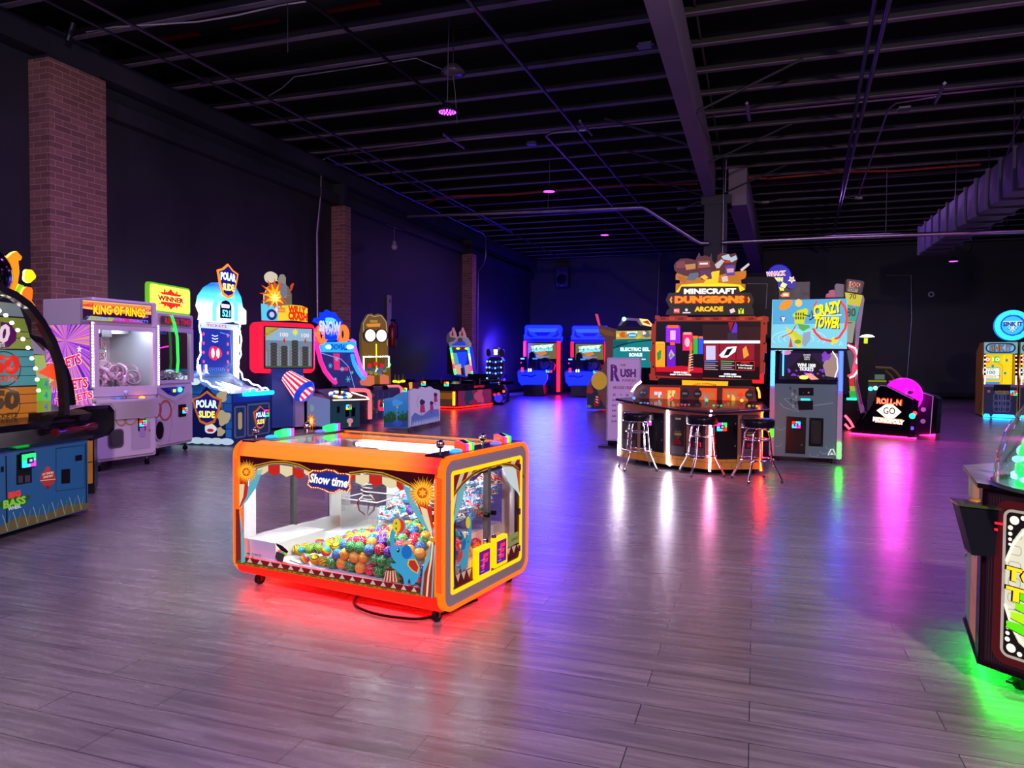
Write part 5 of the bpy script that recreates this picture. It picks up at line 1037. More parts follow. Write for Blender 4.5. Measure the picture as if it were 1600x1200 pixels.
# striped barrel pointing up to the screen
def fpt(px_, py_, y): f = T.front(y); u, v = f.uv(px_, py_); return Vector((u, y, v))
a, b = fpt(480, 616, .30), fpt(449, 588, .80); ax = (b-a).normalized(); e1 = ax.cross(Vector((0, 0, 1))).normalized(); e2 = e1.cross(ax)
L_b = (b-a).length; mb = MB(); N_ = 28
for j in range(N_):
    t0, t1 = 2*math.pi*j/N_, 2*math.pi*(j+1)/N_; r0, r1, r2 = .20, .27, .15
    def P(t, r, s): return a+ax*s+(e1*math.cos(t)+e2*math.sin(t))*r
    key = 'e:f0203c:1.1' if j % 2 else 'e:ffe8f4:1.0'
    mb.add([P(t0, r0, 0), P(t1, r0, 0), P(t1, r1, .10), P(t0, r1, .10)], [(0, 1, 2, 3)], 'e:1840d0:1', True)
    mb.add([P(t0, r1, .10), P(t1, r1, .10), P(t1, r2, L_b), P(t0, r2, L_b)], [(0, 1, 2, 3)], key, True)
    mb.add([P(t0, r2, L_b), P(t1, r2, L_b), P(t1, r2*.5, L_b+.02), P(t0, r2*.5, L_b+.02)], [(0, 1, 2, 3)], 'p:602030:.4', True)
mb.build('cannon_barrel', T)
# body column and screen
Fs = T.front(1.05); Cc_ = crop(Fs, 400, 410, 4.283); q = Cc_([(80, 400), (395, 420), (395, 740), (80, 735)])
Sx0 = Fs.uv(406, 540)[0]; Sx1 = Fs.uv(494, 540)[0]; Sz0 = Fs.uv(450, 583)[1]; Sz1 = Fs.uv(450, 504)[1]
mb = MB(); mb.box(Sx0+.25, Sx1-.35, 1.0, 1.6, .05, Sz0+.1, 'p:3858a8:.4').box(Sx0+.75, Sx1-.40, .90, 1.01, .05, Sz0-.05, 'p:b0a0d0:.4'); mb.build('screen_column', T)
mb = MB(); mb.slab(T.front(1.5), rrect(Sx0, Sz0, Sx1, Sz1, .14), 'e:ff1838:1.6', 0, .45, .05); mb.build('screen_bezel', T)
mb = MB(); w_ = Sx1-Sx0; h_ = Sz1-Sz0; g = lambda a, b: (Sx0+.12+(w_-.24)*a, Sz0+.12+(h_-.24)*b)
mb.slab(Fs, rrect(*g(-.03, -.03), *g(1.03, 1.03), .03), 'p:501018:.4', .0, .012); mb.rect(Fs, *g(0, 0), *g(1, 1), 'e:7890a0:.8', .014); mb.rect(Fs, *g(0, .68), *g(1, 1), 'e:98c0d8:.8', .015)
mb.flat(Fs, [g(0, 1), g(.30, 1), g(0, .72)], 'e:b8b850:.8', .017); mb.text(Fs, 'Super Cannon', *g(.10, .88), .05, 'e:c82020:.9', .019, .45, 28, .2)
for k in range(26): x = k/26; h = .25+.2*((k*7) % 5)/5; mb.rect(Fs, *g(x, .05), *g(x+.035, h+.15), 'e:8c9098:.6' if k % 2 else 'e:a0b0b8:.6', .017)
for x, h in ((.17, .60), (.39, .52), (.62, .62), (.85, .50)):
    for j in range(9):
        if j*.075 < h: mb.rect(Fs, *g(x-.075, .02+j*.075), *g(x+.075, .02+j*.075+.05), 'e:50504c:.7', .020).rect(Fs, *g(x-.06, .07+j*.075), *g(x+.06, .07+j*.075+.025), 'e:3a3c40:.7', .0205)
for x in (.39, .85): mb.text(Fs, '100', *g(x, .83), .09, 'e:e8d8e0:1', .021, .2, 0, 0, .03); mb.flat(Fs, [g(x-.03, .70), g(x+.03, .70), g(x, .60)], 'e:e02020:1', .022).rect(Fs, *g(x-.012, .70), *g(x+.012, .75), 'e:e02020:1', .022)
mb.flat(Fs, star(*g(.63, .9), .09, .04, 8), 'e:e8e040:1', .020); mb.rect(Fs, *g(0, 0), *g(1, .04), 'e:506850:.6', .021); mb.build('screen', T)
q = Cc_([(28, 275), (80, 285), (150, 290), (240, 285), (300, 290), (340, 308), (340, 400), (240, 388), (120, 392), (32, 388)])
mb = MB(); mb.slab(Fs, q, 'e:60c8e8:1.0', -.02, .05, 0, 'p:303038:.4'); ml = [p for p in q]; mid = Cc_([(150, 290), (240, 285), (300, 290), (340, 308), (340, 400), (240, 388), (140, 391)]); mb.flat(Fs, mid, 'e:f8c830:1.1', .032)
for k in range(3): mb.flat(Fs, Cc_([(140, 304+k*12), (190, 304+k*12), (190, 310+k*12), (140, 310+k*12)]), 'e:d83030:1', .035)
u, v = Cc_([(100, 350)])[0]; mb.flat(Fs, Cc_([(85, 335), (130, 300), (145, 315), (125, 370), (80, 365)]), 'e:e0e8f0:.9', .034).flat(Fs, ell(u, v, .12), 'e:203878:.9', .036).flat(Fs, ell(u, v, .06), 'e:c8d0e8:.9', .038)
mb.text(Fs, 'WILLY', *Cc_([(270, 318)])[0], .17, 'e:e03010:1.1', .036, .45, -2, 0, .07).text(Fs, 'CRASH', *Cc_([(275, 362)])[0], .19, 'e:e03010:1.1', .036, .48, -2, 0, .07); mb.build('marquee', T)
q = Cc_([(50, 280), (50, 220), (75, 165), (110, 145), (170, 140), (215, 165), (235, 215), (235, 285)]); mb = MB(); mb.slab(Fs, q, 'e:787464:.7', .0, .03, 0, 'e:e0d8b0:1.5')
u, v = Cc_([(120, 215)])[0]; mb.flat(Fs, star(u, v, .36, .16, 12), 'e:e05010:1.0', .034).flat(Fs, star(u, v-.03, .28, .12, 10, 70), 'e:ffb020:1.2', .037).flat(Fs, star(u, v-.08, .15, .06, 9), 'e:fff080:1.3', .040)
mb.flat(Fs, Cc_([(160, 150), (200, 150), (205, 205), (180, 245), (165, 240), (155, 200)]), 'e:8890a0:.6', .038)
mb.slab(Fs, Cc_(blob(96, 100, 43, .03, 3, 26, 38)), 'e:d8d0b0:.9', .0, .03); mb.flat(Fs, Cc_([(120, 120), (145, 130), (130, 108)]), 'e:d8d0b0:.9', .03).slab(Fs, Cc_([(150, 160), (148, 110), (160, 82), (180, 80), (195, 100), (195, 155)]), 'e:9c988c:.7', .0, .03).slab(Fs, Cc_([(205, 190), (230, 180), (228, 155), (245, 138), (250, 145), (240, 175), (232, 192)]), 'e:c84820:.9', .0, .03)
mb.build('topper', T)

# ------------------------------------------------ snow ball-toss game with pink and blue rails
SPECIAL['bluelit'] = lambda: m_foil('lit_blue_sign', ['0828d0', '1050ff', '60c0ff', '0830e0'], 5)
T = Thing('ball_toss_game', 'ball toss game with pink and blue lit side rails and a blue cloud sign', 'arcade game', (-8.85, 15.6, 0), 72)
F = T.front(0); C = crop(F, 480, 470, 5.7125)
W = C([(560, 1100)])[0][0]; x0 = C([(380, 1100)])[0][0]; zc = C([(520, 790)])[0][1]
mb = MB(); mb.box(x0-.9, W, 0, 1.1, .0, zc, 'p:383850:.4'); mb.build('base_cabinet', T)
mb = MB(); mb.flat(F, [(W*.1, .06), (W-.06, .06), (W-.06, zc-.05), (W*.1, zc-.05)], 'e:283838:.4', .003); 
for k in range(14): mb.flat(F, blob(W*.3+rg.uniform(-.15, .3), .25+rg.random()*.5, .06, .25, k, 16), ('e:507048:.4', 'e:384838:.4', 'e:705868:.4')[k % 3], .005+.0004*k)
mb.build('front_panel', T)
mb = MB(); mb.ribbon(F, [(x0, zc+.0), (W-.18, zc-.02), (W-.08, zc-.05), (W-.03, zc-.14), (W-.02, .1)], .09, 'e:ff6068:1.7', 0, .05); mb.build('cabinet_light_trim', T)
By = 1.7; Bf = T.front(By); Cb = crop(Bf, 480, 470, 5.7125)
for pts, key in ((((85, 340), (92, 420), (120, 540), (160, 630), (215, 700), (250, 728)), 'e:ff2078:2.2'), (((390, 350), (415, 365), (430, 440), (460, 540), (490, 620), (520, 665)), 'e:c050ff:1.6'), (((400, 480), (420, 560), (455, 630), (500, 690)), 'e:2080ff:2.2')):
    n_ = len(pts); P = []
    for i, (a, b) in enumerate(pts):
        y = By-1.2*(i/(n_-1))**2; u, v = T.front(y).uv(480+a/5.7125, 470+b/5.7125); P.append((u, y, v))
    mb = MB(); mb.tube(P, .055, key, 8); mb.build('rail_light', T)
mb = MB(); mb.flat(Bf, Cb([(110, 460), (400, 460), (520, 680), (520, 790), (240, 790), (200, 700), (130, 560)]), 'e:383888:.55', 0); mb.flat(Bf, Cb([(230, 470), (290, 470), (290, 600), (365, 590), (365, 625), (240, 615)]), 'e:e02870:1', .004)
for k, (x, y, r) in enumerate(((205, 580, 26), (262, 520, 24), (310, 610, 26), (365, 700, 36), (250, 700, 22), (400, 640, 18))):
    u, v = Cb([(x, y)])[0]
    for j in range(3): a = math.pi*j/3; rr = r/5.7/70; mb.ribbon(Bf, [(u-rr*math.cos(a), v-rr*math.sin(a)), (u+rr*math.cos(a), v+rr*math.sin(a))], .02, 'e:50c0d8:.9', .006+.001*j)
mb.ribbon(Bf, Cb([(110, 462), (300, 520), (370, 590), (400, 700), (425, 790)]), .02, 'e:90a8e0:.9', .008); mb.build('target_board', T)
q = Cb([(112, 370), (388, 365), (405, 380), (405, 450), (385, 460), (112, 458)]); mb = MB(); mb.slab(Bf, q, 'e:2090ff:1.8', .0, .18, .03); mb.text(Bf, 'SNOWBALL', *Cb([(245, 413)])[0], .16, 'e:0838a0:1', .185, .55, 0, 0, .04); mb.flat(Bf, Cb(ell(150, 412, 30, 20)), 'e:a8e8ff:2.5', .184).flat(Bf, Cb(ell(340, 412, 35, 20)), 'e:a8e8ff:2.5', .184); mb.ribbon(Bf, Cb([(330, 352), (400, 350), (420, 370)]), .04, 'e:c080e8:1', .03, .05); mb.build('header_light', T)
q = Cb([(120, 350), (120, 250), (85, 210), (35, 185), (45, 155), (95, 150), (95, 105), (125, 110), (150, 80), (180, 100), (225, 110), (245, 150), (285, 185), (280, 215), (245, 235), (235, 350), (180, 360)])
mb = MB(); mb.slab(Bf, q, 'e:0a30ff:1.6', .05, .12, .03); mb.flat(Bf, Cb(blob(165, 175, 50, .1, 4, 24, 24)), 'e:50a8ff:1.8', .172).flat(Bf, Cb(blob(170, 270, 36, .1, 6, 24, 50)), 'e:1858ff:1.6', .173).text(Bf, 'SNOW', *Cb([(165, 230)])[0], .28, 'e:a8c8ff:1.6', .176, .7, 0, 0, .05).text(Bf, 'DOWN', *Cb([(170, 268)])[0], .22, 'e:b090f0:1.5', .176, .6, 0, 0, .05)
mb.ribbon(Bf, Cb([(240, 240), (225, 345)]), .07, 'e:f0e860:1.6', .10, .05); mb.build('cloud_sign', T)
for x in (290, 100):
    mb = MB(); u, v = Cb([(x, 300)])[0]; mb.ribbon(Bf, ell(u, v, .13, .19, 24), .12, 'e:ff7030:1.6', .08, .08, True); mb.ribbon(Bf, ell(u, v, .17, .24, 24), .04, 'e:ff2858:1.8', .10, .05, True); mb.build('ring_lamp', T)

# ------------------------------------------------ yellow tower game with two round lamps
SPECIAL['amber'] = lambda: m_glass('amber_acrylic', (.55, .38, .10), .1, .3)
T = Thing('tower_game', 'tall amber rounded tower game with two big round white lamps', 'arcade game', (-9.2, 18.4, 0), 40)
F = T.front(0); C = crop(F, 480, 470, 5.7125)
q = C([(485, 745), (480, 400), (478, 300), (500, 190), (540, 120), (575, 110), (600, 130), (630, 112), (670, 125), (700, 165), (722, 240), (725, 400), (725, 500), (745, 560), (750, 745)])
mb = MB(); mb.slab(F, q, 'e:8a6210:.5', -.30, .30, .02, 'e:6a6030:.5'); mb.build('tower_back', T)
mb = MB(); mb.rect(F, C([(560, 0)])[0][0], C([(0, 180)])[0][1], C([(628, 0)])[0][0], C([(0, 155)])[0][1], 'e:b09838:.7', .004); mb.flat(F, C([(525, 205), (655, 200), (650, 225), (530, 228)]), 'e:d88020:.9', .004); mb.tube([F.p(*C([(615, 385)])[0], .02), F.p(*C([(618, 640)])[0], .02)], .02, 'e:d0e020:1.4', 6)
mb.ribbon(F, C([(505, 300), (500, 200), (545, 125), (600, 140), (660, 130), (705, 190), (715, 400)]), .02, 'e:c0b070:.8', .006)
for k in range(3): mb.ribbon(F, C([(540, 215+k*9), (650, 212+k*9)]), .012, 'e:f0a030:1', .008)
mb.build('tower_artwork', T)
for x, y in ((558, 310), (658, 312)):
    mb = MB(); u, v = C([(x, y)])[0]; mb.lathe([(.14, -.10), (.19, -.08), (.20, 0)], (u, 0, v), 'p:605c50:.25', 30, 1); mb.flat(F, ell(u, v, .142, .165, 30), 'e:fffbe0:1.8', .10); mb.build('round_lamp', T)
mb = MB(); q = C([(492, 500), (715, 495), (715, 600), (690, 650), (500, 650)]); mb.slab(F, q, 'toplite', .2, .01)
P = C([(492, 625), (492, 500), (715, 497), (715, 590)]); leds(mb, [F.p(a, b, .22) for a, b in P], 44, .018, 'e:fff8f0:10')
for x, y in ((548, 578), (605, 562), (658, 578)): u, v = C([(x, y)])[0]; mb.ball(F.p(u, v, .15), .06, 'e:f01030:1.5', 10, 8)
for k in range(18): u, v = C([(510+rg.random()*190, 590+rg.random()*60)])[0]; mb.ball(F.p(u, v, .1), .06, ('e:5070b0:.7', 'e:c8b030:.7', 'e:8090a8:.6')[k % 3], 8, 6)
mb.ribbon(F, C([(700, 600), (735, 575), (735, 560)]), .03, 'e:20e060:2', .1, .02); mb.build('ball_window', T)
zd = C([(600, 800)])[0][1]; xa, xb = C([(480, 760)])[0][0], C([(845, 760)])[0][0]
mb = MB(); Fd = T.front(-.9); Cd = crop(Fd, 480, 470, 5.7125); qa = Cd([(555, 770), (845, 760), (850, 1110), (560, 1130)]); mb.slab(Fd, qa, 'p:50407c:.4', -.6, .6); mb.build('cabinet', T)
mb = MB(); mb.ribbon(Fd, Cd([(700, 762), (815, 760), (838, 778), (842, 820)]), .07, 'e:f0788c:1', .0, .03); mb.flat(Fd, Cd([(560, 800), (830, 790), (830, 1080), (565, 1080)]), 'e:30285c:.5', .003); mb.ribbon(Fd, Cd([(565, 1095), (680, 1090)]), .04, 'e:e070a0:.8', .004)
for k in range(4): mb.ribbon(Fd, Cd([(580+k*50, 810), (570+k*50, 1060)]), .02, 'e:484078:.5', .005)
mb.build('cabinet_front', T)
mb = MB(); u, v = Cd([(668, 932)])[0]; mb.slab(Fd, rrect(u-.1, v-.14, u+.1, v+.14, .04), 'e:ff1838:3', .005, .04); mb.rect(Fd, u-.03, v-.05, u+.05, v+.05, 'e:fff0f0:2', .047); mb.build('card_reader', T)
for pts in ([(475, 730), (480, 712), (560, 665), (600, 670), (602, 745), (560, 762), (490, 755)], [(662, 670), (690, 658), (728, 670), (735, 740), (662, 745)]):
    mb = MB(); mb.slab(T.front(-.5), crop(T.front(-.5), 480, 470, 5.7125)(pts), 'e:e87858:.75', -.2, .2, .02); mb.build('coral_bumper', T)
mb = MB()
for pts in ([(535, 762), (580, 760), (590, 790), (555, 795)], [(670, 755), (708, 752), (718, 785), (675, 788)]): mb.slab(T.front(-.9), crop(T.front(-.9), 480, 470, 5.7125)(pts), 'p:0a0a10:.3', 0, .1)
mb.build('ball_slot', T)

# ------------------------------------------------ kids bench with printed end and back
T = Thing('kids_ride_bench', 'white kids bench with scalloped back and blue nature printed end', 'bench', (-7.73, 14.08, 0), -28)
F = T.front(0); C = crop(F, 540, 470, 5.333)
q = C([(318, 1055), (316, 820), (345, 812), (390, 805), (440, 775), (480, 758), (505, 765), (522, 745), (522, 1060)])
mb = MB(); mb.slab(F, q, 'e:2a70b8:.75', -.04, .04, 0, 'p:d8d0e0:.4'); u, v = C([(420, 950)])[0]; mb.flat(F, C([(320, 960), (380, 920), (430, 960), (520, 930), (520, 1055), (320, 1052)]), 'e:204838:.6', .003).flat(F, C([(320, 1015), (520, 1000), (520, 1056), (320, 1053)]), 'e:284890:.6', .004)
for k in range(16): mb.flat(F, star(*C([(335+k*12, 945+20*math.sin(k*2))])[0], .06, .02, 4, 90), 'e:386848:.5', .005)
mb.flat(F, C(blob(430, 850, 45, .15, 3, 24, 26)), 'e:3888d8:.8', .005).flat(F, C(ell(433, 885, 9, 12)), 'e:a89050:.8', .006).flat(F, C(ell(436, 1020, 40, 26)), 'e:3848b0:.7', .006).ribbon(F, C([(430, 900), (428, 1010)]), .02, 'e:5898c8:.7', .006); mb.build('end_panel', T)
a0 = C([(526, 1050)])[0][0]
T2 = T.fr((F.uv(540+525/5.333, 660)[0], 0, 0), (math.cos(R(124)), math.sin(R(124)), 0)) if 0 else None
S = T.fr((a0, 0, 0), (math.cos(R(98+28)), math.sin(R(98+28)), 0)); Cs = crop(S, 540, 470, 5.333)
q = Cs([(526, 1050), (524, 745), (555, 730), (590, 738), (620, 715), (655, 725), (690, 712), (725, 735), (768, 745), (774, 765), (774, 1000)])
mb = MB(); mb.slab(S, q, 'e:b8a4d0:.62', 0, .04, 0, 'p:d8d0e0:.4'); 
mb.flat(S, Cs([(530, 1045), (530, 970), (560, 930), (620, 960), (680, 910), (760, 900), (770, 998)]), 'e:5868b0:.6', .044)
for k in range(18): x = 540+k*13; mb.flat(S, Cs([(x, 1040-k*2.6), (x+4, 1000-k*3), (x+8, 1038-k*2.6)]), 'e:b8b0d8:.7', .048)
for x, y, s in ((622, 870, 1), (700, 870, .7), (733, 800, .7)): mb.flat(S, Cs(blob(x, y-25*s, 22*s, .1, 3, 20, 24*s)), 'e:302838:.5', .047).flat(S, Cs([(x-16*s, y), (x+18*s, y-4), (x+26*s, y+60*s), (x-20*s, y+62*s)]), 'e:a83058:.6', .047); mb.ribbon(S, Cs([(x-10*s, y+70*s), (x+4, y+100*s)]), .02, 'e:302838:.5', .048)
mb.ribbon(S, Cs([(590, 790), (575, 850), (585, 880)]), .015, 'e:383040:.5', .048); mb.build('back_panel', T)
mb = MB(); p0 = S.p(.05, .35, -.02); p1 = S.p(1.9, .35, -.02); mb.tube([p0, p1], .03, 'm:909098:.4', 6); mb.build('rail', T)
for u in (.1, 1.8): MB().cyl(S.p(u, .30, -.02), S.p(u, 0, -.02), .025, 'm:606068:.4', 8).build('leg', T)

T = Thing('fire_extinguisher', 'red fire extinguisher hanging on the left wall below a pale strip', 'extinguisher', (-11.3, pt(613, 525, 0, -11.3).y, pt(613, 542, 0, -11.3).z))
MB().lathe([(0, 0), (.12, 0), (.13, .03), (.13, .60), (.10, .70), (.04, .76), (.04, .84)], (0, 0, 0), 'p:8a1418:.25', 16).build('cylinder', T)
MB().box(-.05, .12, -.03, .03, .84, .90, 'p:101014:.3').tube([(.04, .02, .86), (.16, .06, .75), (.15, .08, .4), (.13, .08, .25)], .02, 'p:101014:.4', 6).build('hose_and_handle', T)
MB().box(-.19, -.11, -.06, .06, .3, .5, 'm:808080:.4').build('bracket', T)
T = Thing('wall_strip', 'narrow pale strip sign on the left wall above the extinguisher', 'sign', (-11.46, pt(611, 497, 0, -11.4).y, pt(611, 497, 0, -11.4).z))
MB().box(-.04, .02, -.10, .10, -.75, .75, 'p:b0a0b0:.4').build('strip', T); MB().box(.02, .03, -.04, .04, .5, .62, 'p:604858:.4').build('mark', T)
T = Thing('side_game', 'small brown game with yellow lamps and an orange corner behind the kids bench', 'arcade game', (-9.3, 20.1, 0), 0)
F = T.front(0); C = crop(F, 540, 470, 5.333)
a_ = C([(380, 690), (560, 680)]); MB().slab(F, a_+[(a_[1][0], .02), (a_[0][0], .02)], 'p:4a3830:.4', -.5, .5).build('cabinet', T)
mb = MB(); mb.slab(F, C([(530, 680), (556, 678), (556, 735), (535, 738)]), 'e:e88838:1.3', 0, .03); mb.build('orange_corner', T)
mb = MB()
for x, y in ((398, 672), (428, 676), (465, 670)): u, v = C([(x, y)])[0]; mb.ball(F.p(u, v, -.1), .08, 'e:e8e818:2', 10, 8, 1, 1, .5).cyl(F.p(u, v, -.1), F.p(u, v+.22, -.1), .03, 'p:907828:.4', 8)
mb.build('yellow_lamps', T)
u, v = C([(495, 742)])[0]; card_reader(T, F, u, v, .15, (0, 1, 4, 3))
# ------------------------------------------------ low table game with a leaning lit tower
T = Thing('table_game', 'dark low six player table game with orange corner light', 'arcade game', (-10.1, 21.3, 0), -6)
F = T.front(0); C = crop(F, 540, 470, 5.333)
x1 = F.uv(713, 630)[0]; x0 = F.uv(648, 630)[0]; zt = F.uv(690, 604)[1]; zr = F.uv(690, 594)[1]
S = T.right(x1); D = 2.6
MB().box(x0-.2, x1, 0, D, .08, zt-.12, 'p:503838:.4').build('base_cabinet', T)
MB().slab(Fr((0, 0, zt-.12), (1, 0, 0), (0, 1, 0)), [(x0-1.0, -.25), (x1+.05, -.25), (x1+.25, 0), (x1+.25, D), (x0-1.0, D)], 'p:1c1c2c:.25', 0, .22, .03).build('player_rail', T)
mb = MB(); mb.flat(F, [(x0, .1), (x1-.12, .1), (x1-.12, zt-.14), (x0, zt-.14)], 'e:584030:.5', .003).flat(F, ell(x0+.5, .3, .3, .18), 'e:306878:.5', .005).rect(F, x0, zt-.4, x1-.15, zt-.2, 'e:a86020:.5', .004)
mb.flat(S, [(.1, .1), (D-.1, .1), (D-.1, zt-.14), (.1, zt-.14)], 'e:902860:.6', .003).flat(S, blob(.8, .4, .3, .2, 3), 'e:304060:.5', .005).flat(S, blob(1.6, .4, .3, .25, 5), 'e:d05080:.6', .005); mb.build('cabinet_artwork', T)
mb = MB(); mb.box(x1-.12, x1-.05, -.02, .0, .12, zt-.16, 'e:ff3804:40'); mb.build('corner_light', T)
mb = MB(); mb.box(x0-.2, x1, -.01, .01, .03, .07, 'e:ff1008:8').box(x1, x1+.02, 0, D, .03, .07, 'e:ff1008:8'); mb.build('underglow_strip', T)
for px_ in ((662, 599), (698, 600)): fr = T.fr((0, -.27, 0)); u, v = fr.uv(*px_); card_reader(T, fr, u, v, .16, (0, 1, 4, 3))
mb = MB(); S2 = T.right(x1+.25); mb.rect(S2, .3, zt-.06, 1.6, zt+.04, 'e:101018:.5', .003).text(S2, 'BAYOU', 1.1, zt-.01, .08, 'e:e02030:1.2', .006, .7); mb.build('name_strip', T)
mb = MB()
for k in range(6): x = x0-.6+k*.7; mb.box(x, x+.3, .1+.3*(k % 2), .5+.3*(k % 2), zt+.1, zt+.2, 'p:0c0c14:.3').cyl((x+.15, .1, zt+.1), (x+.15, .1, zt+.28), .03, 'p:604850:.3', 8)
mb.build('player_controls', T)
for x, y in ((x1-.2, .1), (x1-.2, D-.2), (x0, .1)): caster(T, x, y, .1, .045)
T = Thing('lit_tower', 'leaning blue screen tower with green edge lights under a gabled top', 'arcade game', (-9.75, 24.7, 0), -4)
F = T.front(0); C = crop(F, 540, 470, 5.333)
mb = MB(); q = C([(875, 385), (1022, 385), (1068, 648), (912, 625)]); mb.slab(F, q, 'e:1830c0:.8', -.35, .33, 0, 'p:101828:.4'); mb.slab(F, C([(815, 375), (880, 372), (915, 620), (815, 610)]), 'p:102038:.4', -.9, .6)
mb.build('tower_body', T)
mb = MB(); mb.flat(F, C([(885, 430), (955, 440), (975, 620), (915, 612)]), 'e:48b0b8:.9', .003).flat(F, C([(925, 430), (1010, 425), (1010, 500), (985, 560), (950, 540)]), 'e:2040ff:1.3', .005).flat(F, C([(910, 540), (960, 525), (975, 610), (920, 610)]), 'e:e8b090:.9', .006).flat(F, C([(990, 540), (1030, 530), (1050, 635), (1000, 625)]), 'e:c0a0a8:.8', .006).flat(F, C([(960, 560), (975, 555), (990, 620), (965, 618)]), 'e:401830:.5', .008).rect(F, *C([(885, 412)])[0], *C([(1015, 390)])[0], 'e:604028:.6', .006)
for x in (938, 1010): mb.flat(F, C(ell(x, 398, 16, 9)), 'e:e8e820:2', .01)
mb.build('screen', T)
for a, b in (((878, 390), (915, 615)), ((1024, 390), (1062, 640))):
    mb = MB(); pa, pb = C([a, b]); P = [F.p(pa[0]+(pb[0]-pa[0])*t/5, pa[1]+(pb[1]-pa[1])*t/5, .03) for t in range(6)]
    for k in range(5): mb.cyl(P[k], P[k+1], .035, ('e:20ff80:3', 'e:b0ff30:3', 'e:ff8030:3', 'e:ff3050:3', 'e:30ff60:3')[k], 6)
    mb.build('edge_light', T)
q = C([(860, 350), (905, 335), (930, 300), (960, 290), (995, 305), (1025, 355), (1022, 385), (870, 385)]); mb = MB(); mb.slab(F, q, 'e:9088a0:.6', -.25, .3, .03); mb.flat(F, C([(885, 372), (925, 345), (958, 318), (1000, 345), (1010, 372)]), 'e:2838e0:1', .055).flat(F, C(ell(960, 328, 22, 20)), 'e:604038:.6', .057); mb.build('gable_top', T)
mb = MB()
for x in (893, 972): mb.slab(F, C([(x-22, 300), (x-26, 262), (x-8, 250), (x, 222), (x+12, 252), (x+22, 280), (x+24, 310)]), 'e:b87880:.7', -.1, .12); mb.flat(F, C([(x-8, 290), (x, 240), (x+10, 290)]), 'e:503050:.5', .025)
mb.slab(F, C([(838, 310), (850, 270), (880, 262), (905, 320), (860, 355), (840, 345)]), 'e:585060:.5', -.1, .09)
mb.build('spires', T)
mb = MB(); mb.box(-.3, 1.0, -.1, .8, .02, C([(0, 625)])[0][1]+.15, 'p:181828:.3'); mb.build('base', T)
# small sit-on robot ride with blue lamps
T = Thing('robot_ride', 'small robot shaped ride dotted with blue lamps near the far corner', 'kids ride', (-8.95, 24.4, 0), 0)
F = T.front(0); C = crop(F, 540, 470, 5.333)
q = C([(1175, 490), (1200, 470), (1290, 470), (1308, 500), (1310, 600), (1285, 650), (1190, 655), (1160, 610)]); mb = MB(); mb.slab(F, q, 'p:302858:.3', -.3, .3, .04)
for yy in (505, 555, 600, 645):
    for k in range(6):
        x = 1180+k*24-(4 if yy == 555 else 0)
        if 1165 < x < 1308 and (yy < 640 or k in (0, 4)): u, v = C([(x, yy+(6 if k in (2, 3) else 0))])[0]; mb.ball(F.p(u, v, .02), .035, 'e:70b0ff:2.5' if k % 2 or k == 0 else 'e:2040d0:1.5', 6, 5)
mb.build('lamp_body', T)
mb = MB(); q = C([(1228, 400), (1240, 388), (1268, 388), (1278, 402), (1275, 455), (1235, 458)]); mb.slab(F, q, 'p:707078:.3', -.15, .18, .02); mb.flat(F, C([(1236, 405), (1270, 405), (1268, 450), (1240, 452)]), 'e:e8fff0:2.2', .04).ribbon(F, C([(1236, 432), (1272, 432)]), .02, 'p:303030:.4', .043); mb.build('lit_head', T)
for x in (1188, 1300): mb = MB(); mb.slab(F, C(ell(x, 432, 20, 34)), 'p:403838:.3', -.1, .1, .02); mb.build('side_lamp', T)
for x, y, rx in ((1170, 825, 38), (1300, 805, 34)):
    mb = MB(); u, v = C([(x, y)])[0]; r = .20; mb.cyl((u, -.35, v), (u, -.1, v), r, 'p:181828:.3', 20).cyl((u, -.36, v), (u, -.34, v), r*.8, 'e:2828e0:1.5', 20); mb.build('wheel', T)
mb = MB(); mb.slab(T.front(-.1), crop(T.front(-.1), 540, 470, 5.333)([(1110, 760), (1130, 700), (1160, 650), (1200, 655), (1290, 650), (1330, 750), (1310, 860), (1120, 855)]), 'p:241c30:.3', -.3, .3, .04); mb.build('seat_body', T)
mb = MB()
for x, y, c in ((1280, 688, 'e:f8e0c0:2'), (1240, 782, 'e:ff2020:2'), (1275, 775, 'e:ff2020:2'), (1318, 755, 'e:ff6030:2'), (1322, 658, 'e:8040ff:1'), (1110, 740, 'e:ffb0b0:2')): u, v = T.front(-.4).uv(540+x/5.333, 470+y/5.333); MB().ball((u, -.4, v), .05, c, 8, 6).build('indicator_lamp', T)

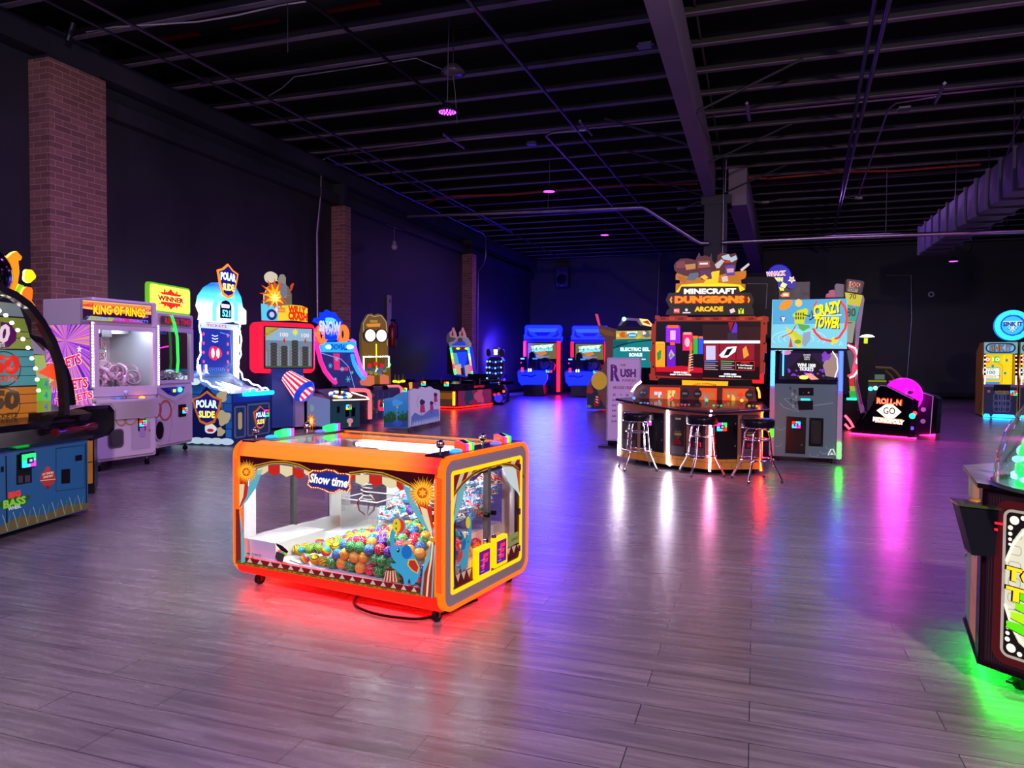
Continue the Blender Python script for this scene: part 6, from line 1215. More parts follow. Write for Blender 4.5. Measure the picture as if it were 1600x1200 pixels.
# ------------------------------------------------ two racing cabinets glowing blue
def racing(T, xs, ys, lbl_dx):
    """T at the left front base; everything is drawn in the near plane then given its depth"""
    F = T.front(0); C = crop(F, 800, 460, 5.457); o = lambda P: [(a+lbl_dx, b+ys) for a, b in P]
    Bk = T.front(1.6); Cb = crop(Bk, 800, 460, 5.457)
    q = Cb(o([(108, 275), (120, 262), (405, 262), (415, 290), (405, 340), (418, 365), (410, 400), (100, 402), (98, 350), (108, 330)])); mb = MB(); mb.slab(Bk, q, 'e:0309ff:16', -.8, .8, .04)
    mb.flat(Bk, Cb(o([(135, 290), (390, 290), (370, 318), (330, 322), (300, 345), (220, 345), (200, 322), (150, 318)])), 'e:0c20ff:9', .005).flat(Bk, Cb(o([(190, 322), (335, 322), (300, 352), (215, 352)])), 'e:0408d0:1.2', .008)
    mb.flat(Bk, Cb(o([(135, 300), (150, 340), (195, 365), (150, 365), (125, 345)])), 'e:0a18b8:.8', .009).flat(Bk, Cb(o([(390, 300), (375, 340), (330, 365), (375, 365), (400, 345)])), 'e:0a18b8:.8', .009); mb.rect(Bk, *Cb(o([(105, 400)]))[0], *Cb(o([(415, 378)]))[0], 'e:0810c0:.8', .012); mb.build('canopy', T)
    mb = MB(); mb.slab(Bk, Cb(o([(120, 402), (405, 402), (400, 830), (130, 830)])), 'p:0a0820:.3', -.8, .75); mb.build('cabinet_back', T)
    mb = MB(); mb.slab(Bk, Cb(o([(138, 415), (375, 415), (375, 550), (138, 550)])), 'e:686c40:.9', -.04, .05)
    for k, (pts, key) in enumerate((([(160, 440), (260, 428), (350, 435), (340, 455), (240, 450), (170, 465)], 'e:a8d8a8:1.2'), ([(190, 470), (250, 455), (340, 462), (345, 480), (250, 485), (200, 495)], 'e:60b8c8:1.1'), ([(200, 500), (240, 480), (280, 480), (300, 505), (250, 525)], 'e:c87830:1.1'), ([(150, 520), (220, 515), (300, 530), (330, 520), (300, 545), (200, 540)], 'e:8090a0:.9'))): mb.flat(Bk, Cb(o(pts)), key, .012+.003*k)
    mb.text(Bk, 'FAST', *Cb(o([(270, 445)]))[0], .16, 'e:d0ffe0:1.5', .03, .9, 4, .3, .05).text(Bk, 'RACER' if 0 else 'RUSH' if 0 else 'FURIOUS', *Cb(o([(260, 475)]))[0], .13, 'e:80e0ff:1.4', .03, 1.0, 4, .3, .05); mb.build('screen', T)
    for xa, xb, yb, s in ((100, 120, 530, 1), (385, 410, 830, 1)):
        mb = MB(); q = Bk; a, b = Cb(o([(xa, 400), (xb, yb)])); mb.slab(q, [(a[0], b[1]), (b[0], b[1]), (b[0], a[1]), (a[0], a[1])], 'e:ff0c20:7', .0, .12, .02); mb.build('red_light_post', T)
    mb = MB(); q = C(o([(45, 660), (60, 645), (275, 652), (300, 690), (298, 725), (270, 770), (80, 775), (52, 740)])); mb.slab(F, q, 'e:0206ff:20', -.3, .3, .05)
    mb.ribbon(F, C(o([(80, 692), (130, 690), (150, 700), (170, 700), (205, 686)])), .06, 'e:040a80:.5', .004); mb.build('seat_back', T)
    mb = MB(); q = C(o([(95, 770), (265, 768), (275, 860), (100, 865)])); mb.slab(F, q, 'p:14102c:.3', -1.2, 1.2); mb.slab(F, C(o([(130, 640), (140, 500), (165, 485), (185, 500), (195, 540), (200, 645)])), 'p:0c0c24:.3', -.5, .3); mb.build('seat_base', T)
    mb = MB()
    for x, y, w_, h_, c in ((100, 548, 16, 6, 'e:60a0ff:3'), (205, 548, 20, 6, 'e:2060ff:3'), (88, 582, 5, 5, 'e:ff2040:3'), (98, 640, 10, 18, 'e:ff2040:3'), (152, 645, 5, 12, 'e:e0f4ff:4'), (170, 645, 5, 12, 'e:e0f4ff:4')): a = T.front(.3); ca = crop(a, 800, 460, 5.457); MB().slab(a, ca(o([(x-w_, y-h_), (x+w_, y-h_), (x+w_, y+h_), (x-w_, y+h_)])), c, .32, .02).build('seat_light', T)
    u, v = Cb(o([(318, 643)]))[0]; card_reader(T, T.fr((0, 1.5, 0)), u, v, .30, (1, 3, 0, 1))
    mb = MB(); ca = crop(T.front(.9), 800, 460, 5.457); mb.slab(T.front(.9), ca(o([(235, 575), (330, 570), (365, 600), (350, 650), (250, 640)])), 'p:101040:.3', -.6, .5)
    u, v = ca(o([(300, 590)]))[0]; mb.tube([(u+.25*math.cos(t), .3, v+.25*math.sin(t)) for t in [2*math.pi*k/16 for k in range(16)]], .04, 'p:101028:.3', 6, True); mb.build('steering_console', T)
RA = Thing('racing_cabinet', 'blue glowing racing cabinet with red light post, nearest the left corner', 'arcade game', (-10.6, 31.0, 0), 8); racing(RA, 0, 0, 0)
RB = Thing('racing_cabinet', 'blue glowing racing cabinet partly hidden by the round headed side panel', 'arcade game', (-7.9, 31.0, 0), 8); racing(RB, 0, 6, 404)
lamp('blue_fill', 'SPOT', (.1, -1.2, 2.3), 7000, (.05, .03, 1), .3, (-.95, .6, 1.5), 100, 1, parent=RA.root)  # added blue spot, no fixture, for the glow on the left wall
lamp('blue_fill', 'SPOT', (1.6, -.4, 2.9), 3600, (.03, .035, 1), .9, (1.6, -8.5, 0), 62, 1, parent=RA.root)  # added blue spot, no fixture, deepening the blue on the floor

# ------------------------------------------------ cabinet with curved brown side, electric eel screen
T = Thing('arcade_cabinet', 'curved brown side panel of a cabinet printed with a plain yellow disc', 'arcade game', (-4.95, 22.4, 0), -10)
F = T.front(0); C = crop(F, 800, 460, 5.457)
q = C([(635, 975), (640, 780), (700, 680), (770, 640), (790, 560), (795, 440), (785, 380), (745, 340), (738, 290), (725, 265), (760, 262), (905, 300), (905, 400), (860, 470), (860, 985)])
mb = MB(); mb.slab(F, q, 'e:5a3840:.8', -.06, .06, 0, 'p:302030:.4'); mb.slab(F, [(u+.02, v) for u, v in C([(700, 975), (860, 975), (860, 500), (800, 500)])], 'p:181018:.4', -.9, .8); mb.build('side_panel', T)  # panel is no lamp; its brightness is put in as a faint glow
mb = MB(); mb.flat(F, C([(640, 960), (642, 830), (700, 760), (760, 900), (800, 975), (640, 975)]), 'e:283048:.5', .003).flat(F, C(blob(665, 820, 28, .1, 2)), 'e:a02838:.6', .005).flat(F, C([(700, 900), (735, 850), (765, 870), (740, 950), (700, 955)]), 'e:902030:.6', .006).flat(F, C(ell(745, 735, 68, 78)), 'e:c89838:.65', .006).flat(F, C([(745, 290), (840, 310), (880, 330), (870, 360), (790, 345), (748, 320)]), 'e:805830:.6', .005)
for k in range(3): mb.ribbon(F, C([(715, 870+k*22), (735, 880+k*22)]), .03, 'e:d8c8c0:.7', .008)
mb.flat(F, C(ell(655, 955, 22, 14)), 'e:708090:.5', .007); mb.build('side_artwork', T)
mb = MB(); mb.slab(F, C([(692, 160), (700, 158), (740, 270), (728, 272)]), 'p:202028:.3', -.06, .06).slab(F, C([(708, 165), (728, 168), (752, 268), (735, 270)]), 'e:d0407c:1.0', -.05, .05); mb.build('top_fin', T)
T = Thing('screen_game', 'teal screen game showing ELECTRIC EEL BONUS under a lit jungle marquee', 'arcade game', (-3.6, 19.6, 0), -8)
F = T.front(0); C = crop(F, 800, 460, 5.457)
mb = MB(); q = C([(862, 390), (1200, 385), (1200, 625), (862, 620)]); mb.slab(F, q, 'e:188c90:.8', -.2, .2, 0, 'p:101014:.4'); a_ = C([(862, 620), (1240, 625)]); mb.slab(F, a_+[(a_[1][0], .02), (a_[0][0], .02)], 'p:101018:.4', -.9, .85)
mb.ptext(F, 'ELECTRIC EEL', 800+925/5.457, 460+468/5.457, 800+1175/5.457, 460+468/5.457, 6, 'e:e8fff8:1.4', .006, 0, .05).ptext(F, 'BONUS', 800+1000/5.457, 460+515/5.457, 800+1112/5.457, 460+515/5.457, 6, 'e:e8fff8:1.4', .006, 0, .05).ptext(F, 'Complete', 800+1060/5.457, 460+553/5.457, 800+1140/5.457, 460+553/5.457, 3, 'e:e8fff8:1.4', .006)
mb.ribbon(F, C([(862, 460), (930, 430), (1050, 405), (1200, 390)]), .03, 'e:0c4048:.5', .004).flat(F, C([(862, 395), (990, 395), (985, 430), (900, 455), (862, 455)]), 'e:106c70:.7', .003); mb.build('screen', T)
mb = MB(); q = C([(888, 312), (1190, 308), (1190, 380), (888, 384)]); mb.slab(F, q, 'e:b8b060:.9', -.3, .32, 0, 'p:141418:.4')
for k, (x, y, r, c) in enumerate(((945, 345, 26, 'e:d85818:1'), (905, 350, 14, 'e:f0d020:1'), (1150, 340, 30, 'e:707878:.8'), (1130, 330, 14, 'e:f0f0f0:1'), (1075, 360, 22, 'e:e0c020:1'), (975, 355, 14, 'e:b88030:1'))): mb.flat(F, C(blob(x, y, r, .15, k)), c, .024+.001*k)
mb.flat(F, C(ell(1030, 348, 46, 22)), 'e:4090c0:1', .032).flat(F, C([(980, 318), (1075, 315), (1065, 345), (990, 348)]), 'e:f0ecc0:1.2', .031); mb.ptext(F, 'SUN LOVER' if 0 else 'JUNGLE', 800+1000/5.457, 460+350/5.457, 800+1060/5.457, 460+350/5.457, 3, 'e:e8f8ff:1.2', .035, 0, .04); mb.build('marquee', T)
mb = MB(); q = C([(905, 265), (945, 205), (960, 198), (1070, 205), (1115, 262), (1095, 268), (1060, 225), (965, 220), (925, 268)]); mb.slab(F, q, 'p:b0a8b8:.3', -.3, .3); mb.slab(F, C([(900, 268), (1190, 280), (1190, 302), (900, 300)]), 'p:282830:.3', -.3, .35).slab(F, C([(1085, 205), (1150, 212), (1190, 255), (1185, 275), (1120, 262)]), 'e:e8e080:1.2', -.1, .12).flat(F, C([(1110, 235), (1160, 222), (1185, 262)]), 'e:c03020:1', .025); mb.ball(F.p(*C([(955, 210)])[0], 0), .06, 'e:90f0ff:3', 8, 6); mb.build('topper', T)

# ------------------------------------------------ price board on a stand
T = Thing('price_sign', 'white upright RUSH FUNPLEX arcade credits price board on a stand', 'sign', (-2.62, 12.75, 0), 0)
F = T.front(0); C = crop(F, 940, 540, 1/0+0 if 0 else 6.0); C = lambda P: F.px(P)
o4 = C([(950, 559), (1003, 561), (1001, 690), (947, 680)]); u0 = (o4[0][0]+o4[3][0])/2; u1 = u0+ (o4[1][0]-o4[0][0]); v0 = .12; v1 = o4[0][1]
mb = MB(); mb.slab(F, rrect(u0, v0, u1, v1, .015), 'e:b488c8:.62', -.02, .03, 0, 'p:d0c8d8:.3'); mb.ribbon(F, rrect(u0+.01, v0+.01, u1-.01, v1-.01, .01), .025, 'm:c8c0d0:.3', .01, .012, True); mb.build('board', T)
mb = MB(); w_ = u1-u0; P_ = 'e:5c2478:.5'; Rr = 'e:903050:.6'
mb.text(F, 'R', u0+w_*.24, v1-.27, .30, P_, .014, .17, 0, 0, .05).text(F, 'USH', u0+w_*.62, v1-.27, .15, P_, .014, .28, 0, 0, .05).text(F, 'THE', u0+w_*.46, v1-.13, .04, Rr, .014, .10, 0, 0, .03).text(F, 'FUNPLEX', u0+w_*.66, v1-.40, .05, Rr, .014, .25).text(F, 'at', u0+w_*.7, v1-.46, .02, P_, .014).text(F, 'ARCADE CREDITS', u0+w_*.52, v1-.53, .055, Rr, .014, .42, 0, 0, .03)
for k in range(6): mb.ribbon(F, [(u0+w_*.17+k*.003, v1-.15-k*.04), (u0+w_*.17+k*.003+.014, v1-.15-k*.04)], .012, 'e:d8b0e0:.7', .017)
for k, (a, b) in enumerate((('$5', '20'), ('$10', '45'), ('$20', '100'), ('$40', '225'), ('$60', '350'), ('$100', '600'))): y = v1-.66-k*.095; mb.text(F, a, u0+w_*.22, y, .042, P_, .014, None, 0, 0, .03).text(F, '=', u0+w_*.42, y, .02, P_, .014).text(F, b, u0+w_*.6, y, .042, P_, .014, None, 0, 0, .03)
mb.build('lettering', T)
mb = MB(); mb.box(u0+.02, u1-.02, .02, .08, .02, .14, 'p:181820:.4').box(u0-.12, u1+.15, -.15, .2, 0, .03, 'p:242430:.4'); mb.build('base', T)
# ------------------------------------------------ big block-game cabinet with three stools
P3_ = [pt(967, 713, 2, .08), pt(1042, 726, 2, .08), pt(1109, 734, 2, .08), pt(1189, 733, 2, .08)]
T = Thing('four_player_cabinet', 'four player MINECRAFT DUNGEONS cabinet with big orange framed screen behind three stools', 'arcade game', (-.6, 10.6, 0), 0)
L3 = [Vector((p.x+.6, p.y-10.6, 0)) for p in P3_]
ZC = .90
plan = [(p.x, p.y) for p in L3]; back = [(L3[3].x-.02, .95), (L3[0].x+.10, .95)]
G = Fr((0, 0, .08), (1, 0, 0), (0, 1, 0))
mb = MB(); mb.slab(G, plan+back, 'p:38141a:.4', 0, ZC-.08); mb.build('lower_cabinet', T)
ov = [(L3[0].x-.06, L3[0].y+.02), (L3[1].x-.03, L3[1].y-.09), (L3[2].x, L3[2].y-.10), (L3[3].x+.10, L3[3].y-.02), (L3[3].x+.0, .35), (L3[0].x+.1, .45)]
mb = MB(); mb.slab(Fr((0, 0, ZC), (1, 0, 0), (0, 1, .10)), ov, 'p:2a2428:.15', 0, .035, .006); mb.build('control_deck', T)
mb = MB(); B1 = T.fr((0, .36, ZC+.03), (1, 0, 0), (0, .25, 1)); b0, b1 = L3[0].x+.16, L3[3].x-.06
mb.slab(B1, [(b0, 0), (b1, 0), (b1-.04, .26), (b0+.10, .26)], 'e:5a1c14:.5', -.2, .2, 0, 'p:181014:.4'); w_ = b1-b0
for k, (a, c) in enumerate(((.22, 'e:d8e0e8:.9'), (.33, 'e:ffc060:1.1'), (.62, 'e:9080d8:.9'), (.80, 'e:f0b040:1'), (.86, 'e:d83820:1'))):
    u = b0+w_*a; mb.rect(B1, u-.12, .02, u+.13, .22, 'e:e85010:.9', .003+.0003*k)
for k, (a, c) in enumerate(((.22, 'e:d8e0e8:.9'), (.33, 'e:ffc060:1.1'), (.62, 'e:9080d8:.9'), (.80, 'e:f0b040:1'), (.86, 'e:d83820:1'))):
    u = b0+w_*a
    for j in range(5): mb.rect(B1, u-.08+.03*j, .04+.02*((j*3+k) % 4), u-.03+.03*j, .10+.025*((j*2+k) % 4), c if j % 2 else 'e:b87848:.8', .006+.0005*j)
for a in (.10, .44, .54, .94): mb.flat(B1, ell(b0+w_*a, .13, .06, .07), 'e:201818:.4', .009).text(B1, 'P1' if a < .2 else 'HERO', b0+w_*a, .13, .03, 'e:908888:.7', .011, .07)
mb.build('player_banner', T)
mb = MB(); fo = T.fr((0, .55, 0)); q = fo.px([(1066, 594), (1138, 596), (1137, 605), (1066, 602)]); mb.slab(fo, q, 'e:ff9810:1.8', 0, .04, 0, 'p:402010:.4'); mb.ptext(fo, 'CARD DISPENSER', 1083, 601, 1120, 602, 2.5, 'e:602808:.7', .044, 0, .03, .02); mb.build('lit_bar', T)
mb = MB(); fo2 = T.fr((0, .62, 0)); mb.slab(fo2, fo2.px([(1028, 592), (1175, 594), (1175, 620), (1028, 615)]), 'p:141014:.4', -.3, .28); mb.build('neck', T)
# facets
Fs3 = []
for i in range(3):
    a, b = L3[i], L3[i+1]; fr = T.fr((a.x, a.y, 0), b-a); Fs3.append((fr, (b-a).length))
mb = MB()
for i, (fr, w_) in enumerate(Fs3):
    mb.rect(fr, 0, ZC-.10, w_, ZC, 'e:743434:.65', .003); mb.rect(fr, 0, .08, w_, ZC-.10, 'e:7c4640:.6', .003); mb.rect(fr, 0, .08, w_, .27, 'e:b06c30:.55', .004)  # unlit facets get a faint glow so the print reads lighter
    for k in range(int(w_/.14)):
        for r_ in range(2): mb.ribbon(fr, [(k*.14+.07*r_+.02, .09+.09*r_), (k*.14+.07*r_+.02, .17+.09*r_)], .006, 'e:7a4018:.4', .006)
    mb.ribbon(fr, [(0, .175), (w_, .175)], .006, 'e:7a4018:.4', .006)
mb.build('brick_print', T)
def door(fr, u0, u1, v0, v1, kind):
    mb = MB(); mb.slab(fr, rrect(u0, v0, u1, v1, .01 if kind == 'door' else .03), 'p:141418:.3' if kind == 'door' else 'p:281c1c:.35', .005, .012)
    cu = (u0+u1)/2
    if kind == 'door': mb.cyl(fr.p(u1-.035, v1-.12, .016), fr.p(u1-.035, v1-.12, .024), .010, 'm:c8c8c8:.2', 8).cyl(fr.p(u1-.035, v0+.18, .016), fr.p(u1-.035, v0+.18, .024), .012, 'm:c8c8c8:.2', 8)
    else:
        mb.ribbon(fr, rrect(u0+.02, v0+.02, u1-.02, v1-.02, .02), .006, 'e:504040:.5', .018, 0, True); mb.text(fr, 'ARCADE', cu, v1-.06, .025, 'e:c8a8a0:.7', .020, .09).text(fr, 'GET YOUR', cu, v1-.24, .015, 'e:907860:.6', .020, .09).text(fr, 'CARDS', cu, v1-.275, .03, 'e:b09040:.7', .020, .11, 0, 0, .03); mb.flat(fr, [(cu-.04, v1-.30), (cu+.04, v1-.30), (cu, v1-.36)], 'e:702020:.6', .020)
        mb.cyl(fr.p(cu, v1-.14, .016), fr.p(cu, v1-.14, .022), .015, 'm:706058:.3', 8); mb.slab(fr, [(cu-.06, v0+.16), (cu+.06, v0+.16), (cu+.05, v0+.22), (cu-.055, v0+.22)], 'p:801818:.4', .016, .02); mb.slab(fr, rrect(u0+.03, v0+.03, u1-.03, v0+.14, .01), 'p:484040:.5', .016, .004)
    mb.build('cash_door' if kind == 'door' else 'card_dispenser', T)
f, w_ = Fs3[0]; door(f, w_*.08, w_*.40, .22, .78, 'disp'); door(f, w_*.48, w_*.95, .24, .80, 'door'); card_reader(T, T.fr(f.p(0, 0, .015), f.U), w_*.66, .66, .11, (1, 2, 0, 3))
f, w_ = Fs3[1]; door(f, w_*.08, w_*.46, .22, .80, 'disp'); door(f, w_*.54, w_*.90, .22, .80, 'disp')
f, w_ = Fs3[2]; door(f, w_*.08, w_*.52, .22, .82, 'door'); card_reader(T, T.fr(f.p(0, 0, .015), f.U), w_*.20, .66, .13, (1, 3, 0, 2)); door(f, w_*.60, w_*.95, .22, .82, 'disp')
for i, (key, z0) in enumerate((('e:fff0ff:60', .10), ('e:f0e0ff:75', .08), ('e:ff90c8:65', .06), ('e:ff2004:110', .06))):
    p = L3[i]+Vector((0, -.02, 0)); mb = MB(); pts = [(p.x, p.y, z0), (p.x, p.y, ZC-.06), (p.x+.01, p.y+.0, ZC-.02)]
    if i == 1: pts = [(p.x+.05, p.y-.03, z0), (p.x+.01, p.y-.01, z0+.02)]+pts[1:]
    mb.tube(pts, .014, key, 8); mb.build('edge_light', T)
fe = T.fr((0, .25, 0))
for pts, key in (((( 987, 612), (993, 603), (1002, 596)), 'e:fff0ff:9'), (((1187, 622), (1186, 612), (1183, 605)), 'e:ff6010:9')):
    mb = MB(); mb.tube([fe.p(*fe.uv(*p), 0) for p in pts], .015, key, 8); mb.build('edge_light', T)
for x, y in ((L3[0].x+.12, L3[0].y+.1), (L3[3].x-.1, L3[3].y+.12), (L3[0].x+.2, .8), (L3[3].x-.15, .8)): caster(T, x, y, .09, .032)
mb = MB()
dk = Fr((0, 0, ZC+.035), (1, 0, 0), (0, 1, .10))
for i, a in enumerate((.14, .40, .64, .87)):
    x = L3[0].x+(L3[3].x-L3[0].x)*a; y = -.08-.10*math.sin(math.pi*a)
    c = dk.p(x, y, 0); col = ('e:60a0ff:1.5', 'e:ff4060:1.2', 'e:30e070:1.5', 'e:ffc030:1.5')[i]
    mb.cyl(c, c+Vector((0, 0, .06)), .008, 'm:909090:.3', 6).ball(c+Vector((0, 0, .075)), .024, col, 10, 8)
    for k in range(4): b = dk.p(x+.10+.05*k, y+.03*(k % 2), 0); mb.cyl(b, b+Vector((0, 0, .012)), .016, 'p:c0c0c8:.3' if k % 2 else col, 10)
mb.build('player_controls', T)
# screen with block edged frame
Sy = 1.0; S = T.fr((0, Sy, 0), (1, -.03, 0)); C = crop(S, 1010, 390, 5.455)
outer = [(75, 560), (110, 562), (112, 572), (190, 572), (200, 562), (345, 562), (355, 575), (520, 575), (640, 572), (780, 572), (800, 566), (925, 566), (935, 575), (1000, 565), (1040, 572), (1042, 610), (1030, 615), (1028, 720), (1016, 725), (1014, 790), (1025, 795), (1024, 880), (1005, 885), (1002, 960), (1012, 965), (1008, 1060), (1000, 1065), (998, 1142), (905, 1140), (900, 1110), (800, 1108), (200, 1095), (110, 1092), (108, 1115), (28, 1112), (22, 1060), (35, 1055), (38, 960), (25, 955), (28, 870), (40, 865), (48, 760), (38, 750), (45, 640), (70, 630)]
mb = MB(); mb.slab(S, C(outer), 'e:a83420:.75', -.10, .10, 0, 'p:40140c:.4')
for k, (x, y) in enumerate(((80, 600), (1005, 630), (970, 1095), (90, 1090), (60, 1000), (1000, 950), (1005, 800), (60, 800))): mb.rect(S, *C([(x-8, y+8)])[0], *C([(x+8, y-8)])[0], 'e:501008:.5', .003)
for k in range(12): x = 120+k*75; mb.rect(S, *C([(x, 600)])[0], *C([(x+45, 578)])[0], 'e:c85028:.7' if k % 2 else 'e:8a2a18:.6', .004)
mb.flat(S, C([(900, 1090), (1000, 1050), (998, 1142), (905, 1140)]), 'e:f01820:1.2', .005); mb.build('screen_frame', T)
mb = MB(); mb.slab(S, C([(85, 612), (975, 612), (965, 1110), (75, 1072)]), 'e:180c12:.5', .005, .012)
K = lambda x0, y0, x1, y1, key, d=.02: mb.flat(S, C([(x0, y0), (x1, y0+(x1-x0)*.0), (x1, y1), (x0, y1)]), key, d)
mb.flat(S, C([(85, 1000), (300, 990), (480, 1010), (480, 1100), (80, 1072)]), 'e:d01028:.9', .018); mb.flat(S, C([(85, 1040), (480, 1050), (480, 1100), (78, 1072)]), 'e:500818:.6', .019)
K(480, 640, 970, 770, 'e:3c1c1c:.6', .018); K(700, 612, 970, 660, 'e:281418:.5', .0185)
K(168, 650, 290, 800, 'e:9020e8:1.1'); K(180, 645, 275, 668, 'e:ff6020:1.2', .022); K(205, 690, 250, 770, 'e:f0b0f0:1.1', .023); K(165, 790, 250, 815, 'e:300838:.5', .024); K(205, 790, 245, 815, 'e:ff6020:1', .025)
K(175, 820, 250, 1000, 'e:7018c8:1.0'); mb.flat(S, C([(212, 850), (245, 900), (205, 940), (190, 900)]), 'e:c0a0d8:1', .023).flat(S, C([(212, 870), (230, 915), (198, 925)]), 'e:60a030:1', .024)
K(80, 790, 160, 1000, 'e:ff9818:1.3'); K(85, 785, 150, 800, 'e:ffb030:1.3', .022); mb.flat(S, C([(90, 880), (130, 850), (125, 930), (95, 950)]), 'e:309040:1', .023)
K(310, 710, 395, 860, 'e:f02060:1.2'); K(318, 705, 385, 725, 'e:ffa090:1.2', .022); mb.flat(S, C(ell(350, 790, 22, 40)), 'e:ffb0c8:1.2', .023)
K(400, 740, 440, 890, 'e:30b030:1.1'); K(445, 745, 485, 890, 'e:3050e0:1.1'); K(398, 735, 440, 755, 'e:ff7020:1.1', .022); K(445, 740, 482, 755, 'e:ff7020:1.1', .022)
mb.flat(S, C([(365, 800), (395, 790), (390, 900), (370, 1060), (350, 1060), (370, 880)]), 'e:d87030:1', .024)
for k in range(7): mb.ribbon(S, C([(362, 900+k*22), (400, 890+k*22)]), .008, 'e:f0e0e0:1', .026)
mb.flat(S, C([(700, 760), (760, 615), (775, 640), (772, 770)]), 'e:6030c0:1', .021).flat(S, C([(697, 620), (745, 615), (715, 700)]), 'e:a81828:.8', .022); K(692, 710, 775, 768, 'e:403048:.7', .023)
K(490, 775, 970, 800, 'e:e8e8f0:1.1', .022); K(490, 800, 970, 1000, 'e:601018:.7', .021)
for x0, x1 in ((490, 620), (628, 760), (768, 920)): K(x0, 805, x1, 940, 'e:a01830:.8', .023); K(x0, 960, x1, 1030, 'e:401018:.6', .023)
K(510, 820, 590, 940, 'e:c8c8e8:1', .025); mb.flat(S, C([(620, 900), (690, 830), (770, 825), (760, 870), (690, 920), (640, 920)]), 'e:f0f0f0:1.2', .026).flat(S, C([(690, 850), (740, 838), (700, 900), (660, 905)]), 'e:101014:.5', .028); mb.flat(S, C([(820, 850), (850, 820), (875, 900), (830, 930)]), 'e:e8a030:1', .026)
for k in range(5):
    for x0, x1, c in ((495, 610, 'e:6088e0:1'), (635, 750, 'e:50c070:1')): mb.ribbon(S, C([(x0, 950+k*17), (x1-20*(k % 2), 955+k*17)]), .010, c if k < 2 else 'e:c8c0c8:.8', .027)
K(760, 950, 922, 1030, 'e:e02020:1.2', .028); K(765, 955, 917, 1025, 'e:100808:.4', .029)
mb.ptext(S, 'WARNING', 1010+805/5.455, 390+965/5.455, 1010+880/5.455, 390+965/5.455, 2, 'e:f03020:1.2', .031, 0, .04).ptext(S, 'P1 Card Dispenser', 1010+775/5.455, 390+985/5.455, 1010+908/5.455, 390+990/5.455, 3, 'e:ffffff:1.3', .031, 0, .03).ptext(S, 'is low on cards!', 1010+785/5.455, 390+1005/5.455, 1010+900/5.455, 390+1010/5.455, 2.8, 'e:ffffff:1.3', .031, 0, .03)
for xa, xb, y in ((235, 350, 1045), (205, 382, 1065), (662, 768, 1060), (622, 808, 1080)): mb.ptext(S, 'SWIPE CARD' if xb-xa < 130 else 'INSERT COIN (2 SWIPES)', 1010+xa/5.455, 390+y/5.455, 1010+xb/5.455, 390+(y+4)/5.455, 2.8, 'e:ffffff:1.4', .031, 0, .04)
mb.build('screen', T)
# marquee and topper
M_ = T.fr((0, Sy+.02, 0), (1, -.03, 0)); C = crop(M_, 1010, 390, 5.455)
mb = MB(); q = C([(300, 315), (785, 315), (800, 365), (890, 370), (918, 430), (900, 480), (915, 520), (915, 558), (165, 556), (175, 520), (200, 500), (165, 430), (190, 372), (275, 368)]); mb.slab(M_, q, 'e:383028:.6', -.1, .12, 0, 'p:181414:.4')
mb.ptext(M_, 'MINECRAFT', 1010+322/5.455, 390+360/5.455, 1010+765/5.455, 390+357/5.455, 9.6, 'e:605848:.5', .024, 0, .07).ptext(M_, 'MINECRAFT', 1010+322/5.455, 390+357/5.455, 1010+765/5.455, 390+354/5.455, 8.6, 'e:fffbe8:1.5', .030, 0, .045)
mb.flat(M_, C([(205, 430), (225, 400), (245, 400), (245, 392), (840, 392), (842, 400), (860, 402), (882, 430), (862, 440), (848, 460), (240, 464), (235, 450)]), 'e:8a2808:.7', .024)
mb.ptext(M_, 'DUNGEONS', 1010+243/5.455, 390+428/5.455, 1010+838/5.455, 390+426/5.455, 12, 'e:ff7808:1.6', .030, 0, .075).ptext(M_, 'ARCADE', 1010+412/5.455, 390+508/5.455, 1010+655/5.455, 390+506/5.455, 8, 'e:ffb010:1.5', .028, 0, .06)
for x in (215, 870): s_ = 1 if x > 500 else -1; mb.flat(M_, C([(x, 400), (x+15*s_, 430), (x, 460), (x-8*s_, 445), (x+2*s_, 430), (x-8*s_, 415)]), 'e:ff9010:1.4', .028)
mb.flat(M_, C([(235, 503), (285, 503), (285, 543), (235, 543)]), 'e:e04838:1', .026).text(M_, 'MOJ', *C([(260, 523)])[0], .05, 'e:ffe0d8:1', .028, .07).flat(M_, C(ell(343, 515, 12)), 'e:d8d8d8:1', .026).rect(M_, *C([(310, 545)])[0], *C([(378, 533)])[0], 'e:d8d8d8:1', .026).flat(M_, C([(708, 515), (745, 500), (760, 530), (720, 545)]), 'e:f0c8c0:1.1', .026).flat(M_, C([(785, 503), (830, 503), (830, 548), (785, 548)]), 'e:c8e020:1.2', .026).text(M_, 'Y', *C([(807, 525)])[0], .08, 'e:202808:.6', .028)
mb.build('marquee', T)
mb = MB(); q = C([(250, 365), (250, 320), (252, 290), (285, 288), (285, 262), (250, 258), (250, 215), (262, 200), (240, 175), (235, 140), (250, 110), (290, 80), (350, 75), (420, 90), (432, 60), (450, 25), (462, 60), (500, 50), (545, 65), (555, 30), (560, 90), (582, 120), (605, 90), (605, 50), (640, 28), (720, 40), (760, 30), (780, 70), (765, 110), (760, 150), (750, 190), (850, 180), (852, 215), (842, 245), (808, 258), (810, 290), (845, 295), (842, 340), (800, 345), (790, 365)])
mb.slab(M_, q, 'e:c07818:.9', -.06, .07, 0, 'p:302010:.4'); mb.flat(M_, C([(262, 200), (240, 175), (235, 140), (250, 110), (290, 80), (350, 75), (420, 90), (432, 60), (450, 25), (462, 60), (500, 50), (545, 65), (555, 30), (560, 90), (582, 120), (605, 90), (605, 50), (640, 28), (720, 40), (760, 30), (780, 70), (765, 110), (758, 180), (640, 215), (480, 240), (330, 225)]), 'e:60342c:.7', .013)
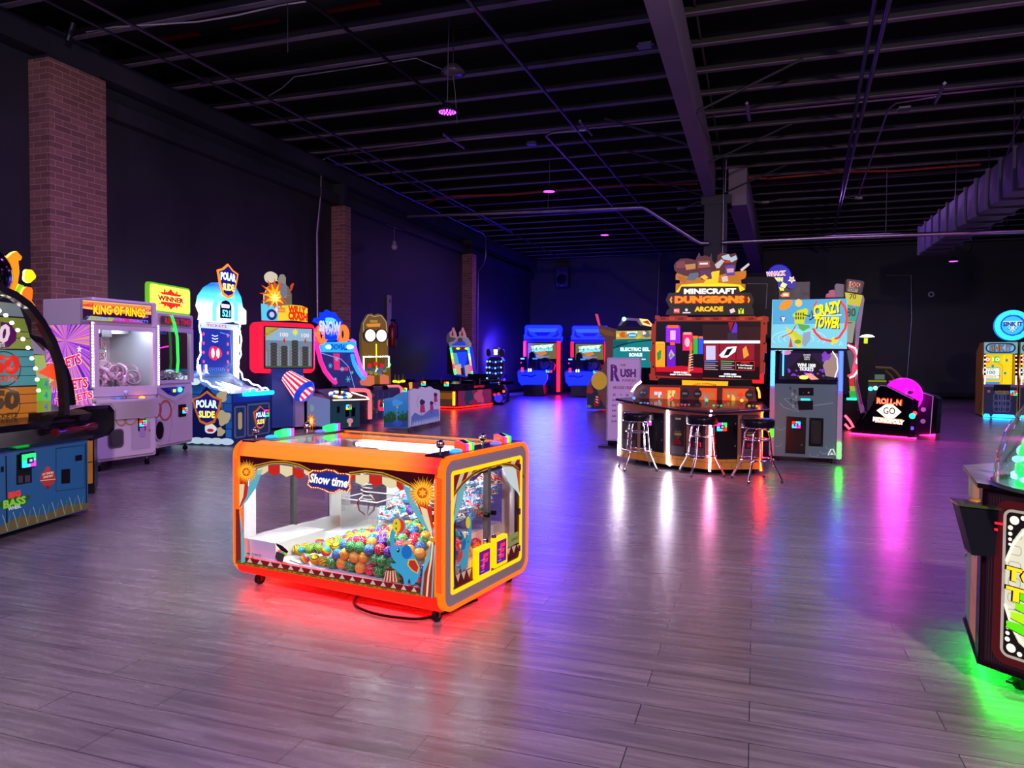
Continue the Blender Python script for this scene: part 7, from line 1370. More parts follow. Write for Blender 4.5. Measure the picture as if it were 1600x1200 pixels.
mb.flat(M_, C([(250, 365), (300, 300), (560, 280), (800, 300), (842, 340), (790, 365)]), 'e:ffc810:1.5', .016).flat(M_, C([(480, 300), (560, 190), (625, 180), (610, 290)]), 'e:ffb818:1.4', .018).flat(M_, C([(250, 215), (340, 240), (330, 290), (285, 262)]), 'e:b86818:.9', .017).flat(M_, C([(760, 200), (850, 185), (840, 245), (780, 255)]), 'e:c87018:1', .017)
for k, (pts, c) in enumerate((([(340, 260), (370, 205), (440, 195), (450, 220), (410, 265)], 'e:707888:.7'), ([(440, 100), (540, 95), (545, 150), (440, 160)], 'e:a05848:.8'), ([(455, 115), (525, 112), (525, 128), (455, 130)], 'e:e8e0d0:1'), ([(455, 180), (550, 170), (560, 250), (470, 260)], 'e:68405c:.7'),
        ([(330, 130), (420, 120), (420, 165), (340, 175)], 'e:c89048:.8'), ([(260, 110), (330, 95), (330, 160), (255, 160)], 'e:88403c:.8'), ([(670, 140), (750, 130), (755, 220), (680, 225)], 'e:6848a0:.8'), ([(685, 165), (745, 160), (745, 195), (690, 200)], 'e:d8a8a8:.9'),
        ([(640, 60), (700, 40), (720, 70), (765, 50), (775, 85), (730, 110), (690, 90), (655, 85)], 'e:a8c0c8:1'), ([(665, 95), (715, 92), (720, 115), (670, 118)], 'e:c82828:.9'), ([(460, 235), (500, 215), (530, 240), (500, 262)], 'e:ffb020:1.3'), ([(640, 235), (690, 225), (700, 270), (650, 280)], 'e:e0c0b0:1'))): mb.flat(M_, C(pts), c, .019+.0012*k)
mb.slab(M_, C([(585, 130), (640, 85), (665, 100), (620, 160), (598, 160)]), 'e:c8c0c0:.9', .01, .03).slab(M_, C([(800, 170), (870, 115), (880, 128), (812, 188)]), 'e:d8c8d0:.9', -.02, .03); mb.build('topper', T)
mb = MB(); mb.box(-.35, .45, Sy-.08+.1, Sy+.45, 0.02, 2.2, 'p:141014:.4'); mb.build('screen_support', T)

# stools
def stool(x, y, deg, label, par=None):
    T = Thing('bar_stool', label, 'stool', (x, y, 0), deg, 'black bar stools')
    mb = MB(); mb.lathe([(0, .785), (.16, .785), (.195, .775), (.208, .755), (.208, .690), (.195, .672), (0, .668)], (0, 0, 0), 'p:141216:.3', 32); mb.build('seat', T)
    mb = MB(); mb.tube([(.200*math.cos(t), .200*math.sin(t), .672) for t in [2*math.pi*k/28 for k in range(28)]], .007, 'm:d0ccd4:.12', 6, True); mb.build('seat_rim', T)
    CH = 'm:e0dce4:.10'
    for k in range(4):
        t = math.pi/4+k*math.pi/2; c, s = math.cos(t), math.sin(t); mb = MB()
        P = [(.03*c, .03*s, .655), (.10*c, .10*s, .655), (.135*c, .135*s, .635), (.150*c, .150*s, .59), (.185*c, .185*s, .27), (.195*c, .195*s, .235), (.30*c, .30*s, .05), (.31*c, .31*s, .01)]
        mb.tube(P, .0125, CH, 8); mb.cyl((.31*c, .31*s, 0), (.308*c, .308*s, .03), .016, 'p:303038:.4', 8); mb.build('leg', T)
    for r, z in ((.205, .27), (.155, .52)):
        mb = MB(); mb.tube([(r*math.cos(t), r*math.sin(t), z) for t in [2*math.pi*k/32 for k in range(32)]], .010, CH, 8, True); mb.build('foot_ring', T)
    T.root.scale = (1.03, 1.03, 1.03)
    return T
for (fx, fy), d, lb in (((996, 733), 20, 'leftmost of the three black bar stools, beside the price board'), ((1096, 742), 25, 'middle black bar stool at the four player cabinet'), ((1182, 751), 28, 'rightmost bar stool, in front of the orange light strip')):
    p = pt(fx, fy, 2, 0); stool(p.x, p.y, d, lb)

# ------------------------------------------------ Crazy Tower
T = Thing('tower_building_game', 'grey cabinet with big lit CRAZY TOWER panel and blue light posts', 'arcade game', (.24, 11.9, 0), -4)
F = T.front(0); C = crop(F, 1190, 450, 4.287); D = .8
x0, x1 = .02, F.uv(1312, 650)[0]; zt = F.uv(1260, 466)[1]; zp = F.uv(1260, 545)[1]; zs = F.uv(1260, 598)[1]
mb = MB(); mb.box(x0, x1, 0, D, .08, zs, 'p:788090:.3'); mb.build('lower_cabinet', T)
mb = MB(); mb.rect(F, x0+.05, .1, x1-.06, zs, 'e:5c6878:.5', .003)
for k, (x, y) in enumerate(((185, 660), (200, 700), (190, 740), (205, 780), (215, 680), (225, 720), (220, 760))): mb.rect(F, *C([(x, y+22)])[0], *C([(x+14, y)])[0], 'e:908878:.6' if k % 2 else 'e:404858:.5', .006)
mb.ribbon(F, C([(120, 770), (150, 800), (250, 830), (150, 740), (200, 740), (330, 790), (480, 770)]), .008, 'e:9098a8:.6', .005)
for k, (x, y) in enumerate(((105, 1040), (130, 930), (420, 1090), (350, 1110), (460, 1060))): mb.ribbon(F, C(ell(x, y, 30, 20, 16, 0, 180)), .006, 'e:8898a8:.6', .005)
mb.ribbon(F, C([(445, 1120), (465, 1080), (480, 1080), (495, 1120)]), .02, 'e:d0d8e0:.8', .006).flat(F, C([(455, 1118), (470, 1100), (485, 1118)]), 'e:d0d8e0:.8', .006); mb.build('cabinet_print', T)
for x in (x0-.035, x1-.035):
    mb = MB(); mb.box(x, x+.07, -.035, .03, .08, zp, 'p:b8a8b8:.2'); mb.build('light_post', T)
fl_ = T.front(-.036); a = zp-.04
for x, r in ((x0, 2), (x1, 2)):
    mb = MB(); mb.box(x-.022, x+.022, -.05, -.036, (zs-.05 if x == x0 else zs-.12), a, 'e:1060ff:40' if x == x0 else 'e:0818ff:50'); mb.build('blue_light', T)
mb = MB(); mb.box(x0+.14, x0+.16, -.02, 0, zs+.1, zp-.01, 'e:30a0ff:5'); mb.build('blue_light', T)
mb = MB(); mb.box(x1-.022, x1+.022, -.05, -.036, .10, .32, 'e:20ff20:30'); mb.build('green_light', T)
mb = MB(); mb.box(x0-.02, x0+.03, -.05, -.036, .38, .60, 'e:30f010:5'); mb.build('green_light', T)
mb = MB(); mb.box(x0+.02, x1-.04, .12, D, zs, zp, 'p:08081c:.3').box(x0+.03, x1-.05, -.02, .12, zs-.02, zs+.03, 'p:080a20:.3'); mb.build('screen_housing', T)
mb = MB(); Q = T.front(.11); Cq = crop(Q, 1190, 450, 4.287); mb.flat(Q, Cq([(125, 420), (520, 422), (515, 615), (115, 612)]), 'e:281840:.7', .004)
mb.flat(Q, Cq([(300, 425), (480, 590), (420, 615), (170, 612), (130, 590)]), 'e:1c1418:.6', .006)
for k in range(26): x = 180+rg.random()*240; mb.flat(Q, Cq(ell(x, 565+rg.uniform(-25, 25), 9, 6, 8)), 'e:8030d0:1', .007+.0001*k)
mb.flat(Q, Cq(ell(165, 432, 32, 16)), 'e:e080c0:1', .008).flat(Q, Cq([(430, 470), (470, 430), (510, 440), (512, 600), (430, 590), (410, 520)]), 'e:a89080:.8', .008).flat(Q, Cq(blob(430, 460, 30, .2, 3)), 'e:8040c0:.9', .010).flat(Q, Cq([(290, 575), (330, 570), (385, 612), (330, 615)]), 'e:f0a090:1', .010).flat(Q, Cq(ell(283, 598, 32, 14)), 'e:f8e060:1.2', .012)
mb.ptext(Q, 'WIN! 1000', 1190+240/4.287, 450+515/4.287, 1190+362/4.287, 450+520/4.287, 6, 'e:f0f0f8:1.4', .012, 0, .04).ptext(Q, 'TICKETS', 1190+252/4.287, 450+541/4.287, 1190+348/4.287, 450+545/4.287, 5.5, 'e:f0f0f8:1.4', .012, 0, .04)
for k, t in enumerate(('SWIPE', 'CARD', '0/1')): mb.ptext(Q, t, 1190+(280+k*3)/4.287, 450+(448+k*14)/4.287, 1190+(328-k*4)/4.287, 450+(449+k*14)/4.287, 2.6, 'e:d0d0d8:1', .012, 0, .03)
mb.ribbon(Q, Cq([(475, 425), (505, 470), (510, 540), (490, 600)]), .012, 'e:f0f4ff:2.5', .013); mb.build('screen', T)
mb = MB()
for pts in ([(248, 668), (348, 668), (348, 720), (248, 720)], [(240, 755), (345, 755), (345, 815), (250, 818)]): mb.slab(F, C(pts), 'p:141418:.3', .004, .015)
mb.rect(F, *C([(262, 752)])[0], *C([(325, 742)])[0], 'e:20f0f0:3', .006).cyl(F.p(*C([(280, 700)])[0], .02), F.p(*C([(280, 700)])[0], .05), .008, 'm:c0c0c0:.2', 6).cyl(F.p(*C([(315, 700)])[0], .02), F.p(*C([(315, 700)])[0], .03), .012, 'p:d0d0d8:.3', 6); mb.build('control_slots', T)
mb = MB(); q = C([(168, 858), (300, 868), (292, 1112), (158, 1105)]); mb.slab(F, q, 'p:0c0c10:.25', .004, .02); mb.cyl(F.p(*C([(268, 1050)])[0], .024), F.p(*C([(268, 1050)])[0], .034), .012, 'm:c8c8c8:.2', 8); mb.build('cash_door', T)
mb = MB(); q = C([(320, 868), (415, 872), (410, 1062), (315, 1058)]); mb.slab(F, q, 'p:101014:.3', .004, .018); mb.slab(F, rrect(q[3][0]+.03, q[3][1]+.04, q[2][0]-.03, q[0][1]-.04, .02), 'p:18181c:.25', .022, .01)
for a, b in ((328, 880), (405, 882), (325, 1050), (400, 1054)): mb.cyl(F.p(*C([(a, b)])[0], .022), F.p(*C([(a, b)])[0], .028), .006, 'm:a0a0a0:.2', 6)
mb.build('ticket_door', T)
u, v = C([(232, 915)])[0]; card_reader(T, T.fr(F.p(0, 0, .02), F.U), u, v, .12, (1, 2, 1, 3))
Fp = T.front(-.02); C = crop(Fp, 1190, 450, 4.287); pa = C([(72, 78), (575, 78), (572, 408), (62, 402)])
mb = MB(); mb.slab(Fp, pa, 'e:78c8d8:1.1', -.3, .3, 0, 'p:181820:.4'); u0, u1, v0, v1 = pa[0][0], pa[1][0], pa[2][1], pa[0][1]
mb.rect(Fp, u0+.01, v0+(v1-v0)*.5, u1-.01, v1-.01, 'e:50a0c8:1.1', .002)
for k in range(3): mb.ribbon(Fp, C(ell(250, 340, 180-k*40, 60-k*12, 30, 150, 390)), .006, 'e:c0f0f0:1.1', .004)
mb.ribbon(Fp, C([(370, 85), (350, 130), (352, 160)]), .02, 'e:e83830:1.1', .005).ribbon(Fp, C([(525, 85), (560, 130), (572, 200), (560, 270), (520, 330), (460, 355), (400, 340), (360, 300), (345, 270)]), .035, 'e:e83830:1.1', .005)
mb.flat(Fp, C([(118, 135), (130, 100), (165, 82), (200, 82), (208, 95), (190, 125), (160, 145), (130, 148)]), 'e:f08818:1.2', .006).flat(Fp, C(ell(248, 100, 24, 26)), 'e:e8c060:1.1', .006).flat(Fp, C(ell(143, 205, 22, 18)), 'e:5870c0:1', .006).flat(Fp, C([(132, 195), (160, 195), (146, 230)]), 'e:e8e8d0:1', .007)
mb.flat(Fp, C([(208, 190), (210, 175), (245, 150), (300, 135), (312, 150), (305, 190), (290, 195), (285, 240), (220, 238), (222, 195)]), 'e:c8d020:1.1', .007)
for k in range(8): mb.rect(Fp, *C([(226+k % 4*16, 185+(k//4)*26)])[0], *C([(236+k % 4*16, 165+(k//4)*26)])[0], 'e:506010:.8', .009)
mb.flat(Fp, C([(170, 285), (230, 290), (290, 350), (240, 398), (215, 345)]), 'e:b8c830:1.1', .008).flat(Fp, C([(240, 240), (320, 250), (325, 262), (280, 290), (255, 275)]), 'e:58a848:1', .008).flat(Fp, C([(195, 330), (210, 395), (180, 398)]), 'e:d83828:1.1', .009).flat(Fp, C([(160, 260), (180, 270), (260, 380), (270, 398), (240, 398), (175, 300)]), 'e:e8d040:1', .0085).flat(Fp, C([(280, 300), (330, 290), (325, 350), (290, 395), (270, 370)]), 'e:90a0b0:1', .009).ribbon(Fp, C([(135, 330), (200, 300), (230, 250)]), .015, 'e:c84028:1', .010).flat(Fp, C(ell(242, 360, 22, 14)), 'e:70a020:1', .012).flat(Fp, C(blob(485, 355, 20, .3, 3)), 'e:e8c828:1.2', .011)
mb.ribbon(Fp, C([(285, 180), (320, 190), (335, 150), (345, 200), (320, 215)]), .02, 'e:282010:.6', .010)
for k in range(4): mb.flat(Fp, C(ell(90+k*35, 400, 25, 22, 14, 0, 180)), 'e:a0d8c8:1', .004)
for txt, xa, ya, xb, yb, h in (('CRAZY', 348, 160, 532, 120, 19), ('TOWER', 352, 228, 525, 232, 18)):
    mb.ptext(Fp, txt, 1190+(xa+6)/4.287, 450+(ya+7)/4.287, 1190+(xb+6)/4.287, 450+(yb+7)/4.287, h, 'e:504020:.7', .013, .1, .06).ptext(Fp, txt, 1190+xa/4.287, 450+ya/4.287, 1190+xb/4.287, 450+yb/4.287, h, 'e:f8e808:1.3', .016, .1, .05)
mb.flat(Fp, C([(345, 182), (535, 178), (535, 184), (345, 190)]), 'e:f0f0e0:1.1', .014); mb.ribbon(Fp, C([(520, 385), (530, 360), (540, 385)]), .008, 'e:d0f0f0:1', .010); mb.build('lit_panel', T)
mb = MB(); mb.slab(Fp, [(pa[3][0]-.01, pa[3][1]-.03), (pa[2][0]+.01, pa[2][1]-.03), (pa[2][0]+.01, pa[2][1]), (pa[3][0]-.01, pa[3][1])], 'p:101014:.3', -.3, .32); mb.build('panel_sill', T)
for x in (x0+.1, x1-.1): caster(T, x, .1, .09, .032); caster(T, x, D-.1, .09, .032)
# ------------------------------------------------ things behind the tower panel
T = Thing('arcade_cabinet', 'plain black cabinet back rising behind the block game marquee', 'arcade game', (1.1, 14.6, 0), 0)
F = T.front(0); C = crop(F, 1150, 400, 6.957)
q = C([(60, 215), (380, 220), (420, 235), (450, 280), (465, 400), (465, 640), (60, 640)]); q[4] = (q[4][0], q[4][1]); zb_ = .05
q = q[:5]+[(q[4][0], zb_), (q[0][0], zb_)]; mb = MB(); mb.slab(F, q, 'p:0c0c10:.35', -.9, .9, .02); mb.build('cabinet_shell', T)
mb = MB(); mb.ribbon(F, C([(120, 300), (340, 302), (325, 575)]), .012, 'p:606068:.4', .002); mb.build('panel_seam', T)
T = Thing('whack_game', 'round blue WHACK N WIN sign with yellow stars behind the black cabinet', 'arcade game', (1.6, 18.5, 0), 0)
F = T.front(0); C = crop(F, 1150, 400, 6.957)
mb = MB(); mb.slab(F, C(ell(470, 225, 138, 138, 30)), 'e:1014b0:.9', -.08, .10, .02); mb.flat(F, C(ell(600, 290, 55, 70)), 'e:1014a0:.8', .018)
mb.ptext(F, 'WHACK', 1150+325/6.957, 400+200/6.957, 1150+545/6.957, 400+185/6.957, 8, 'e:fff4f8:1.6', .024, .15, .08).ptext(F, 'WHACK', 1150+330/6.957, 400+200/6.957, 1150+540/6.957, 400+186/6.957, 6.5, 'e:f05060:1.2', .028, .15, .03).ptext(F, 'N WIN!', 1150+390/6.957, 400+255/6.957, 1150+510/6.957, 400+255/6.957, 7, 'e:fff860:1.6', .024, 0, .06)
mb.flat(F, C(star(605, 258, 42, 20, 5)), 'e:fff8c0:1.6', .026).flat(F, C(star(605, 258, 30, 15, 5)), 'e:ff9870:1.3', .029).flat(F, C([(505, 285), (555, 310), (530, 350), (480, 330)]), 'e:fff880:1.5', .026).flat(F, C([(465, 340), (520, 350), (520, 380), (480, 378)]), 'e:f0e820:1.4', .028); mb.build('sign', T)
mb = MB(); mb.slab(F, C([(480, 430), (520, 395), (580, 400), (578, 445), (500, 448)]), 'e:ff7830:1.2', .0, .05).rect(F, *C([(510, 435)])[0], *C([(565, 410)])[0], 'e:ffe0d0:1.2', .053); mb.build('hammer', T)
w0 = F.uv(1195, 500); mb = MB(); mb.box(w0[0], w0[0]+1.0, .05, .9, .0, w0[1]+.9, 'p:14142c:.35').box(w0[0]+.35, w0[0]+.65, .1, .3, w0[1]+.8, F.uv(1218, 440)[1], 'p:14142c:.35'); mb.build('cabinet', T)
mb = MB(); fr = T.front(-.5); q = crop(fr, 1150, 400, 6.957)
T = Thing('carnival_lane', 'tall curved lane with ticket values and red neon, half hidden by CRAZY TOWER', 'arcade game', (2.15, 18.2, 0), 0)
F = T.front(0); C = crop(F, 1310, 430, 4.444)
mb = MB(); mb.slab(F, C([(50, 30), (60, 22), (175, 38), (185, 50), (165, 138), (45, 118)]), 'e:302028:.6', -.15, .18, .02); mb.flat(F, C([(72, 42), (155, 55), (150, 85), (68, 78)]), 'e:e89878:1', .034).flat(F, C([(66, 82), (140, 92), (130, 120), (62, 112)]), 'e:b8a890:.8', .034).text(F, '1000', *C([(112, 65)])[0], .12, 'e:803030:.7', .038, .28, -6, 0, .04).text(F, 'TICKETS', *C([(100, 101)])[0], .08, 'e:302828:.6', .038, .24, -6, 0, .04); mb.build('top_sign', T)
mb = MB()
for pts, c in (([(48, 118), (168, 140), (150, 218), (58, 200)], 'e:c8c010:.9'), ([(58, 203), (150, 218), (120, 320), (62, 308)], 'e:20a890:.8'), ([(62, 312), (120, 322), (98, 470), (60, 465)], 'e:a8b098:.6'), ([(60, 520), (110, 520), (112, 700), (90, 700)], 'e:586878:.5'), ([(75, 700), (108, 700), (112, 770), (80, 770)], 'e:c83828:.8'), ([(80, 770), (112, 770), (118, 805), (84, 805)], 'e:a8c040:.8'), ([(78, 805), (118, 805), (128, 862), (84, 862)], 'e:20b050:.9')): mb.slab(F, C(pts), c, -.1, .1)
mb.text(F, '70', *C([(100, 148)])[0], .12, 'e:404010:.6', .004, .14).text(F, '80', *C([(88, 258)])[0], .20, 'e:104848:.6', .004, .2, 0, 0, .03).flat(F, C(star(108, 212, 12, 6, 5)), 'e:f040f0:1.2', .006); mb.rect(F, *C([(64, 335)])[0], *C([(95, 325)])[0], 'e:606850:.5', .004); mb.build('lane_board', T)
mb = MB(); mb.slab(F, C([(168, 140), (178, 168), (160, 300), (140, 440), (130, 560), (132, 700), (150, 820), (182, 945), (150, 958), (118, 800), (112, 700), (110, 520), (122, 320), (150, 218)]), 'p:b0a8b4:.3', -.12, .20); mb.build('side_rail', T)
mb = MB()
for pts in (((60, 480), (95, 495), (125, 530), (138, 570), (125, 610), (130, 640), (110, 680), (60, 700)), ((68, 500), (100, 520), (118, 560), (110, 600), (100, 650), (98, 700))): mb.tube([F.p(u, v, .12) for u, v in C(pts)], .025, 'e:ff2840:4', 6)
mb.tube([F.p(u, v, .15) for u, v in C([(60, 488), (110, 508), (132, 560), (120, 605), (135, 625), (128, 665), (100, 700), (72, 712)])], .02, 'e:ffe8f0:3', 6); mb.build('red_neon', T); mb = MB(); mb.tube([F.p(u, v, .15) for u, v in C([(40, 970), (75, 1010), (98, 1050), (70, 1062), (40, 1030)])], .03, 'e:ff4058:5', 6); mb.build('red_neon', T)
mb = MB(); mb.rect(F, *C([(55, 866)])[0], *C([(125, 852)])[0], 'e:20ffb0:3', .05); mb.slab(F, C([(40, 870), (135, 868), (130, 940), (190, 960), (110, 1080), (40, 1075)]), 'p:100c18:.3', -.6, .6); mb.build('lower_body', T)
mb = MB(); C2 = crop(T.front(-.3), 1310, 430, 4.444); q = C2([(140, 480), (175, 472), (240, 500), (275, 565), (248, 608), (262, 650), (208, 715), (205, 820), (185, 885), (165, 880), (135, 740), (130, 560)])
mb.slab(T.front(-.3), q, 'p:08080c:.4', -.04, .05, 0, 'e:a03080:.8'); mb.build('cutout_panel', T)
mb = MB()
for k, (pts, c) in enumerate((([(980, 445), (985, 410), (1015, 405), (1015, 375), (1060, 365), (1075, 380), (1075, 445)], 'e:b04870:.8'), ([(1078, 445), (1080, 310), (1098, 300), (1175, 308), (1172, 445)], 'e:706078:.6'))): fr = T.front(.2); mb.slab(fr, crop(fr, 1150, 400, 6.957)(pts), c, -.2, .2)
mb.build('skyline_topper', T)
# ------------------------------------------------ bowling game with magenta dome
T = Thing('bowling_game', 'black bowling game with magenta dome reading ROLL-N GO MONOPOLY', 'arcade game', (2.04, 17.2, 0), -28)
F = T.front(0); C = crop(F, 1290, 420, 4.283)
q = C([(165, 1098), (185, 1072), (250, 1000), (300, 930), (330, 870), (350, 795), (370, 780), (405, 785), (585, 875), (555, 1130)])
mb = MB(); mb.slab(F, q, 'p:0a0a12:.4', -.2, .2, 0, 'p:101018:.3'); mb.ribbon(F, q[5:9], .012, 'e:9070a0:.8', .002); mb.build('side_wall', T)
mb = MB(); S = T.fr(F.p(q[8][0], 0, 0), (math.cos(R(84)), math.sin(R(84)), 0)); Cs = crop(S, 1290, 420, 4.283); mb.slab(S, Cs([(585, 875), (622, 882), (592, 1130), (555, 1130)]), 'p:14121c:.3', -.02, .03); u, v = Cs([(573, 985)])[0]
mb.ball(S.p(u, v, .02), .06, 'e:20ffa0:3', 8, 6).ball(S.p(u+.1, v+.05, .02), .05, 'e:ff4040:3', 8, 6).ball(S.p(u, v-.25, .02), .04, 'e:6040c0:2', 8, 6); mb.build('front_end', T)
mb = MB(); mb.text(F, "ROLL-N", *C([(425, 888)])[0], .15, 'e:c82810:1.3', .004, .52, -3, 0, .09).text(F, "ROLL-N", *C([(425, 890)])[0], .12, 'e:ff9870:1.6', .008, .48, -3, 0, .04)
mb.flat(F, C([(342, 948), (405, 905), (450, 908), (508, 958), (460, 1000), (410, 1005)]), 'e:fff0d8:2.2', .006).text(F, 'GO', *C([(427, 950)])[0], .15, 'e:201010:.5', .010, .24, 0, 0, .02).ribbon(F, C([(372, 950), (405, 990)]), .012, 'e:c02820:1', .012)
mb.slab(F, C([(330, 990), (515, 1008), (510, 1042), (332, 1028)]), 'e:f89868:1.5', .004, .01); mb.text(F, 'MONOPOLY', *C([(422, 1017)])[0], .10, 'e:fff4e0:2', .018, .62, -4, 0, .06); mb.build('logo', T)
mb = MB(); fc = T.front(.55); u, v = crop(fc, 1290, 420, 4.283)([(515, 848)])[0]; mb.ball((u, .58, v), .38, 'e:ff10e8:2.2', 26, 16, 1, .85, 1); mb.cyl((u+.24, .22, v+.08), (u+.24, .4, v+.08), .035, 'p:30082c:.3', 10).box(u-.14, u-.10, .0, .1, v+.27, v+.33, 'p:30082c:.3'); mb.build('magenta_dome', T)
mb = MB(); mb.slab(F, C([(160, 1096), (608, 1130), (605, 1145), (160, 1110)]), 'e:ff1060:26', 0, .03); mb.build('base_neon', T)
F2 = T.front(.9); C2 = crop(F2, 1290, 420, 4.283); mb = MB(); mb.slab(F2, C2([(560, 830), (620, 820), (720, 852), (700, 1108), (590, 1112)]), 'p:2a1038:.3', -.3, .3); mb.slab(F2, C2([(720, 852), (752, 870), (735, 1105), (700, 1108)]), 'p:0c0c10:.3', -.3, .28)
for x, y in ((656, 942), (653, 1020)): u, v = C2([(x, y)])[0]; mb.cyl(F2.p(u, v, 0), F2.p(u, v, .02), .05, 'p:d0c0d8:.3', 12)
mb.ribbon(F2, C2([(620, 820), (720, 852), (700, 1108)]), .015, 'e:b080c0:.8', .004); mb.build('second_wall', T)
mb = MB(); mb.slab(F2, C2([(630, 1112), (735, 1106), (732, 1120), (630, 1126)]), 'e:ff1060:26', 0, .03); mb.build('base_neon', T)
lamp('magenta_fill', 'SPOT', (2.6, 1.6, 1.3), 1500, (1, .02, .85), .15, (4.0, 1.8, 0), 130, 1, parent=T.root)  # added magenta spots without fixtures, widening the base neon's glow on the floor
lamp('magenta_fill', 'SPOT', (.9, -.1, 1.1), 200, (1, .04, .8), .15, (2.4, -1.5, 0), 110, 1, parent=T.root)
# yellow framed game with a lamp behind
T = Thing('hoop_game', 'yellow framed game with a small white lamp on a yellow pole behind bowling game', 'arcade game', (4.2, 25.5, 0), 0)
F = T.front(0); C = crop(F, 1290, 420, 4.283)
mb = MB(); mb.tube([F.p(u, v) for u, v in C([(268, 500), (270, 465)])], .06, 'e:c8d010:1.2', 6).build('lamp_pole', T)
u, v = C([(278, 452)])[0]; mb = MB(); mb.lathe([(0, .06), (.14, .04), (.22, -.02), (0, -.03)], (u, 0, v), 'e:f8fff0:6', 16); mb.build('lamp_head', T)
mb = MB(); mb.tube([F.p(u, v) for u, v in C([(330, 660), (435, 665), (470, 690), (505, 735)])], .05, 'p:807818:.4', 6).tube([F.p(u, v) for u, v in C([(400, 680), (440, 715), (455, 740)])], .04, 'p:807818:.4', 6).box(*(C([(290, 0)])[0][0], C([(455, 0)])[0][0]), -.02, .03, C([(0, 752)])[0][1], C([(0, 742)])[0][1], 'e:a0a010:.6'); mb.build('yellow_frame', T)
mb = MB(); mb.slab(F, C([(335, 708), (395, 708), (395, 742), (335, 742)]), 'e:688870:.5', -.2, .2); mb.build('score_box', T)
mb = MB(); a_ = C([(285, 755), (440, 755)]); mb.slab(F, a_+[(a_[1][0], .02), (a_[0][0], .02)], 'p:283028:.4', -1.5, 1.4)
for x, y, c in ((300, 803, 'e:40f0e0:3'), (333, 798, 'e:a0f0e0:2')): u, v = C([(x, y)])[0]; mb.ball(F.p(u, v, .02), .07, c, 8, 6)
mb.build('cabinet', T)
lamp('lamp_light', 'SPOT', (C([(270, 470)])[0][0], .3, C([(0, 475)])[0][1]), 260, (.85, 1, .8), .1, (2.5, 11, .6), 75, 1, parent=T.root)

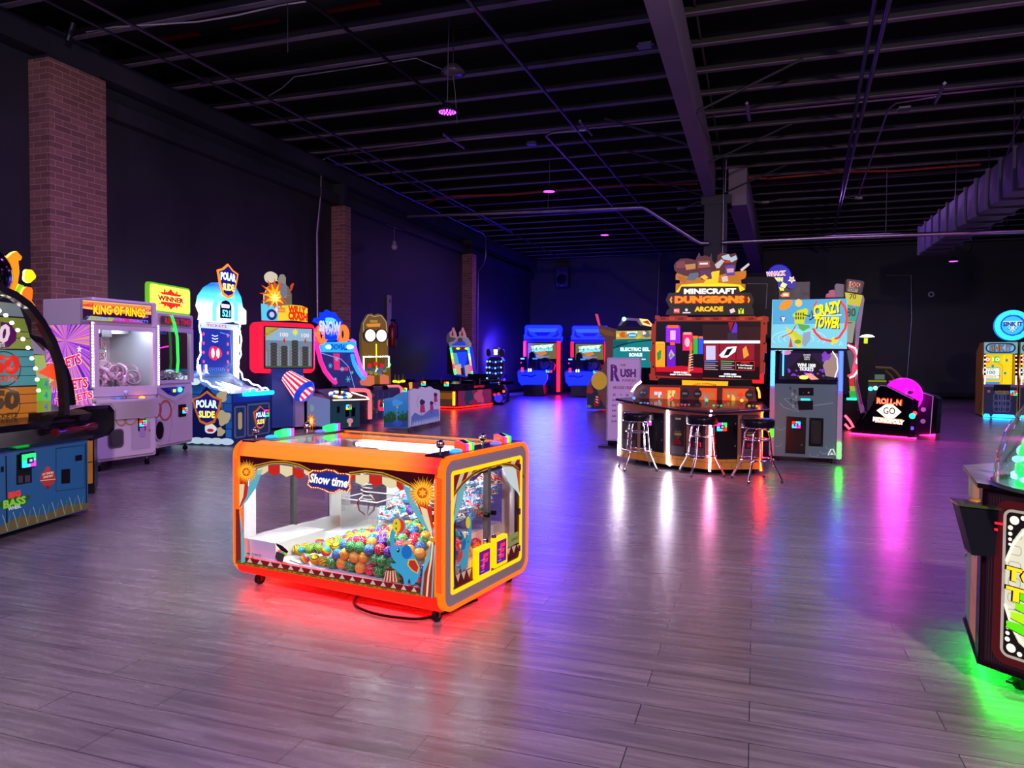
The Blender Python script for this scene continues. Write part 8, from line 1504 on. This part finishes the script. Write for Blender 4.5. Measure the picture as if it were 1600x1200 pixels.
# ------------------------------------------------ pair of yellow ball-sinking cabinets
def sink(T, dx, lab):
    F = T.front(0); C = crop(F, 1500, 470, 6)
    W = C([(530, 900)])[0][0]-C([(215, 900)])[0][0]; b = C([(215, 1060)])[0]; x0 = b[0]; zc = C([(220, 800)])[0][1]; zt = C([(300, 388)])[0][1]; zh = C([(300, 495)])[0][1]
    YL = 'p:c8a020:.35'
    for sx in (x0-.02, x0+W-.01):
        mb = MB(); mb.slab(Fr((sx, 0, 0), (0, 1, 0), (0, 0, 1)), [(0, .05), (.35, .05), (.35, .45), (.6, .45), (.6, .05), (1.7, .05), (1.7, zt-.25), (.9, zt), (.15, zt), (.35, zc+.4), (.0, zc+.1)], YL, 0, .03); mb.build('side_panel', T)
    mb = MB(); mb.slab(F, [(x0, .06), (x0+W, .06), (x0+W, zc), (x0, zc)], 'e:182048:.5', -1.2, 1.2, 0, 'p:101830:.4'); g = lambda a, c: (x0+W*a, zc*c)
    mb.slab(F, rrect(*g(.34, .76), *g(.76, .88), .06), 'e:88705c:.6', .0, .01); mb.text(F, 'Sink It', *g(.55, .82), .09, 'e:503828:.5', .014, .3, 0, .2)
    for k in range(6): u, v = g(.42+.14*(k % 3), .66-.22*(k//3)); mb.ribbon(F, rrect(u-.09, v-.09, u+.09, v+.09, .04), .025, 'e:505888:.5', .006, 0, True)
    for k in range(3): u, v = g(.42+.14*k, .30); mb.ribbon(F, rrect(u-.08, v-.09, u+.08, v+.09, .05), .02, 'e:585880:.5', .006, 0, True)
    mb.rect(F, *g(.12, .80), *g(.20, .88), 'e:a06830:.6', .006); mb.build('front_cabinet', T)
    u, v = g(.90, .80); card_reader(T, F, u, v, .17, (3, 0, 3, 1))
    mb = MB(); mb.box(x0, x0+W, -.05, .35, zc-.02, zc+.06, 'p:9088a8:.3').box(x0+W*.3, x0+W*.78, -.10, -.02, zc-.12, zc+.05, 'p:0c0c14:.3'); mb.build('ball_tray', T)
    Bk = T.front(.7); g2 = lambda a, c: (x0+.03+(W-.06)*a, zc+(zh-zc)*c)
    mb = MB(); mb.rect(Bk, *g2(0, 0), *g2(1, 1), 'e:e8c818:1.0', 0); mb.slab(Bk, rrect(*g2(.70, .0), *g2(.93, 1.0), .08), 'e:f0d010:1.1', .0, .25, .04)
    for a, c in ((.13, 'e:f06030:1.2'), (.45, 'e:50c020:1.2')): mb.slab(Bk, rrect(*g2(a-.10, .72), *g2(a+.13, .93), .07), c, .01, .02).text(Bk, '10', *g2(a, .83), .11, 'e:fff0d0:1.2', .035, .18, 0, 0, .03)
    mb.slab(Bk, rrect(*g2(-.02, .20), *g2(.60, .58), .03), 'e:60b8c8:.9', .0, .02); mb.rect(Bk, *g2(0, .23), *g2(.57, .55), 'e:f8f4e0:1.1', .022).text(Bk, '100', *g2(.30, .42), .11, 'e:30a0b0:1', .026, .22, 0, 0, .04).text(Bk, 'TO PLAY', *g2(.28, .52), .04, 'e:606060:.6', .026, .2).text(Bk, 'SINK THE BALLS TO WIN', *g2(.28, .32), .04, 'e:c06050:.8', .026, .5).text(Bk, 'TICKETS', *g2(.28, .27), .035, 'e:606060:.8', .026, .3)
    mb.rect(Bk, *g2(.05, .0), *g2(.6, .12), 'e:2090e0:1', .01); mb.ribbon(Bk, [g2(.6, .05), g2(.68, .15), g2(.68, .62), g2(.5, .75)], .04, 'e:e8a010:1', .012)
    for a, c in ((.35, .62), (.72, .40), (.76, .80)): mb.flat(Bk, rrect(*g2(a-.04, c-.04), *g2(a+.04, c+.04), .02), 'e:3080b0:.9', .27 if a > .7 else .015)
    mb.build('play_board', T)
    Hf = T.front(.12); mb = MB(); mb.slab(Hf, [(x0, zh), (x0+W, zh), (x0+W, zt), (x0, zt)], 'e:78b8b0:.8', -.5, .5, 0, 'p:141820:.4'); mb.slab(Hf, rrect(x0+W*.06, zh+.04, x0+W*.92, zt-.04, (zt-zh)*.4), 'e:58b0e8:1.1', .0, .02, 0, 'e:102040:.5'); mb.ribbon(Hf, rrect(x0+W*.06, zh+.04, x0+W*.92, zt-.04, (zt-zh)*.4), .04, 'e:102858:.6', .022, 0, True)
    mb.text(Hf, 'SINK IT', x0+W*.49, (zh+zt)/2, .20, 'e:181c28:.5', .03, W*.68, 0, 0, .08).text(Hf, 'SINK IT', x0+W*.49, (zh+zt)/2, .17, 'e:a87850:.9', .034, W*.66, 0, 0, .03); mb.build('marquee', T)
    for sx in (x0+.02, x0+W-.04):
        mb = MB(); P = [(sx, .10, zh), (sx, -.02, zc+.3), (sx, .0, zc+.05)]; mb.tube(P, .025, 'p:101018:.3', 6); leds(mb, [(sx, .07, zh), (sx, -.055, zc+.3), (sx, -.035, zc+.05)], 11, .022, 'e:ffb0a0:4'); mb.build('light_rail', T)
    mb = MB()
    for a, b_ in ((0, .22), (.26, .96)): mb.slab(T.front(-.02), [(x0+W*a, .02), (x0+W*b_, .02), (x0+W*b_-.04, .10), (x0+W*a+.04, .10)], 'e:10a8ff:16', 0, .03)
    mb.build('base_light', T)
    return x0, W, zt
Sa = Thing('ball_game', 'left yellow SINK IT cabinet under the glowing blue ring', 'arcade game', (6.7, 24.2, 0), -8); x0, W, zt = sink(Sa, 0, '')
wv = Sa.W @ Vector((W+.07, 0, 0)); Sb = Thing('ball_game', 'right yellow SINK IT cabinet cut by the right edge of the picture', 'arcade game', (wv.x, wv.y, 0), -8)
for ch in list(Sa.root.children):
    c = ch.copy(); COL.objects.link(c); c.parent = Sb.root
    for g_ in ch.children: d = g_.copy(); COL.objects.link(d); d.parent = c
T = Thing('ring_sign', 'big glowing cyan ring sign above the two yellow cabinets', 'sign', (6.7, 24.2, 0), -8)
F = T.fr((0, .3, 0)); C = crop(F, 1500, 470, 6); u, v = C([(492, 230)])[0]; r = C([(492, 85)])[0][1]-v
mb = MB(); mb.slab(F, ell(u, v, r, r, 40), 'e:1070e0:1.6', -.2, .2, .03); mb.ribbon(F, ell(u, v, r*.82, r*.82, 40), r*.30, 'e:20d0ff:2.4', .0, .04, True); mb.ribbon(F, ell(u, v, r*.66, r*.66, 40), r*.12, 'e:0838c8:1.2', .02, .02, True); mb.flat(F, ell(u, v, r*.58, r*.58, 40), 'e:20a0f0:1.7', .006)
mb.flat(F, [(u-r*.55, v+r*.28), (u+r*.55, v+r*.28), (u, v-r*.52)], 'e:a8e0f8:1.3', .012).text(F, 'SINK IT', u, v+r*.08, r*.30, 'e:1838a0:.8', .05, r*1.05, 0, 0, .06)
for a, b_ in ((-.18, -.18), (.18, -.18), (0, -.38)): mb.ribbon(F, ell(u+a*r, v+b_*r, r*.08), r*.04, 'e:1858b0:1', .05, 0, True)
mb.build('ring', T); mb = MB(); mb.box(u-.12, u+.12, .3, .5, zt-.02, v-r*.85, 'p:182030:.4'); mb.build('post', T)

# ------------------------------------------------ ticket tower cabinet at the right edge
N = pt(1530, 1035, 2, .10); A_ = -43
T = Thing('ticket_tower_game', 'dome topped TOWER OF TICKETS cabinet cut off at the right edge, green light below', 'arcade game', (N.x, N.y, 0), A_)
Lw = pt(1508, 968, 2, .10); Ll = T.W.inverted() @ Lw; L1 = (Ll.x, Ll.y); H = .93
pl_ = [(0, 0), (.74, 0), (1.0, .42), (.80, .95), (.2, 1.0), (L1[0]+.02, L1[1]+.30), L1]
G = Fr((0, 0, .10), (1, 0, 0), (0, 1, 0)); mb = MB(); mb.slab(G, pl_, 'p:241018:.3', 0, H-.10); mb.build('cabinet_body', T)
cx = sum(p[0] for p in pl_)/7; cy_ = sum(p[1] for p in pl_)/7
Gt = Fr((0, 0, H), (1, 0, 0), (0, 1, 0)); mb = MB(); mb.slab(Gt, [(cx+(a-cx)*1.05, cy_+(b-cy_)*1.05) for a, b in pl_], 'p:b8b8a8:.2', 0, .022, 0, 'p:181014:.3'); mb.build('top_plate', T)
F = T.front(0); mb = MB()
mb.rect(F, .02, .12, .72, H-.02, 'e:281420:.5', .002)
for k in range(9): mb.ribbon(F, [(.03+k*.012, .13), (.035+k*.012, H-.03)], .003, 'e:40282c:.5', .003)
mb.ribbon(F, rrect(.075, .155, .665, H-.06, .04), .035, 'e:501418:.7', .004, .004, True); mb.ribbon(F, rrect(.10, .18, .64, H-.085, .03), .012, 'e:a89c90:1', .009, .002, True)
mb.flat(F, rrect(.105, .185, .635, H-.09, .03), 'e:d0ccb4:1.15', .005)
for i in range(7):
    for j in range(9): mb.ribbon(F, rrect(.12+i*.075, .21+j*.073+.02*(i % 2), .17+i*.075, .25+j*.073+.02*(i % 2), .012), .004, 'e:a8a890:1', .007, 0, True)
for cu, cv, sx, sy in ((.105, H-.09, 1, -1), (.105, .185, 1, 1), (.635, H-.09, -1, -1), (.635, .185, -1, 1)):
    mb.flat(F, [(cu, cv), (cu+sx*.22, cv), (cu+sx*.12, cv+sy*.035), (cu+sx*.065, cv+sy*.07), (cu+sx*.03, cv+sy*.13), (cu, cv+sy*.22)], 'e:201818:.5', .009)
    mb.ribbon(F, [(cu+sx*.005, cv+sy*.23), (cu+sx*.035, cv+sy*.14), (cu+sx*.075, cv+sy*.08), (cu+sx*.13, cv+sy*.04), (cu+sx*.23, cv+sy*.01)], .012, 'e:f0ecd8:1.1', .011)
    for k, (a, r) in enumerate(((.036, .020), (.072, .011), (.10, .009), (.125, .008), (.148, .007))): mb.flat(F, ell(cu+sx*a, cv+sy*.036 if k == 0 else cv+sy*.02, r, r, 14), 'e:f0ecd8:1.2', .012)
    for k, (a, r) in enumerate(((.072, .011), (.10, .009), (.125, .008), (.148, .007))): mb.flat(F, ell(cu+sx*.02, cv+sy*a, r, r, 14), 'e:f0ecd8:1.2', .012)
xc = .37
for k in range(11):
    y = .31+k*.047; w_ = .25-.017*k
    if y < H-.14: mb.flat(F, [(xc-w_, y), (xc-w_*.6, y-.022), (xc, y-.030), (xc+w_*.6, y-.022), (xc+w_, y), (xc+w_, y+.032), (xc-w_, y+.032)], ('e:58d010:1.4', 'e:a0e810:1.5', 'e:78d808:1.4')[k % 3], .013+.0004*k).ribbon(F, [(xc-w_, y+.002), (xc-w_*.6, y-.02), (xc, y-.028), (xc+w_*.6, y-.02), (xc+w_, y+.002)], .004, 'e:206008:.7', .020)
for t, v, w_ in (('TOWER OF', .555, .50), ('TICKETS', .465, .50)): mb.text(F, t, xc-.0, v, .072, 'e:281004:.5', .023, w_*1.04, -2, 0, .09).text(F, t, xc, v, .064, 'e:ffc818:1.5', .026, w_, -2, 0, .05)
for v, u1 in ((.775, .10), (.745, .08)): mb.rect(F, .003, v, u1, v+.010, 'e:ff1020:4', .028)
mb.build('front_artwork', T)
S = T.fr((L1[0], L1[1], 0), (-L1[0], -L1[1], 0)); Wd = math.hypot(*L1); mb = MB()
mb.rect(S, .02, .14, Wd*.38, H-.02, 'e:5c6450:.5', .003).rect(S, Wd*.40, .14, Wd*.78, H-.03, 'e:a05c30:.65', .004).rect(S, Wd*.80, .10, Wd, H, 'p:1c0c14:.3', .005)
mb.rect(S, .06, .60, Wd*.30, .80, 'e:303858:.4', .006).flat(S, [(Wd*.5, .58), (Wd*.68, .54), (Wd*.68, .72), (Wd*.5, .75)], 'e:303440:.5', .006).ribbon(S, [(Wd*.45, .40), (Wd*.6, .36), (Wd*.7, .33)], .008, 'e:301828:.5', .007)
mb.cyl(S.p(.05, .47, .004), S.p(.05, .47, .015), .012, 'm:c0c0c0:.2', 8)
for k in range(8): mb.rect(S, Wd*.42, .45+k*.03, Wd*.44, .465+k*.03, 'e:602018:.5', .006)
mb.build('side_artwork', T)
mb = MB(); mb.slab(Fr((0, 0, .095), (1, 0, 0), (0, 1, 0)), [(cx+(a-cx)*1.02, cy_+(b-cy_)*1.02) for a, b in pl_], 'p:140a10:.3', 0, .012)
mb.build('base_rim', T)
mb = MB(); mb.tube([(cx+(a-cx)*.90, cy_+(b-cy_)*.90, .085) for a, b in pl_], .012, 'e:10ff30:50', 6, True); mb.build('green_underglow', T)
# black prize box on the left side
fr = T.fr((L1[0], L1[1], 0), (-L1[0], -L1[1], 0)); pc = fr.uv(1515, 800)
mb = MB(); P = [(1487, 782), (1547, 789), (1541, 859), (1507, 857)]; fb = T.fr(fr.p(0, 0, .10), (math.cos(R(61)), math.sin(R(61)), 0))
vw = (Vector((0, 0, 0)))
yb = Fr((0, 0, 0), (math.cos(R(43)), math.sin(R(43)), 0), (0, 0, 1)); yb.T = T; yb.O = Vector((-.03, .06, 0)); q = yb.px(P)
mb.slab(yb, q, 'p:10121c:.35', 0, .13); mb.slab(yb, [(q[0][0]-.01, q[0][1]), (q[1][0]+.01, q[1][1]), (q[1][0]+.01, q[1][1]+.012), (q[0][0]-.01, q[0][1]+.012)], 'p:3c4420:.2', -.01, .15)
mb.build('side_box', T)
c0 = yb.p((q[0][0]+q[1][0])/2, max(q[0][1], q[1][1])+.015, .07); mb = MB(); mb.lathe([(0, .012), (.022, .010), (.026, 0)], tuple(c0), 'p:a87810:.3', 16); mb.build('gold_button', T)
# clear dome with green glowing turntable
dc = (.38, .27); rd = .43; z0 = H+.022
prof = [(rd*math.cos(R(a)), z0+.56*math.sin(R(a))) for a in (0, 8, 16, 25, 35, 45, 55, 65, 75, 84)]+[(.0, z0+.56)]
mb = MB(); mb.lathe(prof, (dc[0], dc[1], 0), 'glass', 40); mb.build('clear_dome', T)
mb = MB(); mb.lathe([(rd+.015, z0), (rd+.012, z0+.012), (rd-.01, z0+.012)], (dc[0], dc[1], 0), 'p:30402c:.3', 40); mb.build('dome_rim', T)
mb = MB(); mb.lathe([(rd*.80, z0), (rd*.80, z0+.09), (rd*.74, z0+.10), (rd*.74, z0+.02)], (dc[0], dc[1], 0), 'e:10f850:2.2', 32)
for k in range(20): t = 2*math.pi*k/20; mb.ball((dc[0]+rd*.80*math.cos(t), dc[1]+rd*.80*math.sin(t), z0+.04), .022, 'e:80ffff:3', 8, 5, 1, 1, .6)
mb.build('lit_turntable', T)
mb = MB()
for k in range(7): t = 2*math.pi*k/7; mb.cyl((dc[0]+.22*math.cos(t), dc[1]+.22*math.sin(t), z0+.02), (dc[0]+.22*math.cos(t), dc[1]+.22*math.sin(t), z0+.26), .012, 'e:30ff60:1.2', 6); mb.ball((dc[0]+.22*math.cos(t), dc[1]+.22*math.sin(t), z0+.28), .035, 'e:20c040:1.2', 8, 6)
mb.build('green_poles', T)
mb = MB()
for k, t in enumerate((2.6, 2.75, 2.95, 3.15, 3.35, 3.6, 3.9)): mb.ball((dc[0]+.30*math.cos(t), dc[1]+.30*math.sin(t), z0+.12+.05*(k % 5)), .016, 'e:f8e898:3', 8, 6)
mb.build('yellow_bulbs', T)
for x, y in ((.12, .12), (.66, .12), (.3, .9), (.8, .8)):
    mb = MB(); mb.cyl((x-.018, y, .04), (x+.018, y, .04), .04, 'p:0c0c10:.4', 16).cyl((x, y, .045), (x, y, .10), .014, 'p:303038:.4', 8).box(x-.03, x+.03, y-.03, y+.03, .09, .10, 'p:202028:.4').box(x-.012, x+.012, y-.10, y-.03, .045, .055, 'p:101014:.4'); mb.build('caster', T)
